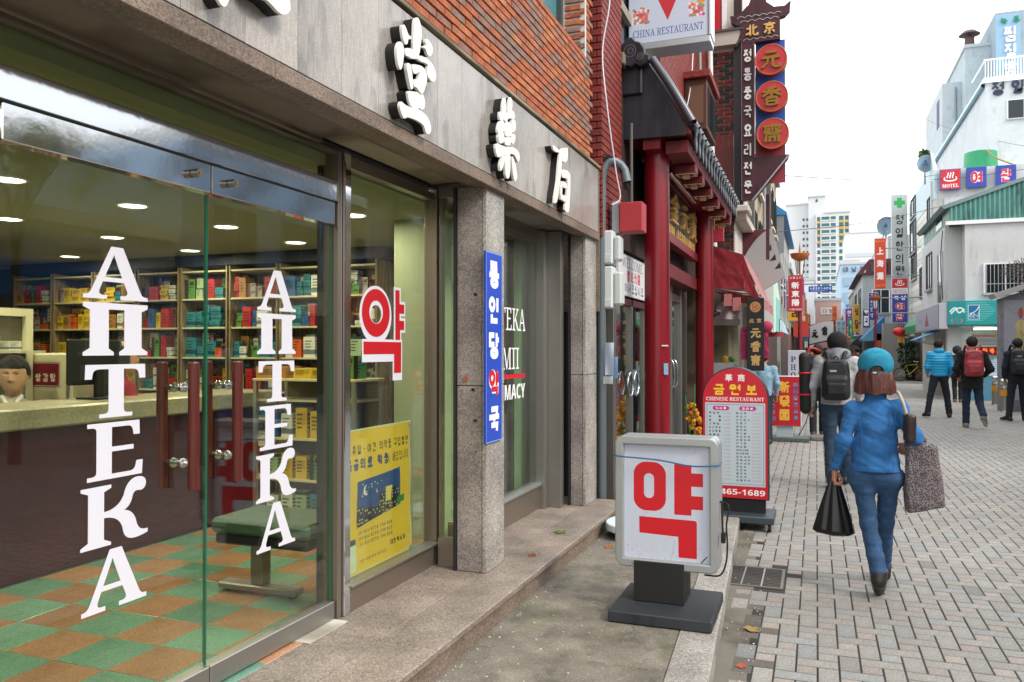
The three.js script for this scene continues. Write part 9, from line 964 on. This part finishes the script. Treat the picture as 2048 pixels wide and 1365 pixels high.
function backpack(label, cols, pos, turn, k = 1) {   // on the back of a walker: own frame, back panel at z = 0
  const t = thing('backpack', label, 'backpack', [0, 0, 0]); const main = mat(cols[0], 0.6, { map: T.cloth }), trim = mat(cols[1], 0.6, { map: T.cloth });
  part('bag_body', nets((x, y, z) => smin(rbox(x, y, z, 0, 0, 0.07, 0.15 - 0.02 * clamp(y / 0.2), 0.23, 0.085, 0.06), rbox(x, y, z, 0, -0.08, 0.13, 0.125, 0.12, 0.06, 0.04), 0.02) + crease(x, y, z, 0.008, 7, 9), [-0.22, -0.3, -0.06], [0.22, 0.3, 0.26], 0.012), main, t); part('pocket', nets((x, y, z) => rbox(x, y, z, 0, -0.1, 0.165, 0.105, 0.075, 0.04, 0.03) + crease(x, y, z, 0.006, 9, 9), [-0.16, -0.22, 0.08], [0.16, 0.02, 0.26], 0.011), trim, t);
  part('zip', [tube([V3(-0.135, 0.02, 0.12), V3(-0.11, 0.16, 0.145), V3(0, 0.205, 0.15), V3(0.11, 0.16, 0.145), V3(0.135, 0.02, 0.12)], 0.004, 24, 5)], M.black, t); for (const s of [-1, 1]) { const c = new THREE.CatmullRomCurve3([V3(s * 0.07, 0.21, 0.03), V3(s * 0.1, 0.3, -0.02), V3(s * 0.115, 0.3, -0.1), V3(s * 0.13, 0.2, -0.2)]); part('strap', new THREE.TubeGeometry(c, 20, 0.021, 8), trim, t); } part('patch', new THREE.BoxGeometry(0.07, 0.022, 0.01).translate(-0.03, 0.1, 0.158), mat(cols[2] || 0xaab2b8, 0.5), t); part('loop', tube([V3(-0.03, 0.23, 0.03), V3(0, 0.265, 0.03), V3(0.03, 0.23, 0.03)], 0.008, 12, 6), trim, t);
  t.position.set(pos[0], pos[1], -pos[2]); t.rotation.y = turn; t.scale.setScalar(k); return t;
}
{ // man in the pale hooded sweater and beanie
  const J = stand(); Object.assign(J, { lKn: [-0.08, 0.52, 0.02], lAn: [-0.07, 0.12, 0.16], lTo: [-0.07, 0.04, 0.02], rKn: [0.09, 0.52, -0.12], rAn: [0.08, 0.09, -0.22], rTo: [0.09, 0.04, -0.4], lEl: [-0.27, 1.14, 0.05], lWr: [-0.29, 0.9, -0.06] });
  const p = person('person in pale grey hooded sweater, black beanie and jeans', J, { cell: 0.016, trousers: jeans(0x37506a), jacket: cloth(0xc4c6c8), hem: 0.93, hemW: 0.17, waistW: 0.17, chestW: 0.18, sleeve: 1.12, shoes: mat(0x2a2c30, 0.6) }); part('hood', nets((x, y, z) => smin(bones([[[-0.085, 1.5, 0.03], [0.085, 1.5, 0.03], 0.06, 0.06], [[0, 1.52, 0.06], [0, 1.43, 0.1], 0.068, 0.07]], 0.05)(x, y, z), 1, 0.01) + crease(x, y, z, 0.008, 9, 12), [-0.2, 1.32, -0.08], [0.2, 1.64, 0.22], 0.012), cloth(0x8f959b), p); part('beanie', nets((x, y, z) => { const b = y - 1.64; let m = Math.hypot(x * 1.06, b * 0.95, z + 0.004) - 0.116 + crease(x, y, z, 0.004, 20, 20); return Math.max(m, -0.07 - b); }, [-0.15, 1.54, -0.15], [0.15, 1.8, 0.15], 0.01), mat(0x1c1b1c, 0.95, { map: T.cloth }), p); place(p, 0.235, 10.4, 0, 1.06);
  backpack('black daypack worn over the pale hooded sweater', [0x1d2126, 0x16181b, 0x9aa3a8], [0.215, 1.29, 10.24], 0, 1.05);
  const m = thing('mat_roll', 'black rolled mat bag with red bands slung from a shoulder', 'bag', [-0.13, 0.85, 10.3]); part('roll', (() => { const c = new THREE.CapsuleGeometry(0.065, 0.62, 6, 18); c.rotateZ(0.02); c.translate(-0.13, 1.24, -10.32); return c; })(), mat(0x17171a, 0.7), m); for (const y of [1.1, 1.36]) part('band', new THREE.TorusGeometry(0.066, 0.013, 8, 22).rotateX(Math.PI / 2).translate(-0.13, y, -10.32), mat(0xb01c28, 0.6), m); part('strap', tube([V3(-0.13, 1.56, -10.32), V3(-0.06, 1.66, -10.34), V3(0.06, 1.62, -10.4)], 0.014, 16, 6), mat(0xb01c28, 0.6), m);
  const J2 = stand(); Object.assign(J2, { lAn: [-0.08, 0.1, 0.15], lTo: [-0.09, 0.04, 0.0], rAn: [0.08, 0.09, -0.2], rTo: [0.09, 0.04, -0.38] }); const q = person('person in dark clothes walking ahead of the pale hooded sweater', J2, { cell: 0.022, headCell: 0.012, handCell: 0.011, trousers: cloth(0x22242c), jacket: cloth(0x2b3038), hem: 0.92, shoes: mat(0x3a3c40, 0.6), sole: mat(0xb9bab6, 0.6) }); part('hair', hairGeo(J2.head, 0, 0.012), M.hairBlack, q); place(q, 0.02, 16.2, 0, 1.0);
}
{ // group on the right
  const J = stand(); Object.assign(J, { lHip: [-0.09, 0.9, 0], lKn: [-0.19, 0.5, 0.06], lAn: [-0.27, 0.12, 0.16], lTo: [-0.33, 0.05, 0.04], rKn: [0.16, 0.5, -0.03], rAn: [0.2, 0.09, 0.0], rTo: [0.24, 0.04, -0.18], lEl: [-0.24, 1.13, 0.0], lWr: [-0.2, 0.98, -0.2], rEl: [0.25, 1.14, 0.05], rWr: [0.22, 0.94, -0.1] });
  const p = person('person in bright sky-blue quilted jacket and dark jeans, walking', J, { cell: 0.018, headCell: 0.009, handCell: 0.009, yaw: 0.75, trousers: jeans(0x1f2736), jacket: mat(0x1398c8, 0.45), puffer: true, hem: 0.92, hemW: 0.175, waistW: 0.175, chestW: 0.185, sleeve: 1.2, shoes: mat(0x1b1b1d, 0.5) }); part('hair', hairGeo(J.head, 0.75, 0.01, { drop: -0.05, fringe: 0.05 }), M.hairBlack, p); part('collar', nets((x, y, z) => bones([[[-0.04, 1.49, 0.02], [0.04, 1.49, 0.02], 0.068, 0.068]], 0.02)(x, y, z), [-0.16, 1.4, -0.1], [0.16, 1.6, 0.14], 0.014), mat(0x1398c8, 0.45), p); place(p, 2.78, 21.8, 0.08, 1.08);
  const K = stand(); Object.assign(K, { lKn: [-0.1, 0.5, -0.05], lAn: [-0.1, 0.09, -0.06], lTo: [-0.11, 0.04, -0.24], rKn: [0.12, 0.48, 0.02], rAn: [0.15, 0.26, 0.3], rTo: [0.19, 0.1, 0.26], rEl: [0.3, 1.12, 0.04], rWr: [0.22, 0.98, -0.2], lEl: [-0.27, 1.12, 0.04], lWr: [-0.22, 0.97, -0.18] });
  const q = person('person in long black jacket and blue jeans, one foot lifted mid-stride', K, { cell: 0.018, headCell: 0.01, handCell: 0.01, trousers: jeans(0x24344e), jacket: cloth(0x161618), hem: 0.74, hemW: 0.185, waistW: 0.18, chestW: 0.18, sleeve: 1.15, shoes: mat(0x7a7068, 0.7), sole: mat(0x9c948a, 0.8) }); part('hair', hairGeo(K.head, 0, 0.011), M.hairBlack, q); place(q, 3.05, 19.1, -0.05, 1.1); backpack('coral red drawstring backpack on a long black jacket', [0xb8404a, 0xa83842, 0x8a3038], [3.05, 1.36, 18.92], -0.05, 1.18);
  const L = stand(); Object.assign(L, { lKn: [-0.13, 0.5, -0.02], lAn: [-0.17, 0.09, 0.02], lTo: [-0.28, 0.04, -0.1], rKn: [0.12, 0.5, -0.1], rAn: [0.15, 0.09, -0.1], rTo: [0.16, 0.04, -0.28] }); const r = person('person in navy hooded top and dark jeans near the kiosk', L, { cell: 0.018, headCell: 0.01, handCell: 0.01, trousers: jeans(0x1f2836), jacket: cloth(0x1a1c33), hem: 0.88, hemW: 0.18, waistW: 0.18, chestW: 0.185, sleeve: 1.18, shoes: mat(0x1c1c1e, 0.6), sole: mat(0xb0b0aa, 0.7) }); part('hair', hairGeo(L.head, 0.15, 0.011), M.hairBlack, r); part('hood', nets((x, y, z) => bones([[[-0.1, 1.46, 0.03], [0.1, 1.46, 0.03], 0.055, 0.055], [[0, 1.43, 0.1], [0, 1.42, 0.1], 0.06, 0.06]], 0.05)(x, y, z), [-0.2, 1.32, -0.08], [0.2, 1.56, 0.22], 0.016), cloth(0x1b1b20), r); place(r, 4.3, 21.2, 0.0, 1.09); backpack('dark charcoal rucksack on the navy hooded top', [0x23262a, 0x1b1d20, 0x8a949a], [4.3, 1.37, 21.02], 0, 1.22);
  const N = stand(); Object.assign(N, { lAn: [-0.05, 0.09, 0.1], lTo: [-0.1, 0.04, -0.06] }); const t = person('person in dark hooded coat turned sideways before the corner shop', N, { cell: 0.024, headCell: 0.012, handCell: 0.012, yaw: -1.2, trousers: cloth(0x1f2126), jacket: cloth(0x262b33), hem: 0.78, hemW: 0.19, waistW: 0.18, chestW: 0.18, sleeve: 1.15, shoes: mat(0x6a4a38, 0.7) }); part('hood', nets((x, y, z) => { const b = y - 1.63; return Math.max(Math.hypot(x, b, z) - 0.135, -(Math.hypot(x - 0.09, b + 0.01, z + 0.06) - 0.1)); }, [-0.18, 1.46, -0.18], [0.18, 1.8, 0.18], 0.014), cloth(0x242831), t); place(t, 4.1, 28.2, -0.3, 1.0);
  // far walkers down the lane
  const far = [[-0.3, 30, 0x2f3a4a, 0x24262c], [1.6, 36, 0x8a3038, 0x2a2c34], [1.1, 41, 0x4a4a4c, 0x2b3444], [0.35, 34, 0x3a3f48, 0x22252c], [-0.2, 40, 0x7a2c34, 0x2a2c34], [0.75, 46, 0x9aa0a4, 0x2b3444], [0.2, 55, 0x2c3a52, 0x22262e], [1.2, 62, 0xb0a898, 0x33363c], [-0.1, 70, 0x44302c, 0x25262a]]; const F = stand(); Object.assign(F, { lAn: [-0.08, 0.1, 0.15], lTo: [-0.09, 0.04, 0.0], rAn: [0.08, 0.09, -0.15], rTo: [0.09, 0.04, -0.33] });
  far.forEach(([x, s, a, b], i) => { const w = person(['person in dark blue parka', 'person in crimson jacket', 'person in charcoal coat', 'person in slate jacket', 'person in dark red jacket', 'person in light grey coat', 'person in navy jacket', 'person in beige coat', 'person in brown jacket'][i] + ' walking far down the lane', F, { cell: 0.036, headCell: 0.02, handCell: 0.02, trousers: cloth(b), jacket: cloth(a), hem: 0.88, hemW: 0.18, shoes: M.black }); part('hair', hairGeo(F.head, 0, 0.02), M.hairBlack, w); place(w, x, s, i * 0.3, 0.98); w.userData.group = 'far walkers'; });
  const Sv = stand(); const sv = person('person in pale blue shirt tending the food stall behind the black board', Sv, { cell: 0.024, headCell: 0.012, handCell: 0.012, trousers: cloth(0x2c3440), jacket: cloth(0x8fb6cc), hem: 0.9, hemW: 0.17, shoes: M.black, yaw: 0.4 }); part('hair', hairGeo(Sv.head, 0.4, 0.012), M.hairBlack, sv); place(sv, -0.86, 14.6, 0.2, 0.93);
}
{ // behind the counter: seated pharmacist facing the street, and a customer-side colleague in red
  const J = stand(); Object.assign(J, { pelvis: [0, 0.78, 0.02], lHip: [-0.09, 0.74, 0], rHip: [0.09, 0.74, 0], chest: [0, 1.1, 0.0], neck: [0, 1.28, 0.0], head: [0, 1.44, -0.01], lSh: [-0.19, 1.2, 0], rSh: [0.19, 1.2, 0], lEl: [-0.26, 0.98, -0.1], rEl: [0.26, 0.98, -0.1], lWr: [-0.14, 0.96, -0.3], rWr: [0.14, 0.96, -0.3], lKn: [-0.1, 0.72, -0.4], rKn: [0.1, 0.72, -0.4], lAn: [-0.1, 0.36, -0.4], rAn: [0.1, 0.36, -0.4], lTo: [-0.1, 0.31, -0.56], rTo: [0.1, 0.31, -0.56] });
  const p = person('seated person in white coat with black hair and eyes lowered behind the counter', J, { cell: 0.018, headCell: 0.005, handCell: 0.008, face: true, trousers: cloth(0x2a2c34), jacket: cloth(0xc9c7b4), hem: 0.7, hemW: 0.17, chestW: 0.185, shoes: M.black, skin: mat(0xc29a7c, 0.6) }), c = J.head, put = (n, g, m) => part(n, g, m, p); put('hair', hairGeo(c, 0, 0.006, { drop: -0.03, fringe: 0.046, r: 0.114, slope: 0.55 }), M.hairBlack);
  put('eyebrow', [-0.033, 0.033].map((x) => bar(V3(x - 0.015, c[1] + 0.036, -0.1), V3(x + 0.015, c[1] + 0.036, -0.1), 0.003, 6)), M.hairBlack); put('eyelid', [-0.033, 0.033].map((x) => bar(V3(x - 0.013, c[1] + 0.006, -0.096), V3(x + 0.013, c[1] + 0.006, -0.096), 0.0036, 6)), mat(0x5a3d30, 0.6)); put('lips', [bar(V3(-0.02, c[1] - 0.062, -0.105), V3(0.02, c[1] - 0.062, -0.105), 0.005, 6)], mat(0x9c5a50, 0.5)); put('collar', [bar(V3(-0.06, 1.3, -0.06), V3(-0.01, 1.22, -0.13), 0.014, 8), bar(V3(0.06, 1.3, -0.06), V3(0.01, 1.22, -0.13), 0.014, 8)], M.white);
  p.position.set(-5.2, 0.03, -3.95); p.rotation.y = -2.35;
  const ch = thing('office_stool', 'round stool under the seated person in white', 'stool', [-5.2, 0.27, 3.95]); part('seat', cyl(0.2, 0.2, 0.07, -5.2, 0.6, 3.95, 20), M.black, ch); part('stem', cyl(0.03, 0.03, 0.33, -5.2, 0.28, 3.95, 10), M.steel, ch); part('foot', cyl(0.22, 0.2, 0.02, -5.2, 0.262, 3.95, 20), M.steel, ch);
  const J2 = JSON.parse(JSON.stringify(J)); const q = person('person in red top with long black hair behind the monitor', J2, { cell: 0.02, headCell: 0.01, handCell: 0.009, trousers: cloth(0x24262c), jacket: cloth(0xb02030), hem: 0.72, hemW: 0.16, chestW: 0.16, shoes: M.black, skin: mat(0xb98a6c, 0.55) }); part('hair', nets((x, y, z) => { const b = y - 1.44; let m = Math.hypot(x * 1.0, Math.max(b, 0), z - 0.02) - 0.118 + crease(x, y * 0.3, z, 0.012, 30, 8); m = Math.max(m, -0.34 - b, -z - 0.06 - (b < -0.05 ? -0.04 : 0)); return m; }, [-0.16, 1.06, -0.14], [0.16, 1.6, 0.18], 0.01), M.hairBlack, q); q.position.set(-5.05, 0.15, -4.72); const st2 = thing('tall_stool', 'tall stool behind the monitor', 'stool', [-5.05, 0.27, 4.72]); part('seat', cyl(0.19, 0.19, 0.06, -5.05, 0.75, 4.72, 20), M.black, st2); part('stem', cyl(0.03, 0.03, 0.46, -5.05, 0.29, 4.72, 10), M.steel, st2); part('foot', cyl(0.2, 0.18, 0.02, -5.05, 0.271, 4.72, 20), M.steel, st2); q.rotation.y = -0.6;
}
renderer.render(scene, camera);
